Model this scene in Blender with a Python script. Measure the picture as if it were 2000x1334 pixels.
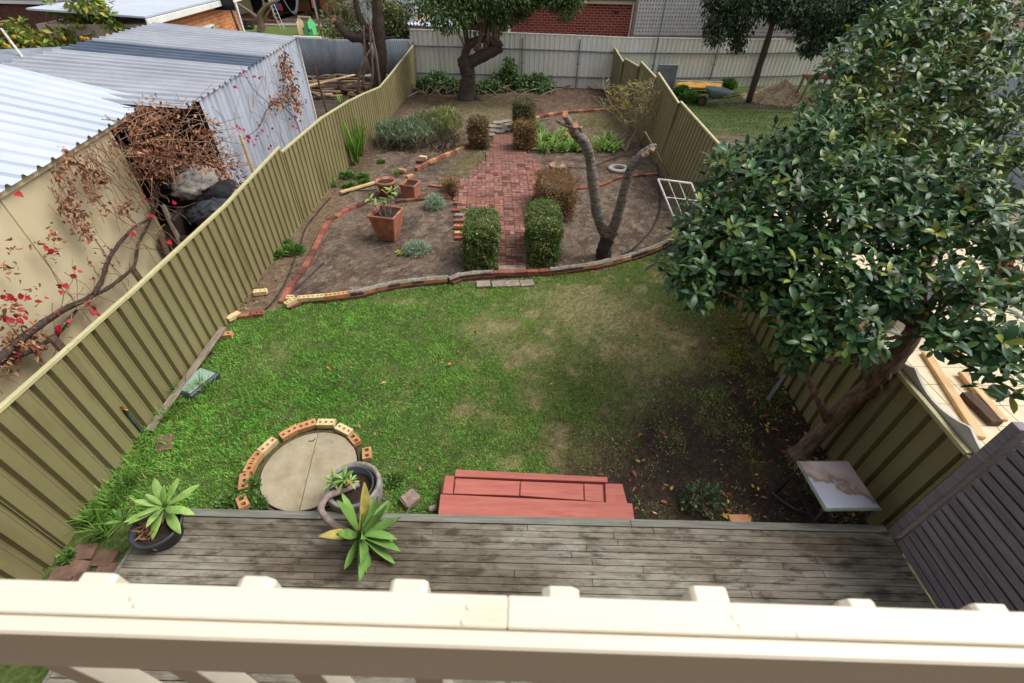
import bpy, bmesh, math, random
import numpy as np
from mathutils import Vector, Matrix

for o in list(bpy.data.objects):
    bpy.data.objects.remove(o, do_unlink=True)
S = bpy.context.scene
col = S.collection
rng = np.random.default_rng(11)
random.seed(11)
rad = math.radians

# ------------------------------------------------------------------ camera
CAM_H = 5.0
FPX = 890.0                      # focal length in pixels of the 2000 px wide photograph
_dn = np.array([(975 - 1000) / FPX, (1700 - 667) / FPX, 1.0]); _dn /= np.linalg.norm(_dn)
_fw = np.array([0, 0, 1.0]); _fw = _fw - _dn * (_fw @ _dn); _fw /= np.linalg.norm(_fw)
_rt = np.cross(_dn, _fw)
RC = np.array([_rt, _fw, -_dn])  # camera axes (right, down, forward) in world rows
cam_data = bpy.data.cameras.new('camera')
cam = bpy.data.objects.new('camera', cam_data)
col.objects.link(cam)
cam_data.sensor_width = 36.0
cam_data.lens = FPX / 2000 * 36.0
cam_data.clip_start = 0.02
cam_data.clip_end = 600
cam_data.dof.use_dof = True
cam_data.dof.focus_distance = 8.0
cam_data.dof.aperture_fstop = 5.6
_r, _d, _f = RC[:, 0], RC[:, 1], RC[:, 2]
cam.matrix_world = Matrix(((_r[0], -_d[0], -_f[0], 0), (_r[1], -_d[1], -_f[1], 0), (_r[2], -_d[2], -_f[2], CAM_H), (0, 0, 0, 1)))
S.camera = cam
S.render.resolution_x = 1024
S.render.resolution_y = 683

# ------------------------------------------------------------------ light: soft overcast day
SUN_EL, SUN_AZ = rad(56), rad(82)     # azimuth from +Y towards +X
w = bpy.data.worlds.new('World'); S.world = w; w.use_nodes = True
nt = w.node_tree
bg = nt.nodes['Background']
sky = nt.nodes.new('ShaderNodeTexSky'); sky.sky_type = 'NISHITA'; sky.sun_disc = False
sky.sun_elevation = SUN_EL; sky.sun_rotation = SUN_AZ
sky.dust_density = 4.0; sky.air_density = 1.0; sky.ozone_density = 1.0
hs = nt.nodes.new('ShaderNodeHueSaturation'); hs.inputs['Saturation'].default_value = 0.30
nt.links.new(sky.outputs[0], hs.inputs['Color'])
nt.links.new(hs.outputs[0], bg.inputs['Color'])
bg.inputs['Strength'].default_value = 0.13
sd = bpy.data.lights.new('sun', 'SUN'); sd.energy = 1.5; sd.angle = rad(32); sd.color = (1.0, 0.96, 0.9)
sun = bpy.data.objects.new('sun', sd); col.objects.link(sun)
sv = Vector((math.cos(SUN_EL) * math.sin(SUN_AZ), math.cos(SUN_EL) * math.cos(SUN_AZ), math.sin(SUN_EL)))
sun.rotation_euler = sv.to_track_quat('Z', 'Y').to_euler()
sun.location = (0, 0, 30)
S.view_settings.view_transform = 'Standard'
S.view_settings.look = 'None'
S.view_settings.exposure = 0.47
S.view_settings.gamma = 1.0
S.view_settings.use_curve_mapping = False

# ------------------------------------------------------------------ points
def ray(px, py):
    return RC @ np.array([(px - 1000) / FPX, (py - 667) / FPX, 1.0])
def at(px, py, z=0.0):           # a point of the photograph that stands at height z
    d = ray(px, py); t = (z - CAM_H) / d[2]; return Vector((d[0] * t, d[1] * t, z))
def aty(px, py, Y):
    d = ray(px, py); t = Y / d[1]; return Vector((d[0] * t, Y, CAM_H + d[2] * t))
def atx(px, py, X):
    d = ray(px, py); t = X / d[0]; return Vector((X, d[1] * t, CAM_H + d[2] * t))
def atd(px, py, dep):
    d = ray(px, py) * dep; return Vector((d[0], d[1], CAM_H + d[2]))
def atp(px, py, p0, n):
    d = Vector(ray(px, py)); c = Vector((0, 0, CAM_H)); n = Vector(n)
    t = (Vector(p0) - c).dot(n) / d.dot(n); return c + d * t

# ------------------------------------------------------------------ noise
_perm = np.random.default_rng(3).random((256, 256))
def vnoise(x, y):
    x = np.asarray(x, float); y = np.asarray(y, float)
    xi = np.floor(x).astype(int); yi = np.floor(y).astype(int)
    fx = x - xi; fy = y - yi
    fx = fx * fx * (3 - 2 * fx); fy = fy * fy * (3 - 2 * fy)
    g = lambda a, b: _perm[a & 255, b & 255]
    return (g(xi, yi) * (1 - fx) + g(xi + 1, yi) * fx) * (1 - fy) + (g(xi, yi + 1) * (1 - fx) + g(xi + 1, yi + 1) * fx) * fy
def fbm(x, y, sc=1.0, o=4):
    v = 0; a = 0.5; t = 0
    for i in range(o):
        v = v + a * vnoise(np.asarray(x) * sc + 17.3 * i, np.asarray(y) * sc + 9.1 * i); t += a; a *= 0.5; sc *= 2
    return v / t
def sstep(a, b, x):
    t = np.clip((x - a) / (b - a), 0, 1); return t * t * (3 - 2 * t)

# ------------------------------------------------------------------ materials
def lin(r, g, b, k=1.0):
    f = lambda v: ((v / 255) / 12.92 if v / 255 <= 0.04045 else ((v / 255 + 0.055) / 1.055) ** 2.4)
    return (min(f(r) * k, 0.92), min(f(g) * k, 0.92), min(f(b) * k, 0.92))
MATS = {}
def pm(name, c1, c2=None, sc=6.0, rough=0.7, bump=0.2, bsc=60.0, rnd=0.0, metal=0.0, spec=0.4,
       stretch=(1, 1, 1), c3=None, sc3=2.0, t3=(0.55, 0.7), attr=False, hue=0.0, bdist=0.01, transl=0.0, coat=0.0, det=4.0):
    m = bpy.data.materials.new(name); m.use_nodes = True
    n = m.node_tree; N = n.nodes; Lk = n.links.new
    b = N['Principled BSDF']; out = N['Material Output']
    b.inputs['Roughness'].default_value = rough; b.inputs['Metallic'].default_value = metal
    b.inputs['Specular IOR Level'].default_value = spec
    b.inputs['Coat Weight'].default_value = coat
    c2 = c2 or tuple(v * 0.75 for v in c1)
    tc = N.new('ShaderNodeTexCoord'); mp = N.new('ShaderNodeMapping')
    mp.inputs['Scale'].default_value = stretch
    oi = N.new('ShaderNodeObjectInfo')
    if rnd > 0 or hue > 0:
        ml = N.new('ShaderNodeVectorMath'); ml.operation = 'SCALE'; ml.inputs[0].default_value = (37, 53, 71)
        Lk(oi.outputs['Random'], ml.inputs['Scale'])
        ad = N.new('ShaderNodeVectorMath'); ad.operation = 'ADD'
        Lk(tc.outputs['Object'], ad.inputs[0]); Lk(ml.outputs[0], ad.inputs[1]); Lk(ad.outputs[0], mp.inputs['Vector'])
    else:
        Lk(tc.outputs['Object'], mp.inputs['Vector'])
    nz = N.new('ShaderNodeTexNoise'); nz.inputs['Scale'].default_value = sc; nz.inputs['Detail'].default_value = det
    nz.inputs['Roughness'].default_value = 0.62
    Lk(mp.outputs[0], nz.inputs['Vector'])
    rp = N.new('ShaderNodeValToRGB'); rp.color_ramp.elements[0].position = 0.33; rp.color_ramp.elements[1].position = 0.68
    rp.color_ramp.elements[0].color = (*c2, 1); rp.color_ramp.elements[1].color = (*c1, 1)
    Lk(nz.outputs['Fac'], rp.inputs[0])
    cur = rp.outputs[0]
    def mix(fac, a, bb, mode='MIX'):
        x = N.new('ShaderNodeMix'); x.data_type = 'RGBA'; x.blend_type = mode
        if isinstance(fac, (int, float)): x.inputs[0].default_value = fac
        else: Lk(fac, x.inputs[0])
        for s, v in ((x.inputs[6], a), (x.inputs[7], bb)):
            if isinstance(v, tuple): s.default_value = (*v, 1)
            else: Lk(v, s)
        return x.outputs[2]
    if c3:
        n3 = N.new('ShaderNodeTexNoise'); n3.inputs['Scale'].default_value = sc3; n3.inputs['Detail'].default_value = 5
        n3.inputs['Roughness'].default_value = 0.65
        Lk(mp.outputs[0], n3.inputs['Vector'])
        mr = N.new('ShaderNodeMapRange'); mr.inputs[1].default_value = t3[0]; mr.inputs[2].default_value = t3[1]
        Lk(n3.outputs['Fac'], mr.inputs[0]); cur = mix(mr.outputs[0], cur, c3)
    if attr:
        at_ = N.new('ShaderNodeAttribute'); at_.attribute_name = 'Col'
        cur = mix(1.0, cur, at_.outputs['Color'], 'MULTIPLY')
    if rnd > 0 or hue > 0:
        h = N.new('ShaderNodeHueSaturation')
        m1 = N.new('ShaderNodeMapRange'); m1.inputs[3].default_value = 1 - rnd; m1.inputs[4].default_value = 1 + rnd
        Lk(oi.outputs['Random'], m1.inputs[0]); Lk(m1.outputs[0], h.inputs['Value'])
        if hue > 0:
            mm = N.new('ShaderNodeMath'); mm.operation = 'MULTIPLY'; mm.inputs[1].default_value = 7.13
            fr = N.new('ShaderNodeMath'); fr.operation = 'FRACT'
            m2 = N.new('ShaderNodeMapRange'); m2.inputs[3].default_value = 0.5 - hue; m2.inputs[4].default_value = 0.5 + hue
            Lk(oi.outputs['Random'], mm.inputs[0]); Lk(mm.outputs[0], fr.inputs[0]); Lk(fr.outputs[0], m2.inputs[0]); Lk(m2.outputs[0], h.inputs['Hue'])
        Lk(cur, h.inputs['Color']); cur = h.outputs[0]
    Lk(cur, b.inputs['Base Color'])
    if bump > 0:
        nb = N.new('ShaderNodeTexNoise'); nb.inputs['Scale'].default_value = bsc; nb.inputs['Detail'].default_value = 3
        Lk(mp.outputs[0], nb.inputs['Vector'])
        bp = N.new('ShaderNodeBump'); bp.inputs['Strength'].default_value = bump; bp.inputs['Distance'].default_value = bdist
        Lk(nb.outputs['Fac'], bp.inputs['Height']); Lk(bp.outputs[0], b.inputs['Normal'])
    if transl > 0:
        tr = N.new('ShaderNodeBsdfTranslucent'); Lk(cur, tr.inputs['Color'])
        ms = N.new('ShaderNodeMixShader'); ms.inputs[0].default_value = transl
        Lk(b.outputs[0], ms.inputs[1]); Lk(tr.outputs[0], ms.inputs[2]); Lk(ms.outputs[0], out.inputs['Surface'])
    MATS[name] = m
    return m

# ------------------------------------------------------------------ objects
WM = {}
def finish(o, parent=None, M=None):
    col.objects.link(o)
    M = M if M is not None else Matrix.Identity(4)
    if parent is not None:
        o.parent = parent
        o.matrix_parent_inverse = WM[parent.name].inverted()
    o.matrix_basis = M
    WM[o.name] = M.copy()
    return o
def props(o, label=None, cat=None, group=None, kind=None):
    if label: o['label'] = label
    if cat: o['category'] = cat
    if group: o['group'] = group
    if kind: o['kind'] = kind
    return o
def thing(name, loc, label, cat, group=None):
    o = bpy.data.objects.new(name, None); o.empty_display_size = 0.1
    finish(o, None, Matrix.Translation(Vector(loc)))
    return props(o, label, cat, group)
def place(name, mesh, parent, M):
    return finish(bpy.data.objects.new(name, mesh), parent, M)

def frame(d, up=Vector((0, 0, 1))):
    d = Vector(d).normalized()
    if abs(d.dot(up)) > 0.97: up = Vector((0, 1, 0))
    x = up.cross(d).normalized(); y = d.cross(x)
    return x, y

class MB:
    def __init__(s): s.v = []; s.f = []; s.c = None
    def box(s, c, size, rz=0.0, M=None):
        h = Vector(size) * 0.5; T = M if M is not None else Matrix.Translation(Vector(c)) @ Matrix.Rotation(rz, 4, 'Z')
        b = len(s.v)
        for x in (-1, 1):
            for y in (-1, 1):
                for z in (-1, 1): s.v.append(T @ Vector((x * h.x, y * h.y, z * h.z)))
        for q in ((0, 1, 3, 2), (4, 6, 7, 5), (0, 4, 5, 1), (2, 3, 7, 6), (0, 2, 6, 4), (1, 5, 7, 3)): s.f.append([b + i for i in q])
        return s
    def bar(s, p, q, w, t, up=Vector((0, 0, 1))):        # box from p to q, w across, t along up
        p = Vector(p); q = Vector(q); d = (q - p); L = d.length; d.normalize()
        x = d.cross(Vector(up)); x.normalize(); y = x.cross(d)
        M = Matrix(((d.x, x.x, y.x, 0), (d.y, x.y, y.y, 0), (d.z, x.z, y.z, 0), (0, 0, 0, 1)))
        M.translation = (p + q) / 2
        return s.box(None, (L, w, t), M=M)
    def tube(s, pts, radii, n=8, cap=True, jit=0.0):
        pts = [Vector(p) for p in pts]
        if not isinstance(radii, (list, tuple)): radii = [radii] * len(pts)
        b = len(s.v); up = Vector((0.13, 0.21, 0.97)).normalized()
        for i, p in enumerate(pts):
            d = (pts[min(i + 1, len(pts) - 1)] - pts[max(i - 1, 0)])
            x, y = frame(d, up)
            for k in range(n):
                a = 2 * math.pi * k / n; r = radii[i] * (1 + random.uniform(-jit, jit))
                s.v.append(p + x * (r * math.cos(a)) + y * (r * math.sin(a)))
        for i in range(len(pts) - 1):
            for k in range(n):
                a, c = b + i * n + k, b + i * n + (k + 1) % n
                s.f.append([a, c, c + n, a + n])
        if cap:
            s.f.append([b + k for k in range(n)][::-1]); e = b + (len(pts) - 1) * n
            s.f.append([e + k for k in range(n)])
        return s
    def lathe(s, prof, n=24, c=(0, 0, 0), sx=1.0, sy=1.0, cap=True):
        b = len(s.v); c = Vector(c)
        for r, z in prof:
            for k in range(n):
                a = 2 * math.pi * k / n; s.v.append(c + Vector((r * sx * math.cos(a), r * sy * math.sin(a), z)))
        for i in range(len(prof) - 1):
            for k in range(n):
                a, d = b + i * n + k, b + i * n + (k + 1) % n
                s.f.append([a, d, d + n, a + n])
        if cap:
            s.f.append([b + k for k in range(n)][::-1]); e = b + (len(prof) - 1) * n
            s.f.append([e + k for k in range(n)])
        return s
    def prism(s, poly, z0, z1):                     # poly of (x, y), ccw
        b = len(s.v); n = len(poly)
        for p in poly: s.v.append(Vector((p[0], p[1], z0)))
        for p in poly: s.v.append(Vector((p[0], p[1], z1)))
        s.f.append(list(range(b, b + n))[::-1]); s.f.append(list(range(b + n, b + 2 * n)))
        for k in range(n): s.f.append([b + k, b + (k + 1) % n, b + n + (k + 1) % n, b + n + k])
        return s
    def grid(s, P):                                  # P rows of points
        b = len(s.v); r, c = len(P), len(P[0])
        for row in P:
            for p in row: s.v.append(Vector(p))
        for i in range(r - 1):
            for j in range(c - 1):
                a = b + i * c + j; s.f.append([a, a + 1, a + c + 1, a + c])
        return s
    def mesh(s, name, mat, smooth=False, bevel=0.0, solid=0.0):
        me = bpy.data.meshes.new(name)
        me.from_pydata([tuple(v) for v in s.v], [], s.f)
        if bevel > 0:
            bm = bmesh.new(); bm.from_mesh(me)
            bmesh.ops.bevel(bm, geom=list(bm.edges), offset=bevel, segments=1, affect='EDGES', profile=0.6)
            bm.to_mesh(me); bm.free()
        if solid:
            bm = bmesh.new(); bm.from_mesh(me); bmesh.ops.recalc_face_normals(bm, faces=bm.faces)
            bmesh.ops.solidify(bm, geom=list(bm.faces), thickness=solid); bm.to_mesh(me); bm.free()
        me.materials.append(MATS[mat])
        if smooth: me.polygons.foreach_set('use_smooth', [True] * len(me.polygons))
        me.update()
        return me
    def build(s, name, mat, parent=None, smooth=False, bevel=0.0, solid=0.0):
        return finish(bpy.data.objects.new(name, s.mesh(name, mat, smooth, bevel, solid)), parent)

def npmesh(name, V, F, mat, C=None, smooth=False):
    me = bpy.data.meshes.new(name); n, k = F.shape
    me.vertices.add(len(V)); me.vertices.foreach_set('co', np.ascontiguousarray(V, np.float32).ravel())
    me.loops.add(n * k); me.loops.foreach_set('vertex_index', np.ascontiguousarray(F, np.int32).ravel())
    me.polygons.add(n); me.polygons.foreach_set('loop_start', np.arange(0, n * k, k, dtype=np.int32))
    if smooth: me.polygons.foreach_set('use_smooth', np.ones(n, bool))
    me.update(calc_edges=True)
    if C is not None:
        ca = me.color_attributes.new('Col', 'FLOAT_COLOR', 'POINT')
        c4 = np.ones((len(V), 4), np.float32); c4[:, :3] = C; ca.data.foreach_set('color', c4.ravel())
    me.materials.append(MATS[mat])
    return me
def nrm(a): return a / np.maximum(np.linalg.norm(a, axis=-1, keepdims=True), 1e-9)
def frames(d, u):
    x = nrm(d); z = nrm(u - (u * x).sum(-1, keepdims=True) * x); y = np.cross(z, x)
    return np.stack([x, y, z], -1)                   # columns
def inst(T, F, M, P, C):
    V = np.einsum('nij,vj->nvi', M, T) + P[:, None, :]
    n, k = len(P), len(T)
    FF = (F[None] + (np.arange(n) * k)[:, None, None]).reshape(-1, F.shape[1])
    return V.reshape(-1, 3), FF, np.repeat(C, k, 0)
def rand_dirs(n):
    v = rng.normal(size=(n, 3)); return nrm(v)

# leaf shapes: base at the origin, +X to the tip, +Z the upper face, length 1
def leaf_shape(w=0.36, stations=(0, 0.2, 0.45, 0.75, 1.0), prof=(0.08, 0.8, 1.0, 0.72, 0.02), fold=0.18, droop=0.22):
    V = []; F = []
    for t, p in zip(stations, prof):
        z = -droop * t * t; h = w * 0.5 * p
        V += [(t, -h, z + fold * h), (t, 0, z), (t, h, z + fold * h)]
    for i in range(len(stations) - 1):
        a = i * 3
        F += [(a, a + 3, a + 4, a + 1), (a + 1, a + 4, a + 5, a + 2)]
    return np.array(V, float), np.array(F)
LEAF_BIG = leaf_shape(0.43, prof=(0.08, 0.66, 1.0, 0.86, 0.05), droop=0.28, fold=0.25)
LEAF_SMALL = leaf_shape(0.5, (0, 0.5, 1.0), (0.15, 1.0, 0.05), 0.25, 0.15)
LEAF_THIN = leaf_shape(0.16, (0, 0.4, 0.75, 1.0), (0.6, 1.0, 0.7, 0.05), 0.1, 0.3)
def colvar(base, n, v=0.25, h=0.12):
    k = 1 + rng.uniform(-v, v, (n, 1)); c = np.array(base)[None] * k
    c[:, 0] *= 1 + rng.uniform(-h, h * 1.6, n); c[:, 2] *= 1 + rng.uniform(-h, h, n)
    return np.clip(c, 0.002, 0.95)
def hsm(P, n):                                       # Catmull-Rom through points
    P = [Vector(p) for p in P]; out = []
    for i in range(len(P) - 1):
        p0, p1, p2, p3 = P[max(i - 1, 0)], P[i], P[i + 1], P[min(i + 2, len(P) - 1)]
        for k in range(n):
            t = k / n
            out.append(0.5 * ((2 * p1) + (p2 - p0) * t + (2 * p0 - 5 * p1 + 4 * p2 - p3) * t * t + (3 * p1 - p0 - 3 * p2 + p3) * t ** 3))
    out.append(P[-1]); return out
def lerps(a, b, n): return [a + (b - a) * i / (n - 1) for i in range(n)]
def multi(radii, n):                                 # radii matching hsm output
    out = []
    for i in range(len(radii) - 1):
        for k in range(n): out.append(radii[i] + (radii[i + 1] - radii[i]) * k / n)
    return out + [radii[-1]]
S.render.engine = 'CYCLES'
S.cycles.max_bounces = 4; S.cycles.diffuse_bounces = 3; S.cycles.glossy_bounces = 2; S.cycles.transmission_bounces = 3; S.cycles.caustics_reflective = False; S.cycles.caustics_refractive = False

# ================================================================== materials
pm('ground', (1.0, 0.99, 0.97), (0.46, 0.45, 0.44), sc=26, rough=0.95, bump=1.0, bsc=90, bdist=0.03, spec=0.15, attr=True, det=10, c3=(0.3, 0.28, 0.26), sc3=48, t3=(0.56, 0.7))
pm('blade', (1.1, 1.1, 1.1), (0.85, 0.85, 0.85), sc=2, rough=0.55, bump=0, attr=True, spec=0.3, transl=0.25)
pm('litter', (1.1, 1.1, 1.1), (0.8, 0.8, 0.8), sc=8, rough=0.9, bump=0, attr=True, spec=0.15)
pm('leafgloss', (1.12, 1.12, 1.12), (0.82, 0.82, 0.82), sc=9, rough=0.36, bump=0, attr=True, spec=0.4, transl=0.12)
pm('leafmatt', (1.1, 1.1, 1.1), (0.8, 0.8, 0.8), sc=9, rough=0.6, bump=0, attr=True, spec=0.3, transl=0.18)
pm('olive', lin(144, 136, 97, 1.0), lin(131, 123, 86, 1.0), sc=1.3, rough=0.5, bump=0.05, bsc=9, spec=0.4, c3=lin(108, 98, 68), sc3=1.6, t3=(0.52, 0.8), stretch=(1, 1, 0.35))
pm('olive_cap', lin(205, 196, 152), lin(186, 178, 134), sc=3, rough=0.5, bump=0.05, bsc=12, c3=lin(150, 140, 105), sc3=6, t3=(0.6, 0.75))
pm('white_steel', lin(240, 239, 232), lin(226, 224, 214), sc=1.0, rough=0.5, bump=0.03, bsc=10, c3=lin(150, 142, 120), sc3=1.2, t3=(0.62, 0.9), stretch=(1.5, 1.5, 0.25))
pm('galv', lin(150, 155, 160), lin(118, 124, 130), sc=5, rough=0.5, bump=0.05, metal=0.3)
pm('grey_corr', lin(158, 166, 176), lin(124, 132, 142), sc=0.8, rough=0.5, bump=0.04, metal=0.1, c3=lin(84, 84, 86), sc3=0.9, t3=(0.55, 0.8), stretch=(1, 1, 0.3))
pm('silver_wall', lin(206, 213, 226), lin(190, 198, 213), sc=0.9, rough=0.45, bump=0.03, metal=0.15, c3=lin(150, 152, 156), sc3=1.5, t3=(0.6, 0.9), stretch=(1, 1, 0.3))
pm('roof_white', lin(202, 210, 222), lin(188, 197, 211), sc=0.8, rough=0.42, bump=0.03, metal=0.05, c3=lin(176, 178, 184), sc3=1.3, t3=(0.6, 0.95))
pm('roof_grey', lin(178, 182, 190), lin(158, 162, 172), sc=0.9, rough=0.45, bump=0.03, metal=0.1, c3=lin(132, 132, 136), sc3=2.2, t3=(0.6, 0.9))
pm('roof_dark', lin(92, 104, 122), lin(74, 86, 104), sc=1.0, rough=0.35, bump=0.03)
pm('cream_wall', lin(212, 198, 162), lin(200, 186, 150), sc=0.7, rough=0.75, bump=0.06, bsc=20, c3=lin(176, 160, 126), sc3=1.6, t3=(0.58, 0.85))
pm('cream_paint', lin(234, 226, 208), lin(227, 217, 196), sc=2.0, rough=0.42, bump=0.12, bsc=9, bdist=0.004, stretch=(0.5, 3, 3), c3=lin(214, 198, 168), sc3=3, t3=(0.66, 0.8))
pm('deck_wood', lin(158, 152, 138), lin(126, 119, 107), sc=2.2, rough=0.85, bump=0.6, bsc=10, bdist=0.004, stretch=(1.2, 16, 16), rnd=0.12, spec=0.25, det=6)
pm('deck_edge', lin(138, 138, 128), lin(104, 103, 94), sc=3.0, rough=0.8, bump=0.3, bsc=14, bdist=0.004, stretch=(0.7, 11, 11), rnd=0.06, spec=0.25)
pm('purple_wood', lin(156, 146, 152), lin(122, 114, 122), sc=3.0, rough=0.75, bump=0.35, bsc=12, bdist=0.004, stretch=(9, 0.8, 9), rnd=0.10, spec=0.3)
pm('red_paint', lin(190, 112, 98), lin(172, 96, 84), sc=3.5, rough=0.65, bump=0.3, bsc=22, bdist=0.004, stretch=(0.6, 6, 6), c3=lin(150, 78, 66), sc3=2.5, t3=(0.55, 0.8), rnd=0.04)
pm('grey_timber', lin(150, 138, 124), lin(112, 98, 86), sc=4, rough=0.85, bump=0.4, bsc=20, bdist=0.004, stretch=(6, 1, 6), rnd=0.15)
pm('pine_timber', lin(222, 190, 142), lin(198, 160, 110), sc=3, rough=0.7, bump=0.2, bsc=20, bdist=0.003, stretch=(6, 1, 6), rnd=0.1)
pm('dark_timber', lin(104, 82, 64), lin(66, 52, 42), sc=4, rough=0.85, bump=0.4, bsc=20, stretch=(6, 1, 6), rnd=0.15)
pm('brick_red', lin(166, 106, 88), lin(132, 82, 70), sc=9, rough=0.9, bump=0.7, bsc=60, bdist=0.006, rnd=0.22, hue=0.012, c3=lin(104, 84, 76), sc3=7, t3=(0.58, 0.75), spec=0.2)
pm('brick_path', lin(160, 116, 104), lin(126, 86, 78), sc=8, rough=0.9, bump=0.7, bsc=60, bdist=0.006, rnd=0.28, hue=0.015, c3=lin(106, 90, 84), sc3=5, t3=(0.5, 0.72), spec=0.2)
pm('brick_tan', lin(206, 158, 114), lin(182, 130, 90), sc=9, rough=0.88, bump=0.5, bsc=60, bdist=0.004, rnd=0.16, hue=0.01, spec=0.2)
pm('brick_pale', lin(226, 202, 158), lin(204, 176, 130), sc=9, rough=0.88, bump=0.5, bsc=60, bdist=0.004, rnd=0.12, hue=0.008, spec=0.2)
pm('brick_dark', lin(122, 84, 72), lin(88, 62, 54), sc=9, rough=0.9, bump=0.7, bsc=60, bdist=0.006, rnd=0.2, hue=0.01, spec=0.2)
pm('brick_orange', lin(214, 150, 100), lin(192, 122, 78), sc=6, rough=0.9, bump=0.3, bsc=40, rnd=0.14, hue=0.008)
pm('brick_house', lin(168, 66, 52), lin(138, 50, 42), sc=6, rough=0.85, bump=0.3, bsc=40, rnd=0.16, hue=0.008)
pm('brick_maroon', lin(128, 66, 58), lin(100, 52, 48), sc=6, rough=0.9, bump=0.3, bsc=40, rnd=0.22, hue=0.01)
pm('mortar', lin(226, 204, 188), lin(206, 184, 168), sc=12, rough=0.95, bump=0.4, bsc=60)
pm('cement', lin(168, 160, 150), lin(128, 120, 110), sc=16, rough=0.95, bump=1.0, bsc=70, bdist=0.012, c3=lin(92, 86, 80), sc3=9, t3=(0.55, 0.75), rnd=0.08)
pm('paver_grey', lin(168, 156, 142), lin(132, 120, 108), sc=8, rough=0.92, bump=0.5, bsc=60, bdist=0.006, rnd=0.12, c3=lin(104, 92, 80), sc3=5, t3=(0.55, 0.75))
pm('paver_brown', lin(142, 112, 96), lin(108, 84, 72), sc=8, rough=0.92, bump=0.5, bsc=60, bdist=0.006, rnd=0.14, c3=lin(78, 60, 50), sc3=5, t3=(0.52, 0.72))
pm('paver_cream', lin(232, 216, 186), lin(218, 200, 168), sc=5, rough=0.85, bump=0.2, bsc=40, rnd=0.05)
pm('lid', lin(190, 178, 150), lin(164, 152, 124), sc=4, rough=0.85, bump=0.3, bsc=90, c3=lin(140, 128, 104), sc3=3, t3=(0.55, 0.8), rnd=0.03)
pm('terracotta', lin(180, 120, 92), lin(146, 92, 72), sc=7, rough=0.85, bump=0.3, bsc=40, c3=lin(196, 152, 128), sc3=3.5, t3=(0.55, 0.75))
pm('pot_black', lin(70, 74, 82), lin(52, 55, 62), sc=7, rough=0.5, bump=0.1, bsc=40)
pm('pot_concrete', lin(164, 158, 152), lin(132, 126, 120), sc=9, rough=0.9, bump=0.5, bsc=50, c3=lin(104, 98, 92), sc3=5, t3=(0.52, 0.72))
pm('soil', lin(74, 58, 48), lin(42, 33, 28), sc=40, rough=0.97, bump=1.0, bsc=120, bdist=0.02)
pm('bark', lin(160, 136, 114), lin(98, 80, 67), sc=9, rough=0.92, bump=1.0, bsc=26, bdist=0.03, stretch=(3, 3, 0.7))
pm('bark_dark', lin(96, 80, 70), lin(54, 45, 40), sc=9, rough=0.92, bump=1.0, bsc=22, bdist=0.03, stretch=(3, 3, 0.7))
pm('bark_silver', lin(146, 134, 126), lin(98, 88, 82), sc=7, rough=0.75, bump=0.7, bsc=20, bdist=0.015, stretch=(1, 1, 4), c3=lin(54, 46, 44), sc3=8, t3=(0.52, 0.62))
pm('cut_wood', lin(200, 146, 104), lin(168, 112, 76), sc=12, rough=0.8, bump=0.2)
pm('twig', lin(164, 130, 106), lin(124, 94, 76), sc=12, rough=0.9, bump=0.2)
pm('twig_pale', lin(176, 156, 132), lin(136, 116, 96), sc=12, rough=0.9, bump=0.2)
pm('black_plastic', lin(42, 43, 46), lin(28, 29, 32), sc=9, rough=0.55, bump=0.1)
pm('green_plastic', lin(150, 178, 160), lin(132, 160, 142), sc=5, rough=0.6, bump=0.15, bsc=60, rnd=0.02)
pm('brass', lin(188, 150, 98), lin(140, 104, 62), sc=14, rough=0.4, metal=0.8, bump=0.1)
pm('pipe_green', lin(74, 92, 78), lin(52, 66, 56), sc=8, rough=0.7, bump=0.2)
pm('white_metal', lin(226, 222, 218), lin(196, 190, 186), sc=10, rough=0.5, bump=0.1, c3=lin(160, 120, 100), sc3=9, t3=(0.64, 0.76))
pm('frame_green', lin(124, 140, 122), lin(106, 122, 106), sc=8, rough=0.55, bump=0.1)
pm('dark_metal', lin(60, 56, 54), lin(42, 40, 38), sc=8, rough=0.5, bump=0.1)
pm('brown_metal', lin(84, 68, 58), lin(66, 53, 46), sc=6, rough=0.55, bump=0.1)
pm('render_grey', lin(190, 186, 178), lin(172, 168, 160), sc=3, rough=0.9, bump=0.2, bsc=60)
pm('white_plastic', lin(214, 208, 198), lin(198, 192, 182), sc=4, rough=0.5, bump=0.05)
pm('red_timber', lin(176, 74, 62), lin(148, 56, 48), sc=6, rough=0.6, bump=0.15, rnd=0.08)
pm('barrow', lin(112, 134, 136), lin(92, 112, 116), sc=5, rough=0.6, bump=0.1, c3=lin(80, 84, 80), sc3=4, t3=(0.55, 0.75))
pm('yellow', lin(212, 162, 44), lin(186, 134, 34), sc=5, rough=0.55, bump=0.1)
pm('mulch', lin(226, 204, 172), lin(190, 164, 134), sc=20, rough=0.95, bump=1.0, bsc=80, bdist=0.03)
pm('cloth_grey', lin(176, 172, 164), lin(150, 146, 140), sc=5, rough=0.9, bump=0.5, bsc=12, bdist=0.03)
pm('cloth_black', lin(48, 48, 52), lin(30, 30, 33), sc=5, rough=0.85, bump=0.5, bsc=12, bdist=0.03)
pm('brown_vinyl', lin(60, 46, 40), lin(42, 32, 28), sc=5, rough=0.55, bump=0.3, bsc=25)
pm('tv_black', lin(24, 28, 40), lin(20, 23, 33), sc=3, rough=0.3, bump=0.0)
pm('glass_dark', lin(44, 54, 52), lin(30, 38, 36), sc=2, rough=0.08, bump=0.0, spec=0.7)
pm('blind', lin(196, 188, 166), lin(186, 178, 156), sc=3, rough=0.8, bump=0.0)
pm('toy_green', lin(112, 206, 140), lin(100, 190, 126), sc=5, rough=0.5, bump=0.0)
pm('toy_cream', lin(224, 200, 166), lin(210, 184, 150), sc=5, rough=0.6, bump=0.0)
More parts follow.
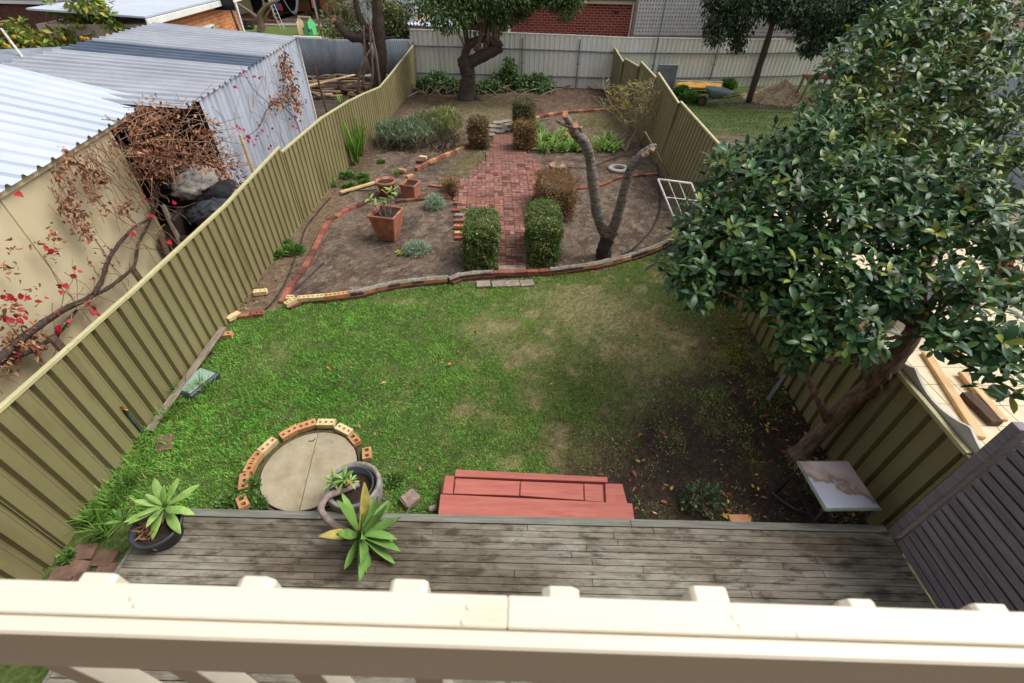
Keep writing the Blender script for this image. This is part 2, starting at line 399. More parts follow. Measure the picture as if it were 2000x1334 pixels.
pm('toy_blue', lin(50, 96, 190), lin(44, 84, 170), sc=5, rough=0.5, bump=0.0)
pm('toy_red', lin(200, 60, 54), lin(180, 50, 46), sc=5, rough=0.5, bump=0.0)
pm('hammock', lin(226, 230, 238), lin(200, 206, 216), sc=8, rough=0.9, bump=0.3, bsc=30)
pm('pink_cloth', lin(206, 140, 164), lin(186, 120, 146), sc=8, rough=0.9, bump=0.2)
pm('door_brown', lin(150, 96, 50), lin(126, 78, 40), sc=5, rough=0.6, bump=0.1, stretch=(6, 6, 0.7))
pm('lattice', lin(216, 212, 212), lin(194, 190, 190), sc=6, rough=0.8, bump=0.2)
pm('shade_dark', lin(40, 36, 34), lin(28, 25, 24), sc=3, rough=0.95, bump=0.2)  # near-black walls: shade of the shed gap and veranda put into the colour
pm('veranda_floor', lin(150, 132, 118), lin(128, 110, 98), sc=3, rough=0.85, bump=0.1)
pm('red_floor', lin(128, 78, 70), lin(104, 62, 56), sc=3, rough=0.8, bump=0.1)
pm('concrete', lin(178, 172, 164), lin(150, 144, 136), sc=4, rough=0.9, bump=0.3, bsc=50)
pm('fence_inside', lin(112, 114, 122), lin(94, 96, 104), sc=2, rough=0.6, bump=0.05)
pm('pale_blue', lin(206, 216, 232), lin(190, 200, 218), sc=2, rough=0.6, bump=0.05)
pm('eave', lin(226, 212, 184), lin(212, 198, 170), sc=3, rough=0.7, bump=0.05)
pm('gutter', lin(104, 112, 104), lin(90, 98, 90), sc=3, rough=0.5, bump=0.05)
pm('stone', lin(170, 150, 136), lin(132, 112, 100), sc=12, rough=0.92, bump=0.8, bsc=50, bdist=0.01, rnd=0.1)

# printed tile top of the garden table: a worn sea picture
def table_top_material():
    m = bpy.data.materials.new('printed_tile'); m.use_nodes = True; n = m.node_tree; N = n.nodes; Lk = n.links.new
    b = N['Principled BSDF']; b.inputs['Roughness'].default_value = 0.35
    tc = N.new('ShaderNodeTexCoord'); sp = N.new('ShaderNodeSeparateXYZ'); Lk(tc.outputs['Object'], sp.inputs[0])
    nz = N.new('ShaderNodeTexNoise'); nz.inputs['Scale'].default_value = 5; nz.inputs['Detail'].default_value = 6; Lk(tc.outputs['Object'], nz.inputs['Vector'])
    a = N.new('ShaderNodeMath'); a.operation = 'MULTIPLY_ADD'; a.inputs[1].default_value = 0.7; Lk(nz.outputs['Fac'], a.inputs[0])
    a2 = N.new('ShaderNodeMath'); a2.operation = 'MULTIPLY_ADD'; a2.inputs[1].default_value = 0.5
    Lk(sp.outputs['X'], a2.inputs[0]); Lk(sp.outputs['Y'], a2.inputs[2]); Lk(a2.outputs[0], a.inputs[2])
    mr = N.new('ShaderNodeMapRange'); mr.inputs[1].default_value = -0.05; mr.inputs[2].default_value = 0.75; Lk(a.outputs[0], mr.inputs[0])
    rp = N.new('ShaderNodeValToRGB'); e = rp.color_ramp.elements
    e[0].position = 0.0; e[0].color = (*lin(150, 156, 178), 1); e[1].position = 1.0; e[1].color = (*lin(178, 158, 156), 1)
    for p, c in ((0.42, lin(160, 162, 178)), (0.50, lin(112, 94, 86)), (0.6, lin(160, 138, 130)), (0.75, lin(172, 160, 166))):
        x = e.new(p); x.color = (*c, 1)
    Lk(mr.outputs[0], rp.inputs[0]); Lk(rp.outputs[0], b.inputs['Base Color'])
    MATS['printed_tile'] = m
table_top_material()

# checker-plate relief for the tank lid
def add_tread(m):
    n = m.node_tree; N = n.nodes; Lk = n.links.new; b = N['Principled BSDF']
    tc = N.new('ShaderNodeTexCoord'); br = N.new('ShaderNodeTexBrick'); br.inputs['Scale'].default_value = 11
    br.inputs['Mortar Size'].default_value = 0.09; br.inputs['Mortar Smooth'].default_value = 0.6
    mp = N.new('ShaderNodeMapping'); mp.inputs['Rotation'].default_value = (0, 0, 0.5); mp.inputs['Scale'].default_value = (2, 2, 2)
    Lk(tc.outputs['Object'], mp.inputs[0]); Lk(mp.outputs[0], br.inputs['Vector'])
    bp = N.new('ShaderNodeBump'); bp.inputs['Strength'].default_value = 0.7; bp.inputs['Distance'].default_value = 0.006; bp.invert = True
    Lk(br.outputs['Fac'], bp.inputs['Height']); Lk(bp.outputs[0], b.inputs['Normal'])
add_tread(MATS['lid'])

# ================================================================== ground
EFX = [-5.2, -5.04, -4.24, -4.15, -2.92, -1.14, 0.28, 1.88, 3.24, 3.71, 4.4]
EFY = [6.25, 6.3, 6.6, 6.73, 7.06, 7.58, 7.83, 8.19, 9.0, 9.54, 10.2]
def blob(x, y, px, py, r, ry=None):
    c = at(px, py); ry = ry or r
    return np.exp(-(((x - c.x) / r) ** 2 + ((y - c.y) / ry) ** 2))
def zones(x, y):
    x = np.asarray(x, float); y = np.asarray(y, float)
    n1 = fbm(x, y, 1.1); n2 = fbm(x + 40, y, 3.2); n3 = fbm(x, y + 70, 8.0, 3)
    yard = (x > -5.0) & (x < 4.25) & (y > 0) & (y < 24.6)
    ef = np.interp(x, EFX, EFY)
    lawn = yard & (y < ef - 0.06)
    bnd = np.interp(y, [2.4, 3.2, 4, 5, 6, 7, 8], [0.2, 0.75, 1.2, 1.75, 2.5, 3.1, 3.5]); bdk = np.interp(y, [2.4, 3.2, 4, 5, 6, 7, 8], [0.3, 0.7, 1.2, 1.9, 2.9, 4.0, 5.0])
    g = 1 - sstep(bnd - 0.7, bnd + 0.9, x + (n1 - 0.5) * 2.6 + (n2 - 0.5) * 1.6)
    g = np.maximum(g, 0.30 * sstep(0.45, 0.62, n2) * sstep(3.0, 5.0, y))
    dry = 0.9 * blob(x, y, 960, 640, 0.55, 0.35) + 0.8 * blob(x, y, 1030, 690, 0.5, 0.3) + 0.7 * blob(x, y, 900, 805, 0.18) + 0.7 * blob(x, y, 1040, 770, 0.25) \
        + 0.6 * blob(x, y, 1180, 620, 1.1, 0.8) + 0.5 * blob(x, y, 1230, 700, 0.8, 0.7) + 0.5 * blob(x, y, 800, 590, 0.7, 0.12) + 0.4 * blob(x, y, 540, 690, 0.3) + 0.6 * blob(x, y, 1130, 590, 1.0, .5)
    dry = np.clip(dry * (0.5 + n2) * 1.15 + 0.9 * sstep(0.56, 0.72, n2) * sstep(-3, 1.5, x), 0, 1)
    bare = np.clip(0.8 * sstep(0.66, 0.8, n3 * 0.6 + n2 * 0.4) + 0.8 * blob(x, y, 905, 800, 0.12) + 0.6 * blob(x, y, 1050, 870, .3, .1), 0, 1)
    clover = np.clip(1.1 * blob(x, y, 650, 755, 0.5, 0.3) + 0.8 * blob(x, y, 600, 700, .35, .25) + 0.7 * blob(x, y, 480, 830, .4, .3), 0, 1)
    moss = np.clip(1.1 * blob(x, y, 1420, 620, 0.5, 0.7) + 0.9 * blob(x, y, 1440, 690, 0.3, 0.4) + 0.7 * blob(x, y, 1490, 910, 0.2, 0.2) + 0.5 * blob(x, y, 1350, 590, .5, .4), 0, 1) * sstep(0.3, 0.6, n2)
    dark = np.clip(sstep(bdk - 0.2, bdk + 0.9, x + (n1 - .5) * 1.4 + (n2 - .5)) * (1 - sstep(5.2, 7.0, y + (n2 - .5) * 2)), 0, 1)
    g = np.where(lawn, g, 0); dry = np.where(lawn, dry, 0); clover = np.where(lawn, clover, 0)
    moss = np.where(lawn, moss, 0); dark = np.where(lawn, dark, 0); bare = np.where(lawn, bare, 0)
    # thin grass in the back garden
    bk = 0.9 * blob(x, y, 965, 215, 1.2, 1.6) + 0.9 * blob(x, y, 915, 322, 0.55, 0.9) + 0.9 * blob(x, y, 1200, 235, 1.3, 1.8) + 0.5 * blob(x, y, 1140, 235, .8, 1.0) \
        + 0.5 * blob(x, y, 885, 210, .6, 1) + 0.5 * blob(x, y, 1260, 300, .4, .6) + 0.6 * blob(x, y, 940, 300, .3, .6) + 0.5 * blob(x, y, 700, 345, .4, .6)
    bk = np.where(yard & ~lawn, np.clip(bk * (0.35 + 1.1 * n2), 0, 1), 0)
    right = (x >= 4.35) & (y > 8.5) & (y < 27)
    rg = np.where(right, np.clip(0.95 - 1.2 * blob(x, y, 1440, 275, 0.9, 0.8) - 0.8 * blob(x, y, 1500, 205, 2, 1) + (n2 - .5) * 0.8, 0, 1), 0)
    far = np.where((y > 28) & (x < -4), np.clip(0.9 * sstep(0.3, 0.5, n1 + 0.25), 0, 1), 0)
    return dict(yard=yard, lawn=lawn, g=g, dry=dry, bare=bare, clover=clover, moss=moss, dark=dark, bk=bk, rg=rg, far=far, n1=n1, n2=n2, n3=n3)
def gz(x, y):
    x = np.asarray(x, float); y = np.asarray(y, float)
    return (fbm(x, y, 1.7, 3) - 0.5) * 0.05 - 0.01
def ground():
    def lines(a, b, st, lo, hi):
        c = list(np.arange(a, b + 1e-6, st)); l = []; v = a; k = 0.3
        while v > lo: v -= k; k *= 1.25; l.append(v)
        h = []; v = c[-1]; k = 0.3
        while v < hi: v += k; k *= 1.25; h.append(v)
        return np.array(l[::-1] + c + h)
    xs = lines(-5.4, 4.8, 0.05, -300, 300); ys = lines(1.0, 25.2, 0.06, -200, 450)
    X, Y = np.meshgrid(xs, ys); x = X.ravel(); y = Y.ravel()
    z = zones(x, y); n1, n2, n3 = z['n1'], z['n2'], z['n3']
    C = lambda r, g, b: np.array(lin(r, g, b))[None]
    def mixc(c, k, m): return c * (1 - k[:, None]) + m * k[:, None]
    c = np.repeat(C(124, 108, 96), len(x), 0)
    c = mixc(c, sstep(0.42, 0.62, n2) * 0.9, C(102, 87, 77)); c = mixc(c, sstep(0.56, 0.7, n3) * 0.7, C(152, 138, 120))
    c = mixc(c, sstep(0.56, 0.74, n1) * 0.7, C(86, 73, 65))
    lit = np.clip(sstep(-4.15, -4.6, x + (n2 - .5) * .6) * (y > 5.8) + sstep(19.5, 22, y + (n1 - .5) * 3), 0, 1) * z['yard']
    c = mixc(c, lit * 0.55, C(92, 70, 56))
    c = mixc(c, sstep(-4.1, -4.5, x + (n2 - .5) * .9) * (y > 6) * (y < 12) * 0.75, C(138, 120, 98))
    c = mixc(c, z['lawn'] * 0.8, C(118, 106, 78))
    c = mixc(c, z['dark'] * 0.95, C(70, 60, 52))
    c = mixc(c, z['g'] * 0.85, C(90, 114, 58)); c = mixc(c, z['dry'] * 0.75 * (1 - z['dark']), C(164, 152, 112))
    c = mixc(c, z['bare'] * 0.6, C(146, 122, 92)); c = mixc(c, z['moss'] * 0.8, C(104, 106, 36))
    c = mixc(c, z['bk'] * 0.55, C(126, 126, 74)); c = mixc(c, z['rg'] * 0.8, C(84, 106, 52))
    nb = (x < -5.1); c = mixc(c, nb * 0.8, C(84, 74, 68)); c = mixc(c, z['far'] * 0.95, C(112, 132, 66))
    rest = ((x > 4.3) & (y < 8.6)) | (y < 0.5); c = mixc(c, rest * 0.7, C(120, 110, 96))
    c = c * 1.36 * (0.72 + 0.56 * rng.random(len(x)))[:, None]
    zz = np.where((x > -7) & (x < 6) & (y > 1) & (y < 26), gz(x, y), -0.01)
    nx, ny = len(xs), len(ys)
    i = np.arange(nx - 1)[None] + (np.arange(ny - 1) * nx)[:, None]; i = i.ravel()
    F = np.stack([i, i + 1, i + nx + 1, i + nx], 1)
    me = npmesh('ground', np.stack([x, y, zz], 1), F, 'ground', c, True)
    props(finish(bpy.data.objects.new('ground', me)), 'bare brown garden soil and turf of the back yards', kind='structure')
ground()

def in_clear(x, y):                                   # keep blades off the lid and the step
    c = LIDC; ok = (x - c[0]) ** 2 + (y - c[1]) ** 2 > (LIDR + 0.13) ** 2
    return ok & ~((x > -0.85) & (x < 1.5) & (y < 3.2)) & (y > 2.5)
def circ(p, q, r):
    ax, ay, bx, by, cx, cy = p.x, p.y, q.x, q.y, r.x, r.y
    d = 2 * (ax * (by - cy) + bx * (cy - ay) + cx * (ay - by))
    ux = ((ax * ax + ay * ay) * (by - cy) + (bx * bx + by * by) * (cy - ay) + (cx * cx + cy * cy) * (ay - by)) / d
    uy = ((ax * ax + ay * ay) * (cx - bx) + (bx * bx + by * by) * (ax - cx) + (cx * cx + cy * cy) * (bx - ax)) / d
    return (ux, uy), math.hypot(ax - ux, ay - uy)
LIDC, LIDR = circ(at(511, 925, 0.05), at(692, 878, 0.05), at(612, 846, 0.05))

def blades(name, label, x, y, h, wd, c, lean=0.5):
    n = len(x); a = rng.uniform(0, 2 * math.pi, n); b = rng.uniform(0, 2 * math.pi, n)
    base = np.stack([x, y, gz(x, y) - 0.005], 1)
    wv = np.stack([np.cos(a), np.sin(a), 0 * a], 1) * (wd * 0.5)[:, None]
    ln = (rng.random(n) ** 0.7 * lean + 0.15) * h
    mid = base + np.stack([np.cos(b) * ln * 0.35, np.sin(b) * ln * 0.35, h * 0.6], 1)
    tip = base + np.stack([np.cos(b) * ln, np.sin(b) * ln, h * rng.uniform(0.7, 1.0, n)], 1)
    V = np.stack([base - wv, base + wv, mid + wv * 0.75, mid - wv * 0.75, tip], 1).reshape(-1, 3)
    o = np.arange(n) * 5
    F = np.concatenate([np.stack([o, o + 1, o + 2], 1), np.stack([o, o + 2, o + 3], 1), np.stack([o + 3, o + 2, o + 4], 1)])
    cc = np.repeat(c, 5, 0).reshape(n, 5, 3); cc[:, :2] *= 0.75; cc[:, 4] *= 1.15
    me = npmesh(name, V, F, 'blade', cc.reshape(-1, 3))
    props(finish(bpy.data.objects.new(name, me)), label, 'grass', kind='stuff')
def lawn():
    n = 420000
    x = rng.uniform(-4.85, 4.15, n); y = rng.uniform(2.5, 9.2, n); z = zones(x, y)
    den = z['g'] * (1 - 0.6 * z['dry']) * (1 - 0.3 * sstep(0.2, 1.6, x)) * (1 - 0.75 * z['bare']) * np.clip(1.9 * fbm(x, y, 3.6) - 0.25, 0.12, 1) + 0.16 * z['moss'] + 0.14 * z['dark'] * sstep(.47, .6, z['n2'])
    k = (rng.random(n) < den) & in_clear(x, y) & z['lawn']
    x, y = x[k], y[k]; z = {q: v[k] for q, v in z.items()}; n = len(x)
    edge = np.exp(-np.maximum(0, x + 4.75) / 0.28) * (y < 4.6)
    h = rng.uniform(0.015, 0.055, n) * (0.75 + 0.7 * z['n1']) * (1 + 1.7 * edge) * (1 - 0.4 * z['dry']); wd = rng.uniform(0.006, 0.013, n) * (1 + 0.5 * z['clover'])
    c = colvar(lin(122, 182, 76), n, 0.5, 0.2)
    c = c * (0.62 + 0.85 * fbm(x + 9, y, 7.0, 3))[:, None]
    k1 = np.clip(z['dry'] * 0.9 + np.maximum(x + 0.9, 0) * 0.30, 0, 1)[:, None] * rng.random((n, 1))
    c = c * (1 - k1) + np.array(lin(206, 200, 130)) * k1
    k2 = (z['clover'] * 0.85)[:, None]; c = c * (1 - k2) + c * np.array([0.42, 0.72, 0.5]) * k2
    k3 = (rng.random(n) < 0.11)[:, None] * 1.0; c = c * (1 - k3) + np.array(lin(184, 168, 112)) * k3
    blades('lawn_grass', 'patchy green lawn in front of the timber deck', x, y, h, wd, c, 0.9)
    n = 60000
    x = rng.uniform(-4.6, 4.2, n); y = rng.uniform(8, 23, n); z = zones(x, y)
    k = rng.random(n) < z['bk'] * 0.8; x, y = x[k], y[k]; n = len(x)
    c = colvar(lin(142, 150, 78), n, 0.3, 0.2)
    blades('garden_grass', 'thin yellow green grass of the back garden beds', x, y, rng.uniform(0.015, 0.05, n), rng.uniform(0.006, 0.014, n), c, 1.2)
    n = 60000
    x = rng.uniform(4.6, 12.5, n); y = rng.uniform(8.6, 24.5, n); z = zones(x, y)
    k = rng.random(n) < z['rg'] * 0.7; x, y = x[k], y[k]; n = len(x)
    blades('neighbour_grass', 'green grass round the wheelbarrow beyond the right fence', x, y, rng.uniform(0.03, 0.09, n), rng.uniform(0.01, 0.022, n), colvar(lin(96, 132, 58), n, 0.35, 0.2), 0.9)
lawn()

def litter():
    # bark chips, dead leaves and twigs, too many to count
    n = 40000
    x = rng.uniform(-5.0, 4.2, n); y = rng.uniform(2.6, 24.3, n); z = zones(x, y)
    d = 0.10 + 0.9 * (np.exp(-np.maximum(0, x + 4.85) / 0.35) * (y > 6)) + 0.75 * sstep(19.5, 21.5, y) + 1.3 * np.exp(-np.maximum(0, 4.0 - x) / 0.40) * (y < 7.5) + 0.9 * (x > 1.5) * np.exp(-np.maximum(0, y - 2.55) / 0.16)
    d = np.where(z['g'] > 0.4, 0.02, d)
    k = (rng.random(n) < d) & in_clear(x, y); x, y = x[k], y[k]; n = len(x)
    near = (x > 1.4) & (y < 7.5); L = np.where(near, rng.uniform(0.03, 0.09, n), rng.uniform(0.015, 0.075, n)); W = L * rng.uniform(0.10, 0.55, n); a = rng.uniform(0, 6.28, n)
    t = np.stack([np.cos(a), np.sin(a), rng.normal(0, 0.25, n)], 1); s = np.stack([-np.sin(a), np.cos(a), rng.normal(0, 0.3, n)], 1)
    P = np.stack([x, y, gz(x, y) + 0.012], 1)
    V = np.stack([P - t * L[:, None] / 2, P + s * W[:, None] / 2, P + t * L[:, None] / 2, P - s * W[:, None] / 2], 1).reshape(-1, 3)
    F = (np.arange(n) * 4)[:, None] + np.arange(4)[None]
    pal = np.array([lin(112, 80, 60), lin(84, 62, 50), lin(150, 112, 82), lin(128, 90, 66), lin(176, 156, 124), lin(70, 54, 46)])
    c = pal[rng.integers(0, len(pal), n)] * rng.uniform(0.75, 1.2, (n, 1)); c[near] *= np.array([1.35, 1.0, .9])
    props(finish(bpy.data.objects.new('leaf_litter', npmesh('leaf_litter', V, F, 'litter', np.repeat(c, 4, 0)))), 'brown bark chips and dead leaves strewn over the soil', 'litter', kind='stuff')
    n = 3200
    x = rng.uniform(-4.8, 4.0, n); y = rng.uniform(3, 22, n); z = zones(x, y); k = (z['g'] < 0.5) & in_clear(x, y) & ~z['lawn']; x, y = x[k], y[k]; n = len(x)
    L = rng.uniform(0.05, 0.26, n); a = rng.uniform(0, 6.28, n); W = rng.uniform(0.003, 0.008, n)
    t = np.stack([np.cos(a), np.sin(a), rng.normal(0, 0.08, n)], 1); s = np.stack([-np.sin(a), np.cos(a), 0 * a], 1)
    P = np.stack([x, y, gz(x, y) + 0.016], 1)
    V = np.stack([P - t * L[:, None] / 2 - s * W[:, None] / 2, P - t * L[:, None] / 2 + s * W[:, None] / 2, P + t * L[:, None] / 2 + s * W[:, None] / 2, P + t * L[:, None] / 2 - s * W[:, None] / 2], 1).reshape(-1, 3)
    F = (np.arange(n) * 4)[:, None] + np.arange(4)[None]
    c = np.array([lin(168, 146, 116), lin(122, 100, 80), lin(196, 178, 140)])[rng.integers(0, 3, n)]
    props(finish(bpy.data.objects.new('twig_litter', npmesh('twig_litter', V, F, 'litter', np.repeat(c, 4, 0)))), 'dry straw and fine twigs scattered on the garden beds', 'litter', kind='stuff')
    n = 15000
    x = rng.uniform(-4.7, 4.1, n); y = rng.uniform(2.8, 20, n); z = zones(x, y); k = (z['g'] < 0.35) & in_clear(x, y); x, y = x[k], y[k]; n = len(x)
    T = np.array([(1, 0, 0), (-1, 0, 0), (0, 1, 0), (0, -1, 0), (0, 0, .8), (0, 0, -.8)], float); F0 = np.array([(0, 2, 4), (2, 1, 4), (1, 3, 4), (3, 0, 4)])
    sc = rng.uniform(0.003, 0.017, n) * rng.uniform(.5, 1, n); M = np.eye(3)[None] * sc[:, None, None]
    V, F, c = inst(T, F0, M, np.stack([x, y, gz(x, y) + 0.006], 1), np.array([lin(176, 164, 148), lin(112, 97, 86), lin(138, 122, 108), lin(92, 78, 69), lin(126, 110, 98)])[rng.integers(0, 5, n)])
    props(finish(bpy.data.objects.new('pebbles', npmesh('pebbles', V, F, 'litter', c))), 'tiny pale pebbles and soil crumbs on the garden beds', 'pebbles', kind='stuff')
litter()

def deck_material():
    m = MATS['deck_wood']; n = m.node_tree; N = n.nodes; Lk = n.links.new; b = N['Principled BSDF']
    src = b.inputs['Base Color'].links[0].from_socket
    g = N.new('ShaderNodeNewGeometry'); mp = N.new('ShaderNodeMapping'); mp.inputs['Scale'].default_value = (0.55, 1.5, 1); Lk(g.outputs['Position'], mp.inputs[0])
    cur = src
    for sc, lo, hi, colr, am in ((0.75, 0.42, 0.60, lin(88, 76, 60), 0.85), (6.5, 0.50, 0.62, lin(60, 51, 42), 0.75), (1.5, 0.55, 0.68, lin(172, 170, 156), 0.65), (3.0, 0.58, 0.68, lin(88, 88, 58), 0.55)):
        nz = N.new('ShaderNodeTexNoise'); nz.inputs['Scale'].default_value = sc; nz.inputs['Detail'].default_value = 9; nz.inputs['Roughness'].default_value = 0.7
        off = N.new('ShaderNodeVectorMath'); off.operation = 'ADD'; off.inputs[1].default_value = (sc * 3.7, sc * 1.3, 0); Lk(mp.outputs[0], off.inputs[0]); Lk(off.outputs[0], nz.inputs['Vector'])
        mr = N.new('ShaderNodeMapRange'); mr.inputs[1].default_value = lo; mr.inputs[2].default_value = hi; mr.inputs[4].default_value = am; Lk(nz.outputs['Fac'], mr.inputs[0])
        x = N.new('ShaderNodeMix'); x.data_type = 'RGBA'; Lk(mr.outputs[0], x.inputs[0]); Lk(cur, x.inputs[6]); x.inputs[7].default_value = (*colr, 1); cur = x.outputs[2]
    Lk(cur, b.inputs['Base Color'])
deck_material()

# ================================================================== house, balcony, deck
pm('house_render', lin(150, 128, 98), lin(136, 116, 88), sc=2, rough=.9, bump=.2)
def house():
    m = MB(); m.box((0, -1.7, 3.4), (14, 0.2, 6.8)); props(m.build('house_wall', 'house_render'), 'tan wall of the house behind the balcony', kind='structure')
    m = MB(); m.box((0, -0.69, 3.42), (13.9, 1.78, 0.14)); props(m.build('balcony_floor', 'dark_timber'), 'balcony floor behind the cream railing', kind='structure')
house()

def railing():
    root = thing('balcony_railing', (0, 0.2, 3.49), 'cream painted timber balcony railing across the foreground', 'railing')
    zt = 4.5
    p = at(1000, 1162, zt); q = at(1000, 1230, zt); r = at(1000, 1268, zt)
    yaw = math.atan2(at(1900, 1184, zt).y - at(100, 1126, zt).y, at(1900, 1184, zt).x - at(100, 1126, zt).x)
    U = Vector((math.cos(yaw), math.sin(yaw), 0)); Nn = Vector((-U.y, U.x, 0))
    y0, y1, y2 = p.y, q.y, r.y
    def seg(name, a, b, ya, yb, z0, z1, bev):
        mid = Vector((0, (ya + yb) / 2, 0)) + U * ((a + b) / 2); me = MB().box((0, 0, 0), (b - a, ya - yb, z1 - z0)).mesh(name, 'cream_paint', bevel=bev)
        return place(name, me, root, Matrix.Translation(Vector((mid.x, mid.y, (z0 + z1) / 2))) @ Matrix.Rotation(yaw, 4, 'Z'))
    sx = at(991, 1195, zt).x
    seg('top_rail', -2.2, sx - 0.0002, y0, y1 + 0.001, zt - 0.07, zt, 0.0015)
    seg('top_rail', sx + 0.0002, 2.2, y0, y1 + 0.001, zt - 0.07, zt + 0.0004, 0.0015)
    seg('face_board', -2.2, 2.2, y1, y2, zt - 0.115, zt - 0.001, 0.0025)
    seg('bottom_rail', -2.2, 2.2, y0 - 0.002, y1 + 0.004, 3.62, 3.69, 0.003)
    for px, py in ((258, 1168), (265, 1182), (905, 1215), (915, 1186), (1432, 1205), (1445, 1222), (1560, 1240)):
        c = at(px, py, zt); m = MB(); m.lathe([(.0032, 0), (.003, .0006), (.001, .0009)], 10, (c.x, c.y, zt)); m.build('nail_head', 'cream_paint', root, smooth=True)
    tops = [(-130, 12), (180, 15), (490, 20), (795, 22), (1097, 18), (1392, 28), (1685, 10), (1940, 10), (2200, 12)]
    for k, (px, pk) in enumerate(tops):
        zb = 4.431 - random.uniform(0, .006) + (pk - 15) * 0.0014
        c = at(px, 1132 + px * 0.030, zb)
        n = 6; prof = []
        hw, dp, H = 0.022, 0.036, zb - 3.60
        ch = 0.005 if k % 2 else 0.009
        poly = [(-hw, -H), (hw, -H), (hw, -ch), (hw - ch, 0), (-hw + ch, 0.0), (-hw, -ch)]
        m = MB(); b = len(m.v)
        for yy in (-dp / 2, dp / 2):
            for (xx, zz) in poly: m.v.append(Vector((xx, yy, zz)))
        kk = len(poly); m.f.append(list(range(kk))); m.f.append(list(range(kk, 2 * kk))[::-1])
        for i in range(kk): m.f.append([i, i + kk, (i + 1) % kk + kk, (i + 1) % kk])
        me = m.mesh('baluster', 'cream_paint', bevel=0.0012)
        bm = bmesh.new(); bm.from_mesh(me); bmesh.ops.recalc_face_normals(bm, faces=bm.faces); bm.to_mesh(me); bm.free()
        yl = y0 + math.tan(yaw) * c.x
        place('baluster', me, root, Matrix.Translation(Vector((c.x, yl + dp / 2 + 0.001, zb))) @ Matrix.Rotation(yaw, 4, 'Z'))
railing()

DZ = 0.32
def deck():
    root = thing('timber_deck', (0.15, 0.5, 0), 'weathered grey timber deck below the balcony', 'deck')
    xl, xr, ye = -3.80, 4.10, 2.52
    for a, b in ((xl - 0.02, 1.33), (1.335, xr)):
        me = MB().box((0, 0, 0), (b - a, 0.085, 0.04)).mesh('edge_board', 'deck_edge', bevel=0.003)
        place('edge_board', me, root, Matrix.Translation(Vector(((a + b) / 2, ye - 0.043, DZ - 0.018))))
    me = MB().box((0, 0, 0), (xr - xl, 0.03, 0.2)).mesh('fascia', 'deck_edge', bevel=0.003)
    place('fascia', me, root, Matrix.Translation(Vector(((xl + xr) / 2, ye - 0.05, DZ - 0.14))))
    y = ye - 0.09 - 0.004
    row = 0
    while y > -1.5:
        bw = 0.064; a = xl
        while a < xr - 0.01:
            b = min(xr, a + random.uniform(1.0, 4.8))
            if xr - b < 0.6: b = xr
            me = MB().box((0, 0, 0), (b - a - 0.004, bw, 0.022)).mesh('board', 'deck_wood', bevel=0.003)
            place('board', me, root, Matrix.Translation(Vector(((a + b) / 2, y - bw / 2, DZ - 0.014 + random.uniform(-0.003, 0.003)))) @ Matrix.Rotation(random.uniform(-.004, .004), 4, 'X'))
            a = b
        y -= bw + random.uniform(0.003, 0.006); row += 1
    m = MB(); m.box((xl - 0.015, 0.5, DZ - 0.1), (0.03, 4.0, 0.2)); m.build('side_board', 'deck_edge', root)
    m = MB()
    for xx in np.arange(xl + 0.2, xr, 0.6): m.box((xx, 0.5, DZ - 0.09), (0.05, 3.9, 0.12))
    m.build('joist', 'dark_timber', root)
deck()

def screen():
    X = 4.14; y1 = 2.46; y0 = -0.6; zt = 2.15
    root = thing('slatted_screen', (X, (y0 + y1) / 2, DZ), 'grey purple slatted timber privacy screen at the deck end', 'screen')
    def pc(name, c, s, bev=0.004):
        place(name, MB().box((0, 0, 0), s).mesh(name, 'purple_wood', bevel=bev), root, Matrix.Translation(Vector(c)))
    pc('post', (X, y1 - 0.045, (DZ + zt) / 2), (0.09, 0.09, zt - DZ))
    pc('post', (X, y0, (DZ + zt) / 2), (0.09, 0.09, zt - DZ))
    pc('bottom_rail', (X, (y0 + y1) / 2 - 0.045, DZ + 0.035), (0.06, y1 - y0 - 0.18, 0.07))
    z = DZ + 0.075; k = 0
    while z < zt - 0.05:
        h = 0.082; M = Matrix.Translation(Vector((X - 0.01 + random.uniform(-.002, .002), (y0 + y1) / 2 - 0.045, z + 0.012 + h / 2)))
        place('slat', MB().box((0, 0, 0), (0.022, y1 - y0 - 0.19, h)).mesh('slat', 'purple_wood', bevel=0.003), root, M)
        z += h + 0.024; k += 1
    place('backing', MB().box((0, 0, 0), (0.012, y1 - y0 - 0.19, zt - DZ - 0.1)).mesh('backing', 'dark_timber'), root, Matrix.Translation(Vector((X + 0.024, (y0 + y1) / 2 - 0.045, (zt + DZ) / 2 + 0.02))))
screen()

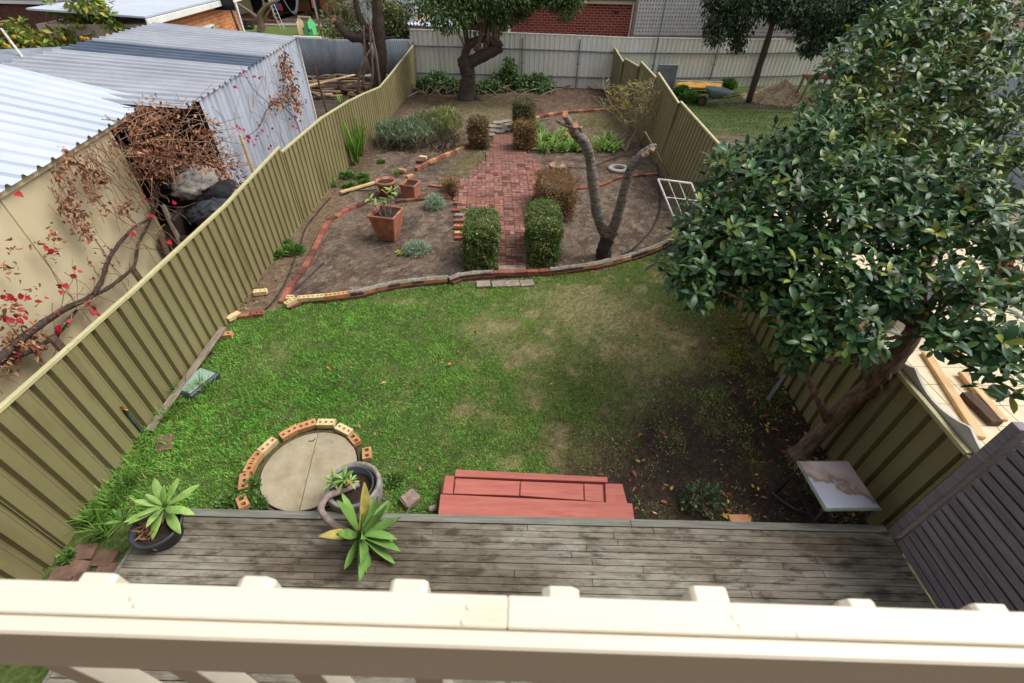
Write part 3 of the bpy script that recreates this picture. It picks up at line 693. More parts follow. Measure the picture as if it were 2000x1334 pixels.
def red_step():
    root = thing('red_step', (0.33, 2.85, 0), 'low red painted timber step against the deck edge', 'step')
    z = 0.17; k = 0
    def pl(name, pa, pb, pc_, pd, dz=0.0, th=0.035):
        A, B, C, D = [at(*p, z) for p in (pa, pb, pc_, pd)]
        m = MB(); m.prism([(A.x, A.y), (B.x, B.y), (C.x, C.y), (D.x, D.y)], z + dz - th, z + dz); m.build(name, 'red_paint', root, bevel=0.004)
    pl('board', (855, 1010), (1240, 1022), (1235, 983), (860, 965), 0.0)
    pl('board', (864, 963), (884, 964), (887, 929), (869, 928), -0.004)
    pl('board', (886, 964), (1014, 968), (1015, 940), (890, 934), 0.001)
    pl('board', (1016, 968), (1140, 977), (1139, 945), (1017, 940), 0.003)
    pl('board', (1142, 977), (1179, 980), (1177, 946), (1141, 944), -0.003)
    pl('board', (1184, 981), (1204, 982), (1201, 944), (1182, 943), -0.012)
    pl('board', (888, 931), (1187, 942), (1186, 932), (890, 917), 0.006, 0.05)
    A, B = at(870, 960, 0.05), at(1215, 975, 0.05)
    m = MB()
    m.prism([(A.x, 2.57), (B.x + 0.05, 2.57), (B.x + 0.02, 3.08), (A.x + 0.03, 3.10)], 0.0, z - 0.055); m.build('frame', 'red_paint', root, bevel=0.004)
    pl('side_piece', (1206, 981), (1222, 983), (1219, 958), (1205, 956), -0.07, 0.06)
    pl('side_piece', (858, 975), (866, 975), (868, 935), (862, 937), -0.07, 0.06)
red_step()

# ================================================================== fences
def rib_profile(L, pitch=0.225, depth=0.032, off=0.0):
    pts = []; s = -off
    while s < L:
        for ds, dx in ((0.0, 0.0), (0.055, 0.0), (0.062, -0.006), (0.118, -0.006), (0.125, 0.0), (0.138, 0.0), (0.150, -depth), (0.200, -depth), (0.214, 0.0)):
            t = s + ds
            if 0 <= t <= L: pts.append((t, dx))
        s += pitch
    if not pts or pts[0][0] > 1e-4: pts.insert(0, (0.0, 0.0))
    if pts[-1][0] < L - 1e-4: pts.append((L, pts[-1][1]))
    return pts
def fence_sheet(a, b, ta, tb, side, mat, cap, root, lean=0.0, off=0.0, capw=0.05, z0=-0.03, depth=0.062):
    # a, b ground ends; ta, tb top ends (x, y, z); side: +1 when ribs recede to the left of a->b
    a = Vector(a); b = Vector(b); ta = Vector(ta); tb = Vector(tb)
    d = Vector((b.x - a.x, b.y - a.y, 0)); L = d.length; d.normalize(); n = Vector((-d.y, d.x, 0)) * side
    pr = rib_profile(L, off=off, depth=depth); rows = [[], []]
    for t, dx in pr:
        u = t / L; p = a.lerp(b, u); q = ta.lerp(tb, u)
        rows[0].append(Vector((p.x, p.y, z0)) + n * dx); rows[1].append(q + n * dx)
    m = MB(); m.grid(rows); m.build('sheet', mat, root, solid=0.004)
    dd = (tb - ta).normalized()
    m = MB(); m.bar(ta + n * -0.014 + dd * 0.002, tb + n * -0.014 - dd * 0.004, capw, 0.045); m.build('top_cap', cap, root, bevel=0.004)

def left_fence():
    root = thing('steel_fence', (-4.85, 12, 0), 'long olive ribbed steel fence along the left side', 'fence')
    bx = lambda y: float(np.interp(y, [0, 3, 6, 10, 14, 24.4], [-4.78, -4.80, -4.95, -5.04, -5.0, -4.80]))
    tops = [(-0.2, 1.63, 2.2, 1.625), (2.2, 1.625, 4.63, 1.575), (4.63, 1.57, 7.3, 1.565), (7.3, 1.56, 9.97, 1.715), (9.99, 1.60, 12.6, 1.625), (12.6, 1.62, 14.9, 1.50),
            (14.9, 1.49, 16.4, 1.37), (16.4, 1.36, 18.1, 1.19), (18.1, 1.185, 19.6, 1.265), (19.6, 1.26, 21.8, 1.42), (21.8, 1.41, 24.35, 1.60)]
    for ya, za, yb, zb in tops:
        lean = 0.0
        fence_sheet((bx(ya), ya, 0), (bx(yb), yb, 0), (bx(ya) - lean, ya, za), (bx(yb) - lean, yb, zb), -1, 'olive', 'olive_cap', root, off=(ya * 1000 % 225) / 1000)
        m = MB(); m.box((bx(ya) - 0.045, ya, za / 2 - 0.02), (0.03, 0.05, za - 0.02)); m.build('post', 'olive', root)
left_fence()

def right_fence_near():
    root = thing('steel_fence', (4.2, 5.8, 0), 'dark olive ribbed steel fence behind the square table and tree trunk', 'fence')
    X = 4.2
    for ya, za, yb, zb in ((2.56, 1.56, 4.9, 1.62), (4.95, 1.60, 7.3, 1.62), (7.3, 1.6, 9.6, 1.62)):
        fence_sheet((X, ya, 0), (X, yb, 0), (X, ya, za), (X, yb, zb), 1, 'olive', 'olive_cap', root, off=0.16, capw=0.055)
        m = MB(); m.box((X + 0.02, ya - 0.02, za / 2), (0.06, 0.035, za)); m.build('post', 'olive', root)
    m = MB(); p = at(1500, 780); q = atx(1545, 735, 4.1); m.bar((p.x, p.y, 0.0), (4.12, p.y + 0.25, 0.9), 0.05, 0.05); m.build('brace', 'galv', root)
right_fence_near()

def right_fence_far():
    root = thing('steel_fence', (4.4, 17, 0), 'stepped leaning olive steel fence beside the bare shrub', 'fence')
    segs = [((1417, 297), (1328, 198), 4.62), ((1325, 202), (1285, 142), 4.55), ((1281, 152), (1251, 120), 4.50), ((1247, 130), (1220, 114), 4.42), ((1217, 121), (1199, 91), 4.36)]
    for p, q, X in segs:
        A, B = atx(*p, X), atx(*q, X); bX = 4.36
        fence_sheet((bX, A.y, 0), (bX, B.y - 0.04, 0), A, B - Vector((0, 0.04, 0)), 1, 'olive', 'olive_cap', root, off=0.1, capw=0.06)
        m = MB(); m.bar((bX + 0.03, B.y, 0), B + Vector((0.03, 0, 0)), 0.05, 0.05, Vector((0, 1, 0))); m.build('post', 'olive', root)
right_fence_far()

def rear_fence():
    root = thing('white_fence', (4.0, 24.7, 0), 'tall cream white steel fence with grey rails across the rear', 'fence')
    pts = [(-4.95, 24.6), (-2.6, 24.6), (-0.1, 24.6), (2.5, 24.6), (4.9, 24.6), (7.3, 24.95), (9.7, 25.4), (12.0, 25.9), (14.4, 26.4), (17, 26.9)]
    zt = [2.17, 2.17, 2.13, 2.10, 2.06, 2.04, 2.0, 1.98, 2.0, 2.0]
    for i in range(len(pts) - 1):
        a, b = pts[i], pts[i + 1]
        fence_sheet((a[0], a[1], 0), (b[0], b[1], 0), (a[0], a[1], zt[i]), (b[0], b[1], zt[i + 1]), -1, 'white_steel', 'white_steel', root, off=0.05, capw=0.05, depth=0.03)
        for z in (1.50, 0.45):
            m = MB(); m.bar((a[0], a[1] - 0.04, z * zt[i] / 2.1), (b[0] - 0.001, b[1] - 0.04, z * zt[i + 1] / 2.1), 0.04, 0.06); m.build('rail', 'galv', root)
    for px, py, h in ((1020, 75, 1), (1135, 78, 1), (1253, 118, 2), (1384, 60, 2), (1500, 60, 1)):
        pass
    for X, Y, h in ((-4.85, 24.5, 1.75), (-2.55, 24.52, 2.0), (0.15, 24.52, 2.0), (2.75, 24.52, 2.0), (6.3, 24.72, 3.9), (9.3, 25.24, 3.9), (11.6, 25.72, 3.6)):
        m = MB(); m.box((X, Y, h / 2 - 0.02), (0.055, 0.05, h)); m.box((X, Y - 0.03, 1.0), (0.18, 0.02, 0.035)); m.build('post', 'galv', root)
    # corner end board in olive and grey
    m = MB(); m.box((-4.98, 24.42, 0.86), (0.05, 0.2, 1.74)); m.build('corner_post', 'galv', root)
rear_fence()

def corr_rows(a, b, za, zb, n_vec, pitch, depth, z0=0.0, prof='wave'):
    a = Vector(a); b = Vector(b); L = (b - a).length; n = Vector(n_vec); rows = [[], []]; s = 0
    k = int(L / pitch) * 6
    for i in range(k + 1):
        u = i / k; p = a.lerp(b, u)
        ph = (u * L / pitch) % 1.0
        if prof == 'wave': dx = math.cos(2 * math.pi * ph) * depth / 2
        else: dx = depth * max(0, min(1, (abs(ph - 0.5) - 0.22) / 0.12))
        rows[0].append(Vector((p.x, p.y, z0)) + n * dx); rows[1].append(Vector((p.x, p.y, za + (zb - za) * u)) + n * dx)
    return rows
def neighbour_rear_fence():
    root = thing('corrugated_fence', (-8.5, 24.9, 0), 'grey corrugated iron fence behind the bare tree and log pile', 'fence')
    xs = [-12.5, -10.6, -8.8, -6.9, -5.02]
    for i in range(len(xs) - 1):
        a, b = xs[i], xs[i + 1]; zt = 1.70 + 0.05 * (i % 2)
        m = MB(); m.grid(corr_rows((a, 24.85 + 0.02 * (i % 2), 0), (b + 0.06, 24.85 + 0.02 * (i % 2), 0), zt, zt + 0.02, (0, -1, 0), 0.085, 0.03)); m.build('sheet', 'grey_corr', root, smooth=True, solid=0.003)
neighbour_rear_fence()

# ================================================================== bricks
_bm = {}
BL, BWD, BH = 0.23, 0.11, 0.076
def brick_mesh(mat, holes=0, size=(BL, BWD, BH)):
    key = (mat, holes, size)
    if key in _bm: return _bm[key]
    L, W, H = size
    if not holes:
        me = MB().box((0, 0, 0), size).mesh('brick', mat, bevel=min(0.006, H * 0.1))
    else:
        hw = 0.036 if holes == 3 else 0.05
        xs = [-L / 2]
        for k in range(holes):
            c = -L / 2 + L * (k + 0.5) / holes; xs += [c - hw / 2, c + hw / 2]
        xs.append(L / 2); ys = [-W / 2, -hw / 2, hw / 2, W / 2]
        m = MB()
        def V(x, y, z): m.v.append(Vector((x, y, z))); return len(m.v) - 1
        for i in range(len(xs) - 1):
            for j in range(3):
                x0, x1, y0, y1 = xs[i], xs[i + 1], ys[j], ys[j + 1]; hole = (i % 2 == 1 and j == 1)
                z = H / 2 - (0.05 if hole else 0)
                m.f.append([V(x0, y0, z), V(x1, y0, z), V(x1, y1, z), V(x0, y1, z)])
                if hole:
                    zt = H / 2
                    for (a, b) in (((x0, y0), (x1, y0)), ((x1, y0), (x1, y1)), ((x1, y1), (x0, y1)), ((x0, y1), (x0, y0))):
                        m.f.append([V(a[0], a[1], zt), V(b[0], b[1], zt), V(b[0], b[1], z), V(a[0], a[1], z)][::-1])
        for (a, b) in (((-L / 2, -W / 2), (L / 2, -W / 2)), ((L / 2, -W / 2), (L / 2, W / 2)), ((L / 2, W / 2), (-L / 2, W / 2)), ((-L / 2, W / 2), (-L / 2, -W / 2))):
            m.f.append([V(a[0], a[1], -H / 2), V(b[0], b[1], -H / 2), V(b[0], b[1], H / 2), V(a[0], a[1], H / 2)])
        me = m.mesh('brick', mat)
    _bm[key] = me
    return me
def brick(root, p, ang, mat='brick_red', holes=0, size=(BL, BWD, BH), tilt=0.0, roll=0.0):
    M = Matrix.Translation(Vector(p)) @ Matrix.Rotation(ang, 4, 'Z') @ Matrix.Rotation(tilt, 4, 'Y') @ Matrix.Rotation(roll, 4, 'X')
    return place('brick', brick_mesh(mat, holes, size), root, M)
def along(pts, step):
    pts = [Vector((p.x, p.y, 0)) for p in pts]; out = []; acc = 0.0; want = step / 2
    for a, b in zip(pts[:-1], pts[1:]):
        L = (b - a).length
        while want <= acc + L:
            u = (want - acc) / L; out.append((a.lerp(b, u), math.atan2(b.y - a.y, b.x - a.x))); want += step
        acc += L
    return out
def jit(a): return random.uniform(-a, a)

def edging(label, pix, z, mats, holes=0, step=0.236, height=BH, jz=0.006, ja=0.04, zc=None, width=BWD):
    pts = [at(px, py, z) for px, py in pix]
    if len(pts) > 2: pts = hsm(pts, 4)
    c = pts[len(pts) // 2]
    root = thing('brick_edging', (c.x, c.y, 0), label, 'edging')
    for k, (p, a) in enumerate(along(pts, step)):
        m = mats(k) if callable(mats) else random.choice(mats)
        h = holes(k) if callable(holes) else holes
        brick(root, (p.x + jit(.006), p.y + jit(.006), (z - height / 2 if zc is None else zc) + jit(jz)), a + jit(ja), m, h, (BL, width, height), jit(.02), jit(.03))
    return root

edging('curved row of red bricks beside the left fence bed', [(549, 588), (564, 559), (588, 529), (600, 511), (612, 487), (621, 469), (630, 448), (642, 430), (660, 418), (678, 407), (699, 399), (717, 391), (735, 382), (752, 374)], 0.05, ['brick_red', 'brick_red', 'brick_red', 'brick_dark'])
edging('straight row of red bricks behind the tall terracotta pot', [(774, 391), (826, 386), (880, 384)], 0.05, ['brick_red', 'brick_red', 'brick_dark'])
edging('short row of red bricks left of the path widening', [(836, 360), (868, 363), (898, 362)], 0.05, ['brick_red'])
edging('row of worn red bricks below the lavender bush', [(812, 327), (836, 315), (860, 304), (888, 292), (915, 281), (928, 276)], 0.09, ['brick_red', 'brick_red', 'brick_tan'], height=0.1)
edging('bowed row of red bricks in front of the rear soil', [(1045, 228), (1060, 224), (1090, 219), (1120, 216), (1150, 214), (1180, 212), (1210, 212)], 0.09, ['brick_red', 'brick_red', 'brick_tan'], height=0.1)
edging('sunken row of red bricks behind the forked stump', [(1118, 368), (1153, 363), (1180, 357), (1210, 345), (1245, 341), (1283, 338)], 0.05, ['brick_red', 'brick_dark', 'brick_red'])

def front_edging():
    pix = [(556, 592), (585, 580), (640, 575), (700, 567), (716, 563), (760, 553), (800, 547), (850, 542), (885, 540), (893, 536), (950, 530), (1000, 529), (1060, 526), (1100, 522), (1150, 515), (1190, 507), (1230, 497), (1270, 484), (1300, 471), (1322, 455)]
    z = 0.13
    pts = hsm([at(px, py, z) for px, py in pix], 3); c = pts[len(pts) // 2]
    root = thing('brick_edging', (c.x, c.y, 0), 'long low wall of mixed bricks with cement capping behind the lawn', 'edging')
    k = 0
    for p, a in along(pts, 0.232):
        x = p.x; cap = False; h = 0
        if x < -3.0: m, h = random.choice([('brick_pale', 3), ('brick_pale', 3), ('brick_tan', 3)])
        elif x < -1.05: m, cap = random.choice(['brick_dark', 'brick_tan', 'brick_dark']), True
        elif x < -0.42: m, cap = 'brick_dark', True
        elif x < 0.62: m = 'brick_red'
        elif x < 1.2: m, cap = 'brick_dark', True
        else: m, cap = random.choice(['brick_tan', 'brick_tan', 'brick_dark', 'brick_pale']), True
        brick(root, (p.x + jit(.006), p.y + jit(.006), z - 0.042 + jit(.006)), a + jit(.03), m, h, tilt=jit(.02), roll=jit(.03))
        brick(root, (p.x + jit(.01) + 0.05, p.y + jit(.006) - 0.004, 0.018), a + jit(.02), 'brick_dark')
        if cap:
            me = cap_mesh(k % 4); place('cement_cap', me, root, Matrix.Translation(Vector((p.x, p.y, z - 0.002 + jit(.004)))) @ Matrix.Rotation(a, 4, 'Z'))
        k += 1
_cm = {}
def cap_mesh(i):
    if i in _cm: return _cm[i]
    m = MB(); rows = []
    n, q = 9, 5
    for a in range(q):
        row = []
        for b in range(n):
            e = 1 if 0 < a < q - 1 else 0
            row.append((-0.119 + 0.238 * b / (n - 1), -0.055 + 0.11 * a / (q - 1) + jit(.004), -0.012 + e * (0.026 + random.uniform(0, .014))))
        rows.append(row)
    m.grid(rows); _cm[i] = m.mesh('cement_cap', 'cement'); return _cm[i]
front_edging()

def lid():
    root = thing('tank_lid', (LIDC[0], LIDC[1], 0), 'round cream checker plate tank lid beside the deck', 'lid')
    c = Vector((LIDC[0], LIDC[1], 0)); a0 = math.atan2(at(785, 990, .05).y - at(619, 848, .05).y, at(584, 990, .05).x - at(619, 848, .05).x)
    p, q = at(584, 990, 0.05), at(618, 850, 0.05); a0 = math.atan2(q.y - p.y, q.x - p.x)
    for s in (0, 1):
        poly = [(c.x + LIDR * math.cos(a0 + math.pi * (s + (k + 0.004 * (1 if k == 0 else -1 if k == 32 else 0)) / 32)), c.y + LIDR * math.sin(a0 + math.pi * (s + k / 32))) for k in range(33)]
        nx, ny = -math.sin(a0) * (1 if s == 0 else -1) * 0.004, math.cos(a0) * (1 if s == 0 else -1) * 0.004
        MB().prism([(x + nx, y + ny) for x, y in poly], 0.02, 0.05).build('lid_half', 'lid', root, bevel=0.003)
    m = MB(); m.lathe([(LIDR + 0.05, 0.0), (LIDR + 0.05, 0.03), (LIDR + 0.02, 0.03), (LIDR + 0.02, 0.0)], 48, (c.x, c.y, 0)); m.build('rim', 'dark_timber', root)
    h = at(612, 862, 0.05); m = MB(); m.tube([(h.x - .06, h.y, .055), (h.x, h.y, .06), (h.x + .012, h.y + .05, .06)], 0.006, 6); m.build('handle', 'dark_metal', root)
    ring = thing('brick_edging', (c.x, c.y + 0.6, 0), 'arc of hollow tan bricks round the tank lid', 'edging')
    for px, py, mt, hl in ((473, 979, 'brick_tan', 2), (476, 938, 'brick_tan', 3), (488, 909, 'brick_tan', 2), (498, 893, 'brick_tan', 2), (522, 868, 'brick_pale', 3), (564, 842, 'brick_tan', 3), (599, 828, 'brick_tan', 3), (636, 824, 'brick_pale', 3), (671, 837, 'brick_pale', 3), (692, 856, 'brick_tan', 2), (716, 884, 'brick_tan', 2)):
        p = at(px, py, 0.09); a = math.atan2(p.y - c.y, p.x - c.x) + math.pi / 2
        sz = (0.17, BWD, BH) if hl == 2 else (BL, BWD, BH)
        brick(ring, (p.x, p.y, 0.052), a + jit(.08), mt, hl, sz, jit(.05), jit(.08))
lid()

def path():
    poly = [at(*p, 0.03) for p in ((970, 528), (1030, 527), (1024, 440), (1030, 400), (1065, 352), (1052, 320), (1030, 302), (1004, 262), (963, 262), (958, 290), (948, 306), (925, 335), (895, 358), (888, 390), (897, 408), (950, 408), (967, 430))]
    P = [(p.x, p.y) for p in poly]
    def inside(x, y):
        r = False; j = len(P) - 1
        for i in range(len(P)):
            if (P[i][1] > y) != (P[j][1] > y) and x < (P[j][0] - P[i][0]) * (y - P[i][1]) / (P[j][1] - P[i][1]) + P[i][0]: r = not r
            j = i
        return r
    m = MB(); cx = sum(p[0] for p in P) / len(P); cy = sum(p[1] for p in P) / len(P)
    m.prism([(x, y) for x, y in P][::1], -0.03, 0.022)
    bmat = pm('joint_soil', lin(96, 92, 62), lin(70, 62, 48), sc=14, rough=0.95, bump=0.6, c3=lin(104, 120, 50), sc3=3, t3=(0.48, 0.62))
    base = m.build('brick_path', 'joint_soil'); props(base, 'red brick garden path between the box hedges', kind='structure')
    cells = []; c = 0.238
    ang = math.atan2(at(983, 262).y - at(1000, 520).y, at(983, 262).x - at(1000, 520).x) - math.pi / 2
    ca, sa = math.cos(ang), math.sin(ang); o = at(1000, 520)
    for j in range(-3, 45):
        for i in range(-12, 12):
            if (i + j) % 2: offs = [(0, -c / 4, 0), (0, c / 4, 0)]
            else: offs = [(-c / 4, 0, math.pi / 2), (c / 4, 0, math.pi / 2)]
            for dx, dy, a in offs:
                lx, ly = i * c + dx, j * c + dy
                x, y = o.x + lx * ca - ly * sa, o.y + lx * sa + ly * ca
                if inside(x, y): cells.append((y, x, a + ang))
    cells.sort(); rest = MB()
    for k, (y, x, a) in enumerate(cells):
        mt = 'brick_path' if random.random() < 0.75 else random.choice(['brick_dark', 'brick_red'])
        M = Matrix.Translation(Vector((x + jit(.005), y + jit(.005), 0.008 + jit(.006)))) @ Matrix.Rotation(a + jit(.035), 4, 'Z') @ Matrix.Rotation(jit(.025), 4, 'X')
        if k < 300: place('brick', brick_mesh(mt, 0, (0.226, 0.108, 0.06)), base, M)
        else: rest.box(None, (0.226, 0.108, 0.06), M=M)
    if rest.v: props(rest.build('far_bricks', 'brick_path', base), kind='stuff')
    # loose bricks beside the path
    s = at(893, 430); e = thing('brick_stack', (s.x, s.y, 0), 'short stepped row of loose bricks beside the left box hedge', 'bricks')
    for px, py, mt, hl, dz in ((893, 396, 'brick_red', 0, 0), (891, 410, 'brick_red', 0, 0), (897, 420, 'cement', 0, 0), (897, 430, 'brick_red', 0, 0), (896, 443, 'brick_tan', 2, .03), (896, 455, 'brick_tan', 0, .01), (896, 464, 'brick_red', 0, 0)):
        p = at(px, py, 0.05); brick(e, (p.x, p.y, 0.03 + dz), jit(.1), mt, hl, (0.2, BWD, BH))
path()

def pavers():
    p0 = at(985, 553); root = thing('stepping_pavers', (p0.x, p0.y, 0), 'four square grey pavers at the lawn end of the brick path', 'pavers')
    for px, py in ((944, 554), (974, 554), (1001, 553), (1029, 552)):
        p = at(px, py, 0.03); place('paver', MB().box((0, 0, 0), (0.27, 0.2, 0.04)).mesh('paver', 'paver_grey', bevel=0.006), root, Matrix.Translation(Vector((p.x, p.y, 0.018 + jit(.006)))) @ Matrix.Rotation(0.12 + jit(.08), 4, 'Z'))
    q = at(1000, 529, .04); place('paver', MB().box((0, 0, 0), (0.56, 0.16, 0.05)).mesh('paver', 'paver_grey', bevel=0.006), root, Matrix.Translation(Vector((q.x, q.y + .08, 0.05))) @ Matrix.Rotation(0.05, 4, 'Z'))
    p0 = at(978, 246); root = thing('crazy_paving', (p0.x, p0.y, 0), 'pale hexagonal stone slabs behind the path', 'pavers')
    for px, py in ((958, 254), (976, 256), (992, 252), (962, 246), (980, 247), (996, 243), (972, 239), (986, 236), (1000, 234), (956, 262), (1010, 240), (1016, 233)):
        p = at(px, py, 0.03); r = 0.24; poly = [(r * random.uniform(.85, 1.1) * math.cos(k * math.pi / 3), 0.85 * r * random.uniform(.85, 1.1) * math.sin(k * math.pi / 3)) for k in range(6)]
        place('slab', MB().prism(poly, -0.02, 0.02).mesh('slab', 'paver_grey', bevel=0.006), root, Matrix.Translation(Vector((p.x, p.y, 0.022 + jit(.005)))) @ Matrix.Rotation(jit(.3), 4, 'Z'))
    p0 = at(170, 1095); root = thing('stepping_pavers', (p0.x, p0.y, 0), 'brown pavers between the left fence and the deck corner', 'pavers')
    for px, py, a in ((163, 1078, .1), (203, 1090, .05), (150, 1110, .0), (207, 1115, .1), (120, 1120, .2), (160, 1135, 0), (215, 1142, 0)):
        p = at(px, py, 0.02); place('paver', MB().box((0, 0, 0), (0.22, 0.17, 0.04)).mesh('paver', 'paver_brown', bevel=0.006), root, Matrix.Translation(Vector((p.x, p.y, 0.008 + jit(.006)))) @ Matrix.Rotation(a + jit(.1), 4, 'Z'))
pavers()

def loose_bricks():
    def one(px, py, z, ang, mt, hl, label, size=(BL, BWD, BH), tilt=0.0):
        p = at(px, py, z); o = brick(None, (p.x, p.y, size[2] / 2 - 0.01 + max(0, z - .08)), ang, mt, hl, size, tilt); o.name = 'brick'
        WM[o.name] = o.matrix_basis.copy(); props(o, label, 'brick', 'loose bricks')
    one(501, 610, .07, .18, 'brick_red', 3, 'orange red hollow brick at the left end of the lawn')
    one(478, 613, .07, .25, 'brick_red', 0, 'worn red brick lying next to the hollow orange brick')
    one(454, 613, .1, 1.0, 'brick_pale', 0, 'pale cream brick half leaning on the left fence foot')
    one(507, 566, .1, .25, 'brick_pale', 3, 'pale tan hollow brick lying in the dry leaves by the fence')
    one(437, 650, .1, .2, 'brick_tan', 2, 'tan hollow brick propping the far end of the plank')
    one(565, 578, .13, .1, 'brick_pale', 2, 'white half brick on the corner of the brick wall', (0.12, BWD, BH))
    one(784, 329, .12, -.3, 'brick_tan', 0, 'pale brick on the small pile near the pots')
    one(778, 335, .06, .2, 'brick_dark', 0, 'dark brick at the bottom of the small pile')
    one(800, 342, .06, .9, 'brick_tan', 0, 'tan brick lying between the pile and the square pot')
    one(826, 304, .14, -.2, 'brick_pale', 0, 'pale brick on top of the pile under the lavender')
    one(820, 313, .07, .1, 'brick_dark', 0, 'dark brick under the pale one near the lavender')
    one(842, 312, .12, .9, 'brick_tan', 2, 'hollow tan brick leaning beside the lavender bush')
    one(1000, 1000, .05, 0, 'brick_dark', 0, 'dark brick tucked under the red step') if False else None
    one(317, 856, .05, .1, 'paver_brown', 0, 'brown paver block by the garden tap', (0.24, 0.14, 0.06))
    one(320, 872, .04, .3, 'paver_brown', 0, 'broken brown paver block in the weeds by the fence', (0.2, 0.13, 0.05))
    one(1445, 1012, .05, .02, 'brick_tan', 0, 'tan brick lying at the deck edge among yellow leaves', (0.24, 0.1, 0.06))
    one(1202, 208, .25, .3, 'brick_red', 0, 'small red block at the end of the rear brick row', (0.2, 0.14, 0.25))
loose_bricks()

def stones():
    def rock(px, py, z, s, ang, label):
        p = at(px, py, z); m = MB(); m.box((0, 0, 0), s); me = m.mesh('stone', 'stone')
        bm = bmesh.new(); bm.from_mesh(me); bmesh.ops.bevel(bm, geom=list(bm.edges), offset=s[2] * 0.16, segments=2, affect='EDGES')
        for v in bm.verts: v.co += Vector((jit(.008), jit(.008), jit(.008)))
        bm.to_mesh(me); bm.free()
        o = place('stone', me, None, Matrix.Translation(Vector((p.x, p.y, z - s[2] / 2))) @ Matrix.Rotation(ang, 4, 'Z') @ Matrix.Rotation(.1, 4, 'X')); props(o, label, 'stone')
    rock(800, 970, .1, (0.2, 0.17, 0.11), .75, 'square beige stone left of the red step')
    rock(845, 990, .06, (0.09, 0.07, 0.06), .3, 'small grey stone between the beige stone and red step')
stones()

# ================================================================== pots and succulents
pm('agave', lin(140, 178, 90), lin(98, 142, 68), sc=5, rough=0.5, bump=0.05, spec=0.4, rnd=0.22, transl=0.1, c3=lin(86, 122, 62), sc3=2.5, t3=(.5, .75))
pm('agave_pale', lin(168, 200, 106), lin(126, 166, 84), sc=5, rough=0.5, bump=0.05, spec=0.4, rnd=0.14, transl=0.1)
pm('agave_old', lin(190, 172, 88), lin(140, 132, 66), sc=5, rough=.6, bump=.1, rnd=.2, transl=.1)
_am = {}
def agave_mesh(i, mat, w=0.25):
    if (i, mat) in _am: return _am[(i, mat)]
    V, F = leaf_shape(w * (0.9 + 0.1 * i), (0, 0.15, 0.35, 0.55, 0.75, 0.9, 1.0), (0.55, 0.5, 0.8, 1.0, 0.82, 0.42, 0.03), 0.45, (-0.05, 0.12, 0.3)[i % 3])
    m = MB(); m.v = [Vector(v) for v in V]; m.f = [list(f) for f in F]
    me = m.mesh('leaf', mat, smooth=True, solid=0.02); _am[(i, mat)] = me; return me
def rosette(root, c, axis, spec, mat):
    # spec: list of (count, length, elevation from the plane, twist)
    ax = Vector(axis).normalized(); x, y = frame(ax)
    for cnt, L, el, tw in spec:
        for k in range(cnt):
            a = 2 * math.pi * (k + tw) / cnt + jit(.15); e = el + jit(.1); l = L * random.uniform(.85, 1.12)
            d = (x * math.cos(a) + y * math.sin(a)) * math.cos(e) + ax * math.sin(e)
            z = (ax - d * ax.dot(d)).normalized(); yy = z.cross(d)
            M = Matrix(((d.x * l, yy.x * l, z.x * l, 0), (d.y * l, yy.y * l, z.y * l, 0), (d.z * l, yy.z * l, z.z * l, 0), (0, 0, 0, 1)))
            M.translation = Vector(c) + d * 0.02
            place('leaf', agave_mesh(random.randrange(3), mat if random.random() > .14 or el > .6 else 'agave_old'), root, M)
def deck_pot():
    c = at(308, 1030, DZ + 0.2); r = 0.215
    pot = thing('plant_pot', (c.x, c.y, DZ), 'wide black plastic pot on the left deck corner', 'pot')
    m = MB(); m.lathe([(r * .72, 0.0), (r * .95, 0.2), (r * 1.08, 0.2), (r * 1.08, 0.235), (r * .98, 0.235), (r * .9, 0.18)], 36, (c.x, c.y, DZ + 0.004)); m.build('body', 'pot_black', pot, smooth=True)
    m = MB(); m.lathe([(0.01, 0.17), (r * .93, 0.185)], 24, (c.x, c.y, DZ)); m.build('soil', 'soil', pot)
    pl = thing('agave_plant', (c.x, c.y, DZ + .19), 'pale green foxtail agave in the black pot on the deck', 'plant')
    h1 = atd(318, 985, at(318, 985, .62).y and (Vector((0, 0, 5)) - at(325, 985, .60)).length * 0.0 + 5.05)
    h1 = at(322, 990, 0.62)
    m = MB(); m.tube([(c.x, c.y, DZ + .17), (c.x + .02, c.y + .03, DZ + .24), h1], [.035, .035, .03], 8); m.build('stem', 'bark', pl, smooth=True)
    rosette(pl, h1, (0.05, -0.1, 1), [(8, 0.32, 0.15, 0), (7, 0.30, 0.55, .4), (5, 0.22, 0.95, .2)], 'agave_pale')
    h2 = at(243, 1018, 0.56); m = MB(); m.tube([(c.x - .05, c.y, DZ + .17), ((c.x + h2.x) / 2, c.y + .02, DZ + .25), h2], [.025, .022, .02], 8); m.build('stem', 'bark', pl, smooth=True)
    rosette(pl, h2, (-0.5, -0.1, 0.8), [(8, 0.19, 0.2, 0), (6, 0.16, 0.7, .4)], 'agave')
    h3 = at(275, 985, 0.58); rosette(pl, h3, (-0.3, .3, 0.9), [(6, 0.15, 0.4, 0), (4, 0.12, 0.9, .4)], 'agave')
    # dry leaf skirt
    n = 90; P = np.array([[c.x - .08 + rng.normal(0, .05), c.y + rng.normal(0, .06), DZ + .2 + rng.random() * .05] for _ in range(n)]); d = rand_dirs(n); d[:, 2] *= .4
    V, F, cc = inst(*LEAF_THIN, frames(d, rand_dirs(n)) * rng.uniform(.06, .14, (n, 1, 1)), P, colvar(lin(140, 110, 84), n, .35))
    props(finish(bpy.data.objects.new('dry_leaves', npmesh('dry_leaves', V, F, 'litter', cc)), pl), kind='stuff')
deck_pot()

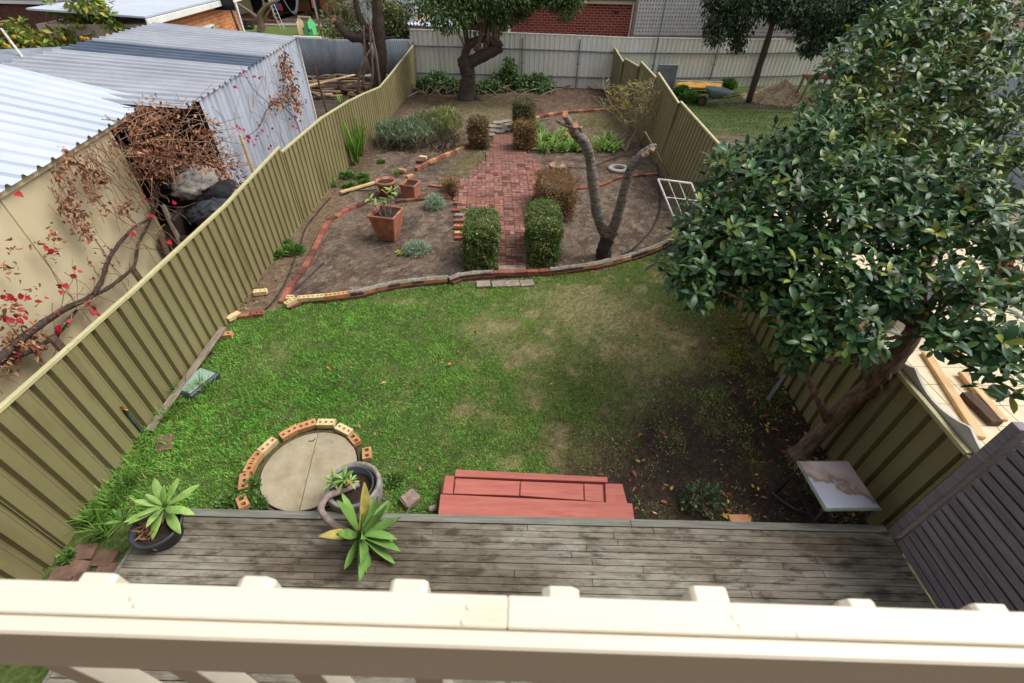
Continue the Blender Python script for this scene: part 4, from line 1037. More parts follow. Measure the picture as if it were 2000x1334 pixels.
pm('agave_stem', lin(176, 158, 150), lin(124, 104, 98), sc=14, rough=.85, bump=.6, bsc=40)
def lid_pot():
    zr = 0.42; c = at(690, 946, zr); r = 0.30
    pot = thing('plant_pot', (c.x, c.y, .05), 'round grey concrete pot standing on the tank lid', 'pot')
    m = MB(); m.lathe([(r * .72, 0.0), (r * .95, 0.12), (r * 1.02, 0.26), (r, 0.37), (r * .97, 0.385), (r * .86, 0.38), (r * .84, 0.1)], 40, (c.x, c.y, 0.052)); m.build('body', 'pot_concrete', pot, smooth=True)
    m = MB(); rr = r * .8; m.lathe([(rr * .8, 0.05), (rr * .97, 0.34), (rr * 1.02, 0.34), (rr * 1.02, 0.37), (rr * .95, 0.372), (rr * .86, 0.2)], 40, (c.x - .02, c.y - .01, 0.052)); m.build('inner_pot', 'pot_black', pot, smooth=True)
    m = MB(); m.lathe([(0.01, 0.27), (rr * .9, 0.275)], 28, (c.x - .02, c.y - .01, 0.052)); m.build('soil', 'soil', pot)
    pl = thing('agave_plant', (c.x, c.y, .33), 'green agave on a bent bare stem hanging over the deck', 'plant')
    st = [at(700, 946, .34), at(668, 958, .42), at(640, 970, .50), at(627, 992, .52), at(640, 1015, .48), at(668, 1034, .46), at(698, 1046, .46)]
    m = MB(); m.tube(hsm(st, 5), multi([.03, .035, .036, .036, .036, .036, .034], 5), 10, jit=.1); m.build('stem', 'agave_stem', pl, smooth=True)
    h = st[-1] + Vector((.03, -.01, .02))
    rosette(pl, h, (0.75, 0.1, 0.62), [(7, 0.42, 0.02, 0), (7, 0.46, 0.4, .4), (5, 0.44, 0.8, .2), (3, .36, 1.15, .1)], 'agave')
    for px, py, z, s in ((652, 940, .5, .12), (673, 937, .56, .14), (683, 942, .5, .09)):
        q = at(px, py, z); rosette(pl, q, (jit(.3), jit(.3), 1), [(6, s, 0.3, 0), (5, s * .9, 0.8, .4)], 'agave_pale')
        m = MB(); m.tube([at(672, 956, .4), q], [.015, .012], 6); m.build('stem', 'bark', pl)
lid_pot()

def terracotta_pots():
    def square_pot(px, py, h, wt, wb, ang, label, rim=0.06):
        p = at(px, py); root = thing('plant_pot', (p.x, p.y, 0), label, 'pot')
        R = Matrix.Translation(p) @ Matrix.Rotation(ang, 4, 'Z'); m = MB()
        lv = [(wb, 0.0), (wb * 1.0, .02), (wb + (wt * .92 - wb) * .62, h * .42), (wt * .92, h - rim), (wt, h - rim), (wt, h), (wt * .86, h), (wt * .82, h - .1)]
        rows = []
        for wv, z in lv: rows.append([R @ Vector((sx * wv / 2, sy * wv / 2, z)) for sx, sy in ((-1, -1), (1, -1), (1, 1), (-1, 1), (-1, -1))])
        m.grid(rows); m.f.append([len(m.v) - 5, len(m.v) - 4, len(m.v) - 3, len(m.v) - 2])
        m.build('body', 'terracotta', root, bevel=0.012)
        m = MB(); m.box(None, (wt * .8, wt * .8, .02), M=R @ Matrix.Translation(Vector((0, 0, h - .08)))); m.build('soil', 'soil', root)
        return p
    p = square_pot(762, 463, 0.62, 0.60, 0.36, -0.18, 'tall square terracotta pot with a sparse plant in the middle bed')
    pl = thing('potted_plant', (p.x, p.y, .55), 'half dead broadleaf plant in the tall terracotta pot', 'plant')
    for dx, dy, hh, n in ((-.25, .02, .3, 5), (.15, .05, .45, 8), (-.02, 0, .25, 4), (.02, -.08, .3, 2), (-.1, .1, .28, 3), (.06, .1, .35, 4), (-.15, -.1, .2, 3)):
        tip = Vector((p.x + dx * 1.2, p.y + dy, .58 + hh)); MB().tube([(p.x + dx * .5, p.y + dy, .54), (p.x + dx * .9, p.y + dy, .58 + hh * .5), tip], [.012, .01, .008], 6).build('stem', 'twig_pale', pl)
        for k in range(n):
            d = Vector((jit(1), jit(1), .25)).normalized(); z = Vector((0, 0, 1)); z = (z - d * d.z).normalized(); y = z.cross(d); l = random.uniform(.14, .24)
            M = Matrix(((d.x * l, y.x * l, z.x * l, 0), (d.y * l, y.y * l, z.y * l, 0), (d.z * l, y.z * l, z.z * l, 0), (0, 0, 0, 1))); M.translation = tip + Vector((0, 0, jit(.05)))
            place('leaf', agave_mesh(k % 3, 'agave_pale'), pl, M)
    square_pot(804, 382, 0.36, 0.42, 0.38, -0.25, 'low square terracotta pot with a lion boss beside the round pot', .07)
    p = at(757, 381); root = thing('plant_pot', (p.x, p.y, 0), 'round terracotta pot left of the low square pot', 'pot')
    MB().lathe([(.16, 0), (.22, .32), (.26, .32), (.265, .40), (.23, .40), (.215, .34)], 28, p).build('body', 'terracotta', root, smooth=True)
    MB().lathe([(.01, .34), (.22, .345)], 20, p).build('soil', 'soil', root)
    p = at(1088, 333); root = thing('plant_pot', (p.x, p.y, 0), 'low banded terracotta bowl beside the brick path', 'pot')
    MB().lathe([(.17, 0), (.22, .06), (.235, .06), (.24, .11), (.25, .11), (.26, .18), (.235, .18), (.22, .15)], 28, p).build('body', 'terracotta', root, smooth=True)
    MB().lathe([(.01, .15), (.22, .155)], 20, p).build('soil', 'paver_grey', root)
    m = MB()
    for k in range(14): m.tube([(p.x + jit(.1), p.y + jit(.1), .14), (p.x + jit(.15), p.y + jit(.15), .25 + random.random() * .15)], [.008, .004], 5)
    m.build('dead_stems', 'twig_pale', root)
    p = at(1866, 697, .03); o = MB().lathe([(.12, 0), (.15, .05), (.135, .05), (.11, .02)], 28, (p.x, p.y, 0.012)).build('pot_saucer', 'terracotta', smooth=True); props(o, 'terracotta saucer on the cream patio next door', 'saucer')
terracotta_pots()

# ================================================================== small yard things
def table():
    z = 0.64; q = [at(*p, z) for p in ((1556, 901), (1665, 900), (1727, 992), (1599, 997))]; c = sum((Vector(v) for v in q), Vector()) / 4
    root = thing('garden_table', (c.x, c.y, 0), 'small square garden table with a worn printed tile top', 'table')
    a = math.atan2(q[1].y - q[0].y, q[1].x - q[0].x); s = ((q[1] - q[0]).length + (q[2] - q[1]).length) / 2
    M = Matrix.Translation(c) @ Matrix.Rotation(a, 4, 'Z')
    place('rim', MB().box((0, 0, 0), (s, s, .03)).mesh('rim', 'frame_green', bevel=.012), root, M @ Matrix.Translation(Vector((0, 0, -.016))))
    place('tile_top', MB().box((0, 0, 0), (s * .925, s * .925, .01)).mesh('tile_top', 'printed_tile', bevel=.002), root, M @ Matrix.Translation(Vector((0, 0, .001))))
    for sx in (-1, 1):
        for sy in (-1, 1):
            p = M @ Vector((sx * s * .42, sy * s * .42, -.03)); b = M @ Vector((sx * s * .46, sy * s * .46, 0)); MB().tube([p, (b.x, b.y, 0)], .014, 8).build('leg', 'dark_metal', root, smooth=True)
    m = MB()
    for sx in (-1, 1): m.bar(M @ Vector((sx * s * .43, -s * .43, -.3)), M @ Vector((sx * s * .43, s * .43, -.3)), .02, .02)
    m.build('stretcher', 'dark_metal', root)
    e = at(1540, 1000); pts = [at(1508, 962, .03), at(1525, 977, .03), at(1545, 990, .06), at(1560, 998, .1), (e.x + .35, e.y - .12, .03)]
    o = MB().tube(hsm(pts, 5), .018, 8).build('drain_hose', 'pot_black', smooth=True); props(o, 'short dark hose bending out from under the garden table', 'hose')
table()

def plank():
    a, b = at(290, 842, .08), at(436, 640, .16); o = MB().bar(a, b, .11, .022).build('timber_plank', 'grey_timber', bevel=.003); props(o, 'weathered grey brown plank leaning along the left fence foot', 'plank')
    c = at(381, 742, .12); root = thing('meter_box', (c.x, c.y, 0), 'green lidded ground box under the plank by the fence', 'box')
    a = -0.35; M = Matrix.Translation(Vector((c.x, c.y, 0))) @ Matrix.Rotation(a, 4, 'Z')
    place('body', MB().box((0, 0, 0), (.36, .52, .1)).mesh('body', 'pot_black', bevel=.02), root, M @ Matrix.Translation(Vector((0, 0, .05))))
    place('lid', MB().box((0, 0, 0), (.29, .45, .02)).mesh('lid', 'green_plastic', bevel=.006), root, M @ Matrix.Translation(Vector((0, 0, .108))))
    b = at(280, 852); t = Vector((b.x + .0, b.y, .55)); root = thing('garden_tap', (b.x, b.y, 0), 'brass garden tap on a green standpipe by the left fence', 'tap')
    MB().tube([(b.x, b.y, 0), (b.x, b.y, .54)], .016, 8).build('standpipe', 'pipe_green', root, smooth=True)
    MB().box((b.x + .035, b.y, .27), (.04, .05, .54)).build('stake', 'pipe_green', root, bevel=.004)
    MB().tube([(b.x, b.y, .55), (b.x + .04, b.y - .01, .56), (b.x + .09, b.y - .015, .545), (b.x + .1, b.y - .015, .52)], [.016, .016, .013, .012], 8).build('spout', 'brass', root, smooth=True)
    MB().tube([(b.x + .035, b.y - .01, .56), (b.x + .035, b.y - .01, .6)], .008, 6).bar((b.x + .01, b.y - .01, .605), (b.x + .07, b.y - .01, .605), .014, .012).build('handle', 'brass', root)
    def hose(name, pix, z, r, label, mat='black_plastic', cat='hose'):
        o = MB().tube(hsm([at(px, py, z) for px, py in pix], 6), r, 6).build(name, mat, smooth=True); props(o, label, cat)
    hose('irrigation_hose', [(500, 615), (525, 598), (545, 572), (560, 545), (572, 515), (585, 480), (600, 440), (620, 415), (645, 385)], .03, .011, 'thin black irrigation pipe along the left fence bed')
    hose('irrigation_hose', [(578, 563), (600, 543), (632, 512)], .03, .016, 'short dark blue pipe end lying inside the curved edging', 'pot_black')
    hose('irrigation_hose', [(895, 357), (915, 350), (935, 335), (945, 322), (950, 305)], .03, .014, 'black pipe curling in the grass left of the path')
    hose('irrigation_hose', [(1108, 327), (1140, 328), (1165, 322), (1190, 312), (1215, 305), (1245, 300)], .03, .014, 'black pipe running behind the forked stump')
    hose('irrigation_hose', [(1165, 512), (1200, 503), (1230, 490), (1258, 465), (1278, 440), (1290, 400), (1288, 360), (1283, 315)], .05, .017, 'black hose curving round the right bed from the forked stump')
    hose('irrigation_hose', [(345, 757), (335, 740), (350, 715), (372, 695)], .05, .014, 'loop of black pipe behind the ground box')
    hose('irrigation_hose', [(322, 785), (345, 787), (358, 790)], .05, .012, 'stub of black pipe below the ground box')
    hose('irrigation_hose', [(665, 380), (690, 373), (720, 372), (735, 370)], .04, .012, 'black pipe beside the timber plank by the round pot')
    hose('irrigation_hose', [(1065, 170), (1100, 170), (1135, 163), (1155, 173)], .08, .02, 'black hose against the foot of the rear fence')
    p, q = at(665, 376, .06), at(740, 354, .06); o = MB().bar(p, q, .1, .05).build('timber_plank', 'pine_timber', bevel=.004); props(o, 'pale plank lying beside the round terracotta pot', 'plank')
    c = at(1208, 331); root = thing('concrete_ring', (c.x, c.y, 0), 'flat grey concrete ring lying on the right bed', 'ring')
    MB().lathe([(.31, 0), (.31, .05), (.28, .07), (.19, .07), (.175, .0)], 36, c, cap=False).build('ring', 'concrete', root, smooth=False)
plank()

def bed_frame():
    a, b, c_ = atx(1286, 351, 3.75), atx(1345, 362, 4.0), None
    p0 = at(1350, 480); root = thing('wire_gate', (p0.x, p0.y, 0), 'white rusty wire frame leaning on the right fence', 'frame')
    A = atd(1285, 350, 11.2); B = atd(1345, 358, 11.2); C_ = at(1345, 500, .05); D = at(1395, 500, .05)
    A = aty(1285, 350, 9.9); B = aty(1350, 358, 10.2); Cc = at(1342, 490, .03); Dd = Cc + (B - A)
    for p, q in ((A, B), (A, Cc), (B, Dd), (Cc, Dd)): MB().tube([p, q], .022, 8).build('bar', 'white_metal', root, smooth=True)
    for u in (.3, .62): MB().tube([A.lerp(B, u), Cc.lerp(Dd, u)], .012, 6).build('bar', 'white_metal', root)
    for u in (.25, .5, .75): MB().tube([A.lerp(Cc, u), B.lerp(Dd, u)], .012, 6).build('bar', 'white_metal', root)
    p = at(1307, 348); q = atx(1262, 262, 4.3); o = MB().tube([at(1312, 352, .02), aty(1260, 258, 12.9)], .022, 6).build('timber_stake', 'twig_pale'); props(o, 'thin pale stake leaning against the right fence', 'stake')
bed_frame()

def fallen_leaves():
    V, F = leaf_shape(.45, fold=.3, droop=.35)
    for nm, cs in (('fallen_leaf_yellow', lin(222, 176, 66)), ('fallen_leaf_orange', lin(204, 122, 64)), ('fallen_leaf_red', lin(160, 88, 64)), ('fallen_leaf_tan', lin(190, 140, 104))): pm(nm, cs, tuple(v * .7 for v in cs), sc=8, rough=.7, bump=0, rnd=.2)
    mats = ['fallen_leaf_yellow', 'fallen_leaf_orange', 'fallen_leaf_red', 'fallen_leaf_tan']; mesh = {}
    for k in mats:
        m = MB(); m.v = [Vector(v) for v in V]; m.f = [list(f) for f in F]; mesh[k] = m.mesh('leaf', k, smooth=True)
    lab = {'fallen_leaf_yellow': 'fallen yellow leaf lying on the ground', 'fallen_leaf_orange': 'fallen orange leaf lying on the ground', 'fallen_leaf_red': 'fallen reddish brown leaf lying on the ground', 'fallen_leaf_tan': 'fallen pale tan leaf lying on the ground'}
    spots = [(1105, 627, 1), (895, 685, 1), (1010, 700, 3), (1080, 750, 0), (745, 750, 3), (640, 718, 1), (1255, 848, 1), (1300, 850, 1), (1250, 905, 3), (1495, 838, 0), (1500, 832, 0), (1520, 845, 1), (1470, 955, 0), (1480, 960, 0), (1405, 960, 2),
             (1380, 985, 2), (1345, 985, 2), (1330, 1000, 0), (1390, 1000, 1), (1410, 1005, 0), (1425, 1003, 2), (1465, 1010, 0), (1490, 1012, 1), (1500, 812, 2), (1545, 820, 2), (1535, 800, 2), (1140, 575, 0), (1135, 510, 0), (1160, 520, 0),
             (1440, 640, 1), (1470, 660, 2), (1500, 905, 2), (1405, 880, 2), (1240, 435, 1), (1275, 425, 0), (1230, 500, 0), (1190, 505, 0), (875, 715, 1), (700, 830, 3), (1180, 930, 2), (1235, 920, 2), (820, 920, 3), (1310, 960, 0), (1355, 975, 1), (1370, 998, 2), (1290, 980, 2), (1420, 985, 0), (1560, 850, 2), (1600, 885, 2)]
    for px, py, k in spots:
        p = at(px, py, .02); a = random.uniform(0, 6.28); l = random.uniform(.06, .10)
        o = place('fallen_leaf', mesh[mats[k]], None, Matrix.Translation(Vector((p.x, p.y, .035 + random.random() * .015))) @ Matrix.Rotation(a, 4, 'Z') @ Matrix.Rotation(jit(.5), 4, 'X') @ Matrix.Scale(l, 4))
        props(o, lab[mats[k]], 'leaf', 'fallen leaves')
fallen_leaves()

# ================================================================== sheds next door (left)
UU = Vector((-0.187, 0.982, 0)); VV = Vector((-0.982, -0.187, 0))       # along the eave, up the slope (plan)
EA = Vector((-6.37, 5.36, 2.6))
def rib_roof(root, a, along_v, up_v, s0, s1, L, rise, pitch, depth, mat, cover=0.762, fall=0.0, bands=None):
    k = 0; s = s0
    while s < s1 - 0.05:
        e = min(s + cover, s1); rows = [[], []]; n = max(6, int((e - s) / pitch * 14 + .5))
        for i in range(n + 1):
            t = s + (e - s) * i / n; ph = (t / pitch) % 1.0
            dz = depth * max(0, min(1, (0.16 - abs(ph - 0.5)) / 0.07))
            p = a + along_v * t + Vector((0, 0, dz + 0.0015 * (k % 2)))
            rows[0].append(p + Vector((0, 0, fall * t))); rows[1].append(p + up_v * L + Vector((0, 0, rise * L + fall * t)))
        m = MB(); m.grid(rows); mt = mat
        if bands and bands[0] <= (s + e) / 2 <= bands[1]: mt = 'roof_dark'
        m.build('roof_sheet', mt, root, solid=0.0015); s = e; k += 1
def garage():
    root = thing('garage', (-8.5, 6, 0), 'cream walled garage with a white ribbed metal roof beside the left fence', 'building')
    rib_roof(root, EA, UU, VV, -5.2, 4.60, 5.2, 0.28, 0.33, 0.045, 'roof_white')
    W0 = EA + VV * 0.14
    def wall_pt(s, z): p = W0 + UU * s; return Vector((p.x, p.y, z))
    m = MB(); th = VV * 0.06; e = 2.95
    for s0, s1 in ((-5.1, e),):
        P = [wall_pt(s0, 0), wall_pt(s1, 0), wall_pt(s1, 2.61), wall_pt(s0, 2.61)]
        b = len(m.v); m.v += P + [p + th for p in P]
        for q in ((0, 1, 2, 3), (7, 6, 5, 4), (0, 4, 5, 1), (1, 5, 6, 2), (2, 6, 7, 3), (3, 7, 4, 0)): m.f.append([b + i for i in q])
    m.build('wall', 'cream_wall', root)
    P = [wall_pt(e - .002, 0) + th, wall_pt(e - .002, 2.62) + th, wall_pt(e - .002, 2.62) + VV * 4.6 + Vector((0, 0, 1.2)), wall_pt(e - .002, 0) + VV * 4.6]
    m = MB(); m.v = P; m.f = [[0, 1, 2, 3]]; m.build('end_wall', 'shade_dark', root, solid=.05)
    for s in np.arange(-4.2, e - .2, 1.08):
        p = wall_pt(float(s), 1.3) - VV * 0.008; MB().box((p.x, p.y, 1.3), (0.016, 0.045, 2.58), rz=math.atan2(UU.y, UU.x) - math.pi / 2).build('batten', 'cream_wall', root, bevel=.003)
    p = wall_pt(e - .03, 1.3) - VV * 0.012; MB().box((p.x, p.y, 1.3), (0.03, 0.09, 2.6), rz=math.atan2(UU.y, UU.x) - math.pi / 2).build('corner_trim', 'cream_wall', root, bevel=.003)
    p, q = EA + UU * -5.1 + VV * .1, EA + UU * 4.55 + VV * .1; MB().bar(p - Vector((0, 0, .05)), q - Vector((0, 0, .05)), .03, .09).build('barge_board', 'cream_wall', root)
garage()

SA = Vector((-6.34, 9.90, 2.58)); SB = Vector((-7.44, 18.05, 2.60)); SU = (SB - SA).normalized(); SV = Vector((-SU.y, SU.x, 0)).normalized()
def shed():
    root = thing('metal_shed', (-9.2, 14, 0), 'long silver corrugated shed with a grey ribbed roof and dark band', 'building')
    L = (SB - SA).length
    rib_roof(root, SA + Vector((0, 0, .02)), SU, SV, -0.6, L, 4.25, 0.087, 0.33, 0.045, 'roof_grey', bands=(2.9, 4.5))
    k = 0; s = 0.0
    while s < L - .05:
        e = min(s + .83, L); rows = [[], []]; n = 22
        for i in range(n + 1):
            t = s + (e - s) * i / n; ph = (t / .277) % 1; dx = 0.06 * max(0, min(1, (.34 - abs(ph - .5)) / .08)); p = SA + SU * t - SV * (dx - .03 - .001 * (k % 2)) + SV * .07
            rows[0].append(Vector((p.x, p.y, 0))); rows[1].append(Vector((p.x, p.y, 2.59)))
        m = MB(); m.grid(rows); m.build('wall_sheet', 'silver_wall', root, solid=.0015); s = e; k += 1
    p = SA + SU * L; MB().box((p.x, p.y, 1.3), (.05, .05, 2.6)).build('corner_flashing', 'white_steel', root)
    a, b = SA + SU * L + SV * .02, SA + SU * L + SV * 4.25; m = MB(); m.v = [Vector((a.x, a.y, 0)), Vector((b.x, b.y, 0)), Vector((b.x, b.y, 2.95)), Vector((a.x, a.y, 2.58))]; m.f = [[0, 1, 2, 3]]; m.build('rear_wall', 'silver_wall', root, solid=.01)
    a, b = SA + SU * -.6 + SV * 4.2, SA + SU * L + SV * 4.2; m = MB(); m.v = [Vector((a.x, a.y, 0)), Vector((b.x, b.y, 0)), Vector((b.x, b.y, 2.93)), Vector((a.x, a.y, 2.9))]; m.f = [[0, 1, 2, 3]]; m.build('far_wall', 'grey_corr', root, solid=.01)
    MB().bar(SA + SV * 4.27 + SU * -.6 + Vector((0, 0, .36)), SB + SV * 4.27 + Vector((0, 0, .36)), .06, .05).build('gutter', 'grey_timber', root)
    a, b = SA + SU * .02 + SV * .02, SA + SU * .02 + SV * 4.2; m = MB(); m.v = [Vector((a.x, a.y, 0)), Vector((b.x, b.y, 0)), Vector((b.x, b.y, 2.9)), Vector((a.x, a.y, 2.57))]; m.f = [[0, 1, 2, 3]]; m.build('near_wall', 'shade_dark', root, solid=.01)
    q = SB + SV * .1; MB().bar(q + Vector((.0, 0, .05)), q + Vector((.9, .05, .03)), .12, .05).build('flashing_end', 'white_steel', root)
shed()

def junk():
    P0 = EA + UU * 3.75 + VV * 0.5      # in the gap between garage and shed
    def sack(px, py, off, s, mat, label, cat, seed):
        p = atp(px, py, EA + VV * off, VV); m = MB(); r = random.Random(seed); rows = []
        for i in range(23):
            th = math.pi * i / 22; row = []
            for j in range(41):
                a = 2 * math.pi * (j % 40) / 40; q = float(fbm(2.5 * math.cos(a) + 7 * seed, 2.5 * math.sin(a) + 3.2 * th, 1.6, 3)); k = 1 + .12 * math.sin(3 * a + seed) * math.sin(th) + .55 * (abs(2 * q - 1) - .12)
                row.append(p + Vector((s[0] * math.sin(th) * math.cos(a) * k, s[1] * math.sin(th) * math.sin(a) * k, s[2] * math.cos(th) * (1 + .06 * math.sin(4 * a)))))
            rows.append(row)
        m.grid(rows); o = m.build('sack', mat, smooth=True); props(o, label, cat)
    sack(385, 355, -.6, (.42, .48, .30), 'cloth_grey', 'pale grey bundle of cloth heaped among black bags in the gap', 'bundle', 1)
    sack(345, 345, -.25, (.35, .42, .34), 'cloth_black', 'black bag left of the grey bundle under the vine', 'bag', 2)
    sack(430, 382, -.95, (.36, .45, .32), 'cloth_black', 'black bag right of the grey bundle under the vine', 'bag', 3)
    sack(425, 415, -1.0, (.42, .48, .26), 'pot_black', 'dark grey bag at the bottom of the heap by the fence', 'bag', 4)
    sack(458, 380, -1.25, (.14, .2, .1), 'galv', 'small grey tub by the silver shed wall', 'tub', 5)
    c = atp(357, 432, EA + VV * -.35, VV); root = thing('armchair', (c.x, c.y, 0), 'dark brown vinyl armchair dumped between garage and shed', 'armchair'); rz = math.atan2(UU.y, UU.x)
    M = Matrix.Translation(Vector((c.x, c.y, 0))) @ Matrix.Rotation(rz, 4, 'Z')
    for nm, cc, s in (('seat', (0, 0, .35), (.55, .6, .3)), ('backrest', (0, .05, .62), (.62, .16, .75)), ('armrest', (-.36, .1, .5), (.14, .6, .3)), ('armrest', (.36, .1, .5), (.14, .6, .3))):
        place(nm, MB().box((0, 0, 0), s).mesh(nm, 'brown_vinyl', bevel=.03), root, M @ Matrix.Translation(Vector(cc)))
    # leaning boards in front of the wall
    for a, b, w, mt, lab in (((318, 400), (356, 482), .1, 'grey_timber', 'narrow pale board leaning on the garage corner'), ((313, 458), (330, 500), .1, 'dark_timber', 'dark short post rising behind the fence near the garage corner'), ((258, 524), (280, 555), .11, 'dark_timber', 'dark timber post behind the fence under the vine fork'), ((97, 655), (130, 690), .11, 'dark_timber', 'dark timber post behind the fence at the vine root')):
        p = atp(*a, EA + VV * -.25, VV); q = atp(*b, EA + VV * -.35, VV); d = (p - q); q2 = q - d * (q.z / d.z) if abs(d.z) > .05 else q
        o = MB().bar(q2, p, w, .05, VV).build('timber_post', mt, bevel=.004); props(o, lab, 'post')
    p, q = atp(468, 262, SA - SV * .15, SV), atp(492, 380, SA - SV * .3, SV); o = MB().bar((p.x, p.y, 0), p, .07, .05, SV).build('timber_post', 'pine_timber', bevel=.004); props(o, 'pale timber stake at the corner of the silver shed wall', 'post')
junk()

# ------------------------------------------------------------------ creeper
def creeper():
    base = atp(0, 715, EA - VV * .25, VV)
    root = thing('creeper', (base.x, base.y, 0), 'bare creeper with dead brown and red leaves over the cream garage wall', 'vine')
    def w(px, py, off=.22): return atp(px, py, EA - VV * (off - .14 + 1.15 * max(0, px - 315) / 150), VV)
    tr = [(-30, 735), (0, 700), (56, 652), (112, 612), (165, 586), (184, 575)]
    A = [(184, 575), (199, 545), (210, 511), (232, 477), (262, 444), (292, 425), (300, 387), (310, 350)]
    B = [(184, 575), (210, 564), (240, 541), (262, 519), (270, 477), (289, 440), (307, 399), (307, 365), (318, 330)]
    C_ = [(-20, 722), (20, 700), (70, 680), (110, 655), (130, 630), (150, 605)]
    for pts, r0, r1 in ((tr, .05, .036), (A, .034, .02), (B, .03, .018), (C_, .04, .02)):
        m = MB(); P = hsm([w(*p, .2 + .05 * math.sin(i)) for i, p in enumerate(pts)], 4); m.tube(P, [r0 + (r1 - r0) * i / (len(P) - 1) for i in range(len(P))], 7, jit=.2); m.build('stem', 'bark_dark', root, smooth=True)
    m = MB(); r = random.Random(5)
    main = [p for p in tr + A + B + C_]
    for k in range(190):                                     # fine shoots hanging and climbing
        if k < 110: s = (r.uniform(90, 300), r.uniform(250, 300) if k % 3 else r.uniform(300, 420))
        else: s = r.choice(main)
        s = (max(s[0], 5), s[1]); a = r.uniform(-1, 1); n = 5; pts = [s]
        dx, dy = (r.uniform(.2, 1.0), r.uniform(.6, 1.2)) if k < 110 else (r.uniform(-1, 1), r.uniform(-1, .8))
        L = r.uniform(14, 42)
        for i in range(n): pts.append((pts[-1][0] + dx * L * .5 + r.uniform(-6, 6), pts[-1][1] + dy * L * .5 + r.uniform(-6, 6)))
        P = [w(*p, .17 + .03 * r.random() + .02 * i) for i, p in enumerate(pts)]
        P = [p for p in P if 0.3 < p.z < 2.6]
        if len(P) > 2: m.tube(hsm(P, 2), .004 + .003 * r.random(), 4, cap=False)
    props(m.build('shoots', 'twig', root), kind='stuff')
    def inpoly(x, y, P):
        rr = False; j = len(P) - 1
        for i in range(len(P)):
            if (P[i][1] > y) != (P[j][1] > y) and x < (P[j][0] - P[i][0]) * (y - P[i][1]) / (P[j][1] - P[i][1]) + P[i][0]: rr = not rr
            j = i
        return rr
    poly = [(232, 245), (262, 222), (305, 190), (345, 196), (385, 196), (412, 225), (430, 280), (466, 320), (476, 372), (440, 345), (400, 335), (365, 322), (330, 345), (300, 352), (272, 315), (250, 285)]
    pts = []
    while len(pts) < 1900:
        x, y = r.uniform(230, 480), r.uniform(195, 375)
        if inpoly(x, y, poly) and float(fbm(x * .06 + 3, y * .06, 1.0, 3)) > r.uniform(.34, .56): pts.append((x + r.gauss(0, 9), y + r.gauss(0, 8), r.uniform(.15, .75)))
    for cx, cy, n, sp in ((130, 310, 45, 12), (160, 330, 50, 14), (190, 345, 40, 12), (205, 350, 20, 9), (130, 390, 90, 16), (150, 420, 80, 14), (165, 450, 50, 10), (222, 280, 18, 7), (245, 400, 30, 8), (200, 405, 20, 14), (100, 455, 14, 10), (20, 490, 10, 12), (10, 520, 14, 8), (235, 410, 25, 10), (180, 370, 40, 12), (120, 340, 30, 9), (265, 340, 18, 8), (40, 650, 60, 22), (20, 690, 90, 18), (70, 670, 70, 16), (20, 600, 25, 14), (60, 580, 15, 16), (100, 500, 10, 14), (210, 500, 16, 12), (270, 400, 14, 10), (60, 475, 4, 6), (300, 310, 60, 15), (180, 330, 40, 18), (95, 470, 12, 16), (175, 480, 12, 20)):
        for _ in range(n): pts.append((cx + r.gauss(0, sp * .6) + .4 * r.gauss(0, sp), cy + r.gauss(0, sp), r.uniform(.15, .3)))
    P = np.array([w(*p) for p in pts]); n = len(P); d = rand_dirs(n); d[:, 2] = -np.abs(d[:, 2]) * .9 - .2
    pal = np.array([lin(164, 118, 90), lin(134, 94, 74), lin(190, 148, 116), lin(116, 78, 64), lin(170, 108, 76)])
    sz = rng.uniform(.035, .09, (n, 1, 1))
    V, F, c = inst(*leaf_shape(.55, (0, .35, .7, 1), (.2, 1, .75, .05), .7, .5), frames(d, rand_dirs(n)) * sz, P, pal[rng.integers(0, 5, n)] * rng.uniform(.7, 1.25, (n, 1)))
    props(finish(bpy.data.objects.new('dead_leaves', npmesh('dead_leaves', V, F, 'litter', c)), root), 'curled dead brown leaves', kind='stuff')
    m = MB()
    for k in range(300):
        x, y = r.uniform(240, 470), r.uniform(200, 370)
        if not inpoly(x, y, poly): continue
        a = r.uniform(0, 6.28); L = r.uniform(12, 34); o = r.uniform(.2, .8)
        m.tube(hsm([w(x, y, o), w(x + L * math.cos(a), y + L * math.sin(a) * .7, o + .05), w(x + 2 * L * math.cos(a) + r.uniform(-8, 8), y + 1.5 * L * math.sin(a), o)], 2), .006, 4, cap=False)
    props(m.build('tangle', 'twig', root), kind='stuff')
    pm('red_leaf', lin(196, 44, 58), lin(150, 30, 44), sc=9, rough=.55, bump=0, rnd=.3, transl=.2)
    m = MB(); V, F = leaf_shape(.95, (0, .25, .55, .8, 1), (.3, 1, .85, .5, .04), .35, .35); m.v = [Vector(v) for v in V]; m.f = [list(f) for f in F]; red = m.mesh('red_leaf', 'red_leaf', smooth=True)
    def reds(root, spots, fn):
        for px, py, k in spots:
            for i in range(k):
                p = fn(px + r.gauss(0, 5), py + r.gauss(0, 4)); d = Vector((r.gauss(0, 1), r.gauss(0, 1), -.6 + r.gauss(0, .5))).normalized(); u = (Vector((.9, -.2, .5)) + Vector((r.gauss(0, .4), r.gauss(0, .4), 0)))
                z = (u - d * u.dot(d)).normalized(); y = z.cross(d); l = r.uniform(.05, .1)
                M = Matrix(((d.x * l, y.x * l, z.x * l, 0), (d.y * l, y.y * l, z.y * l, 0), (d.z * l, y.z * l, z.z * l, 0), (0, 0, 0, 1))); M.translation = p
                place('red_leaf', red, root, M)
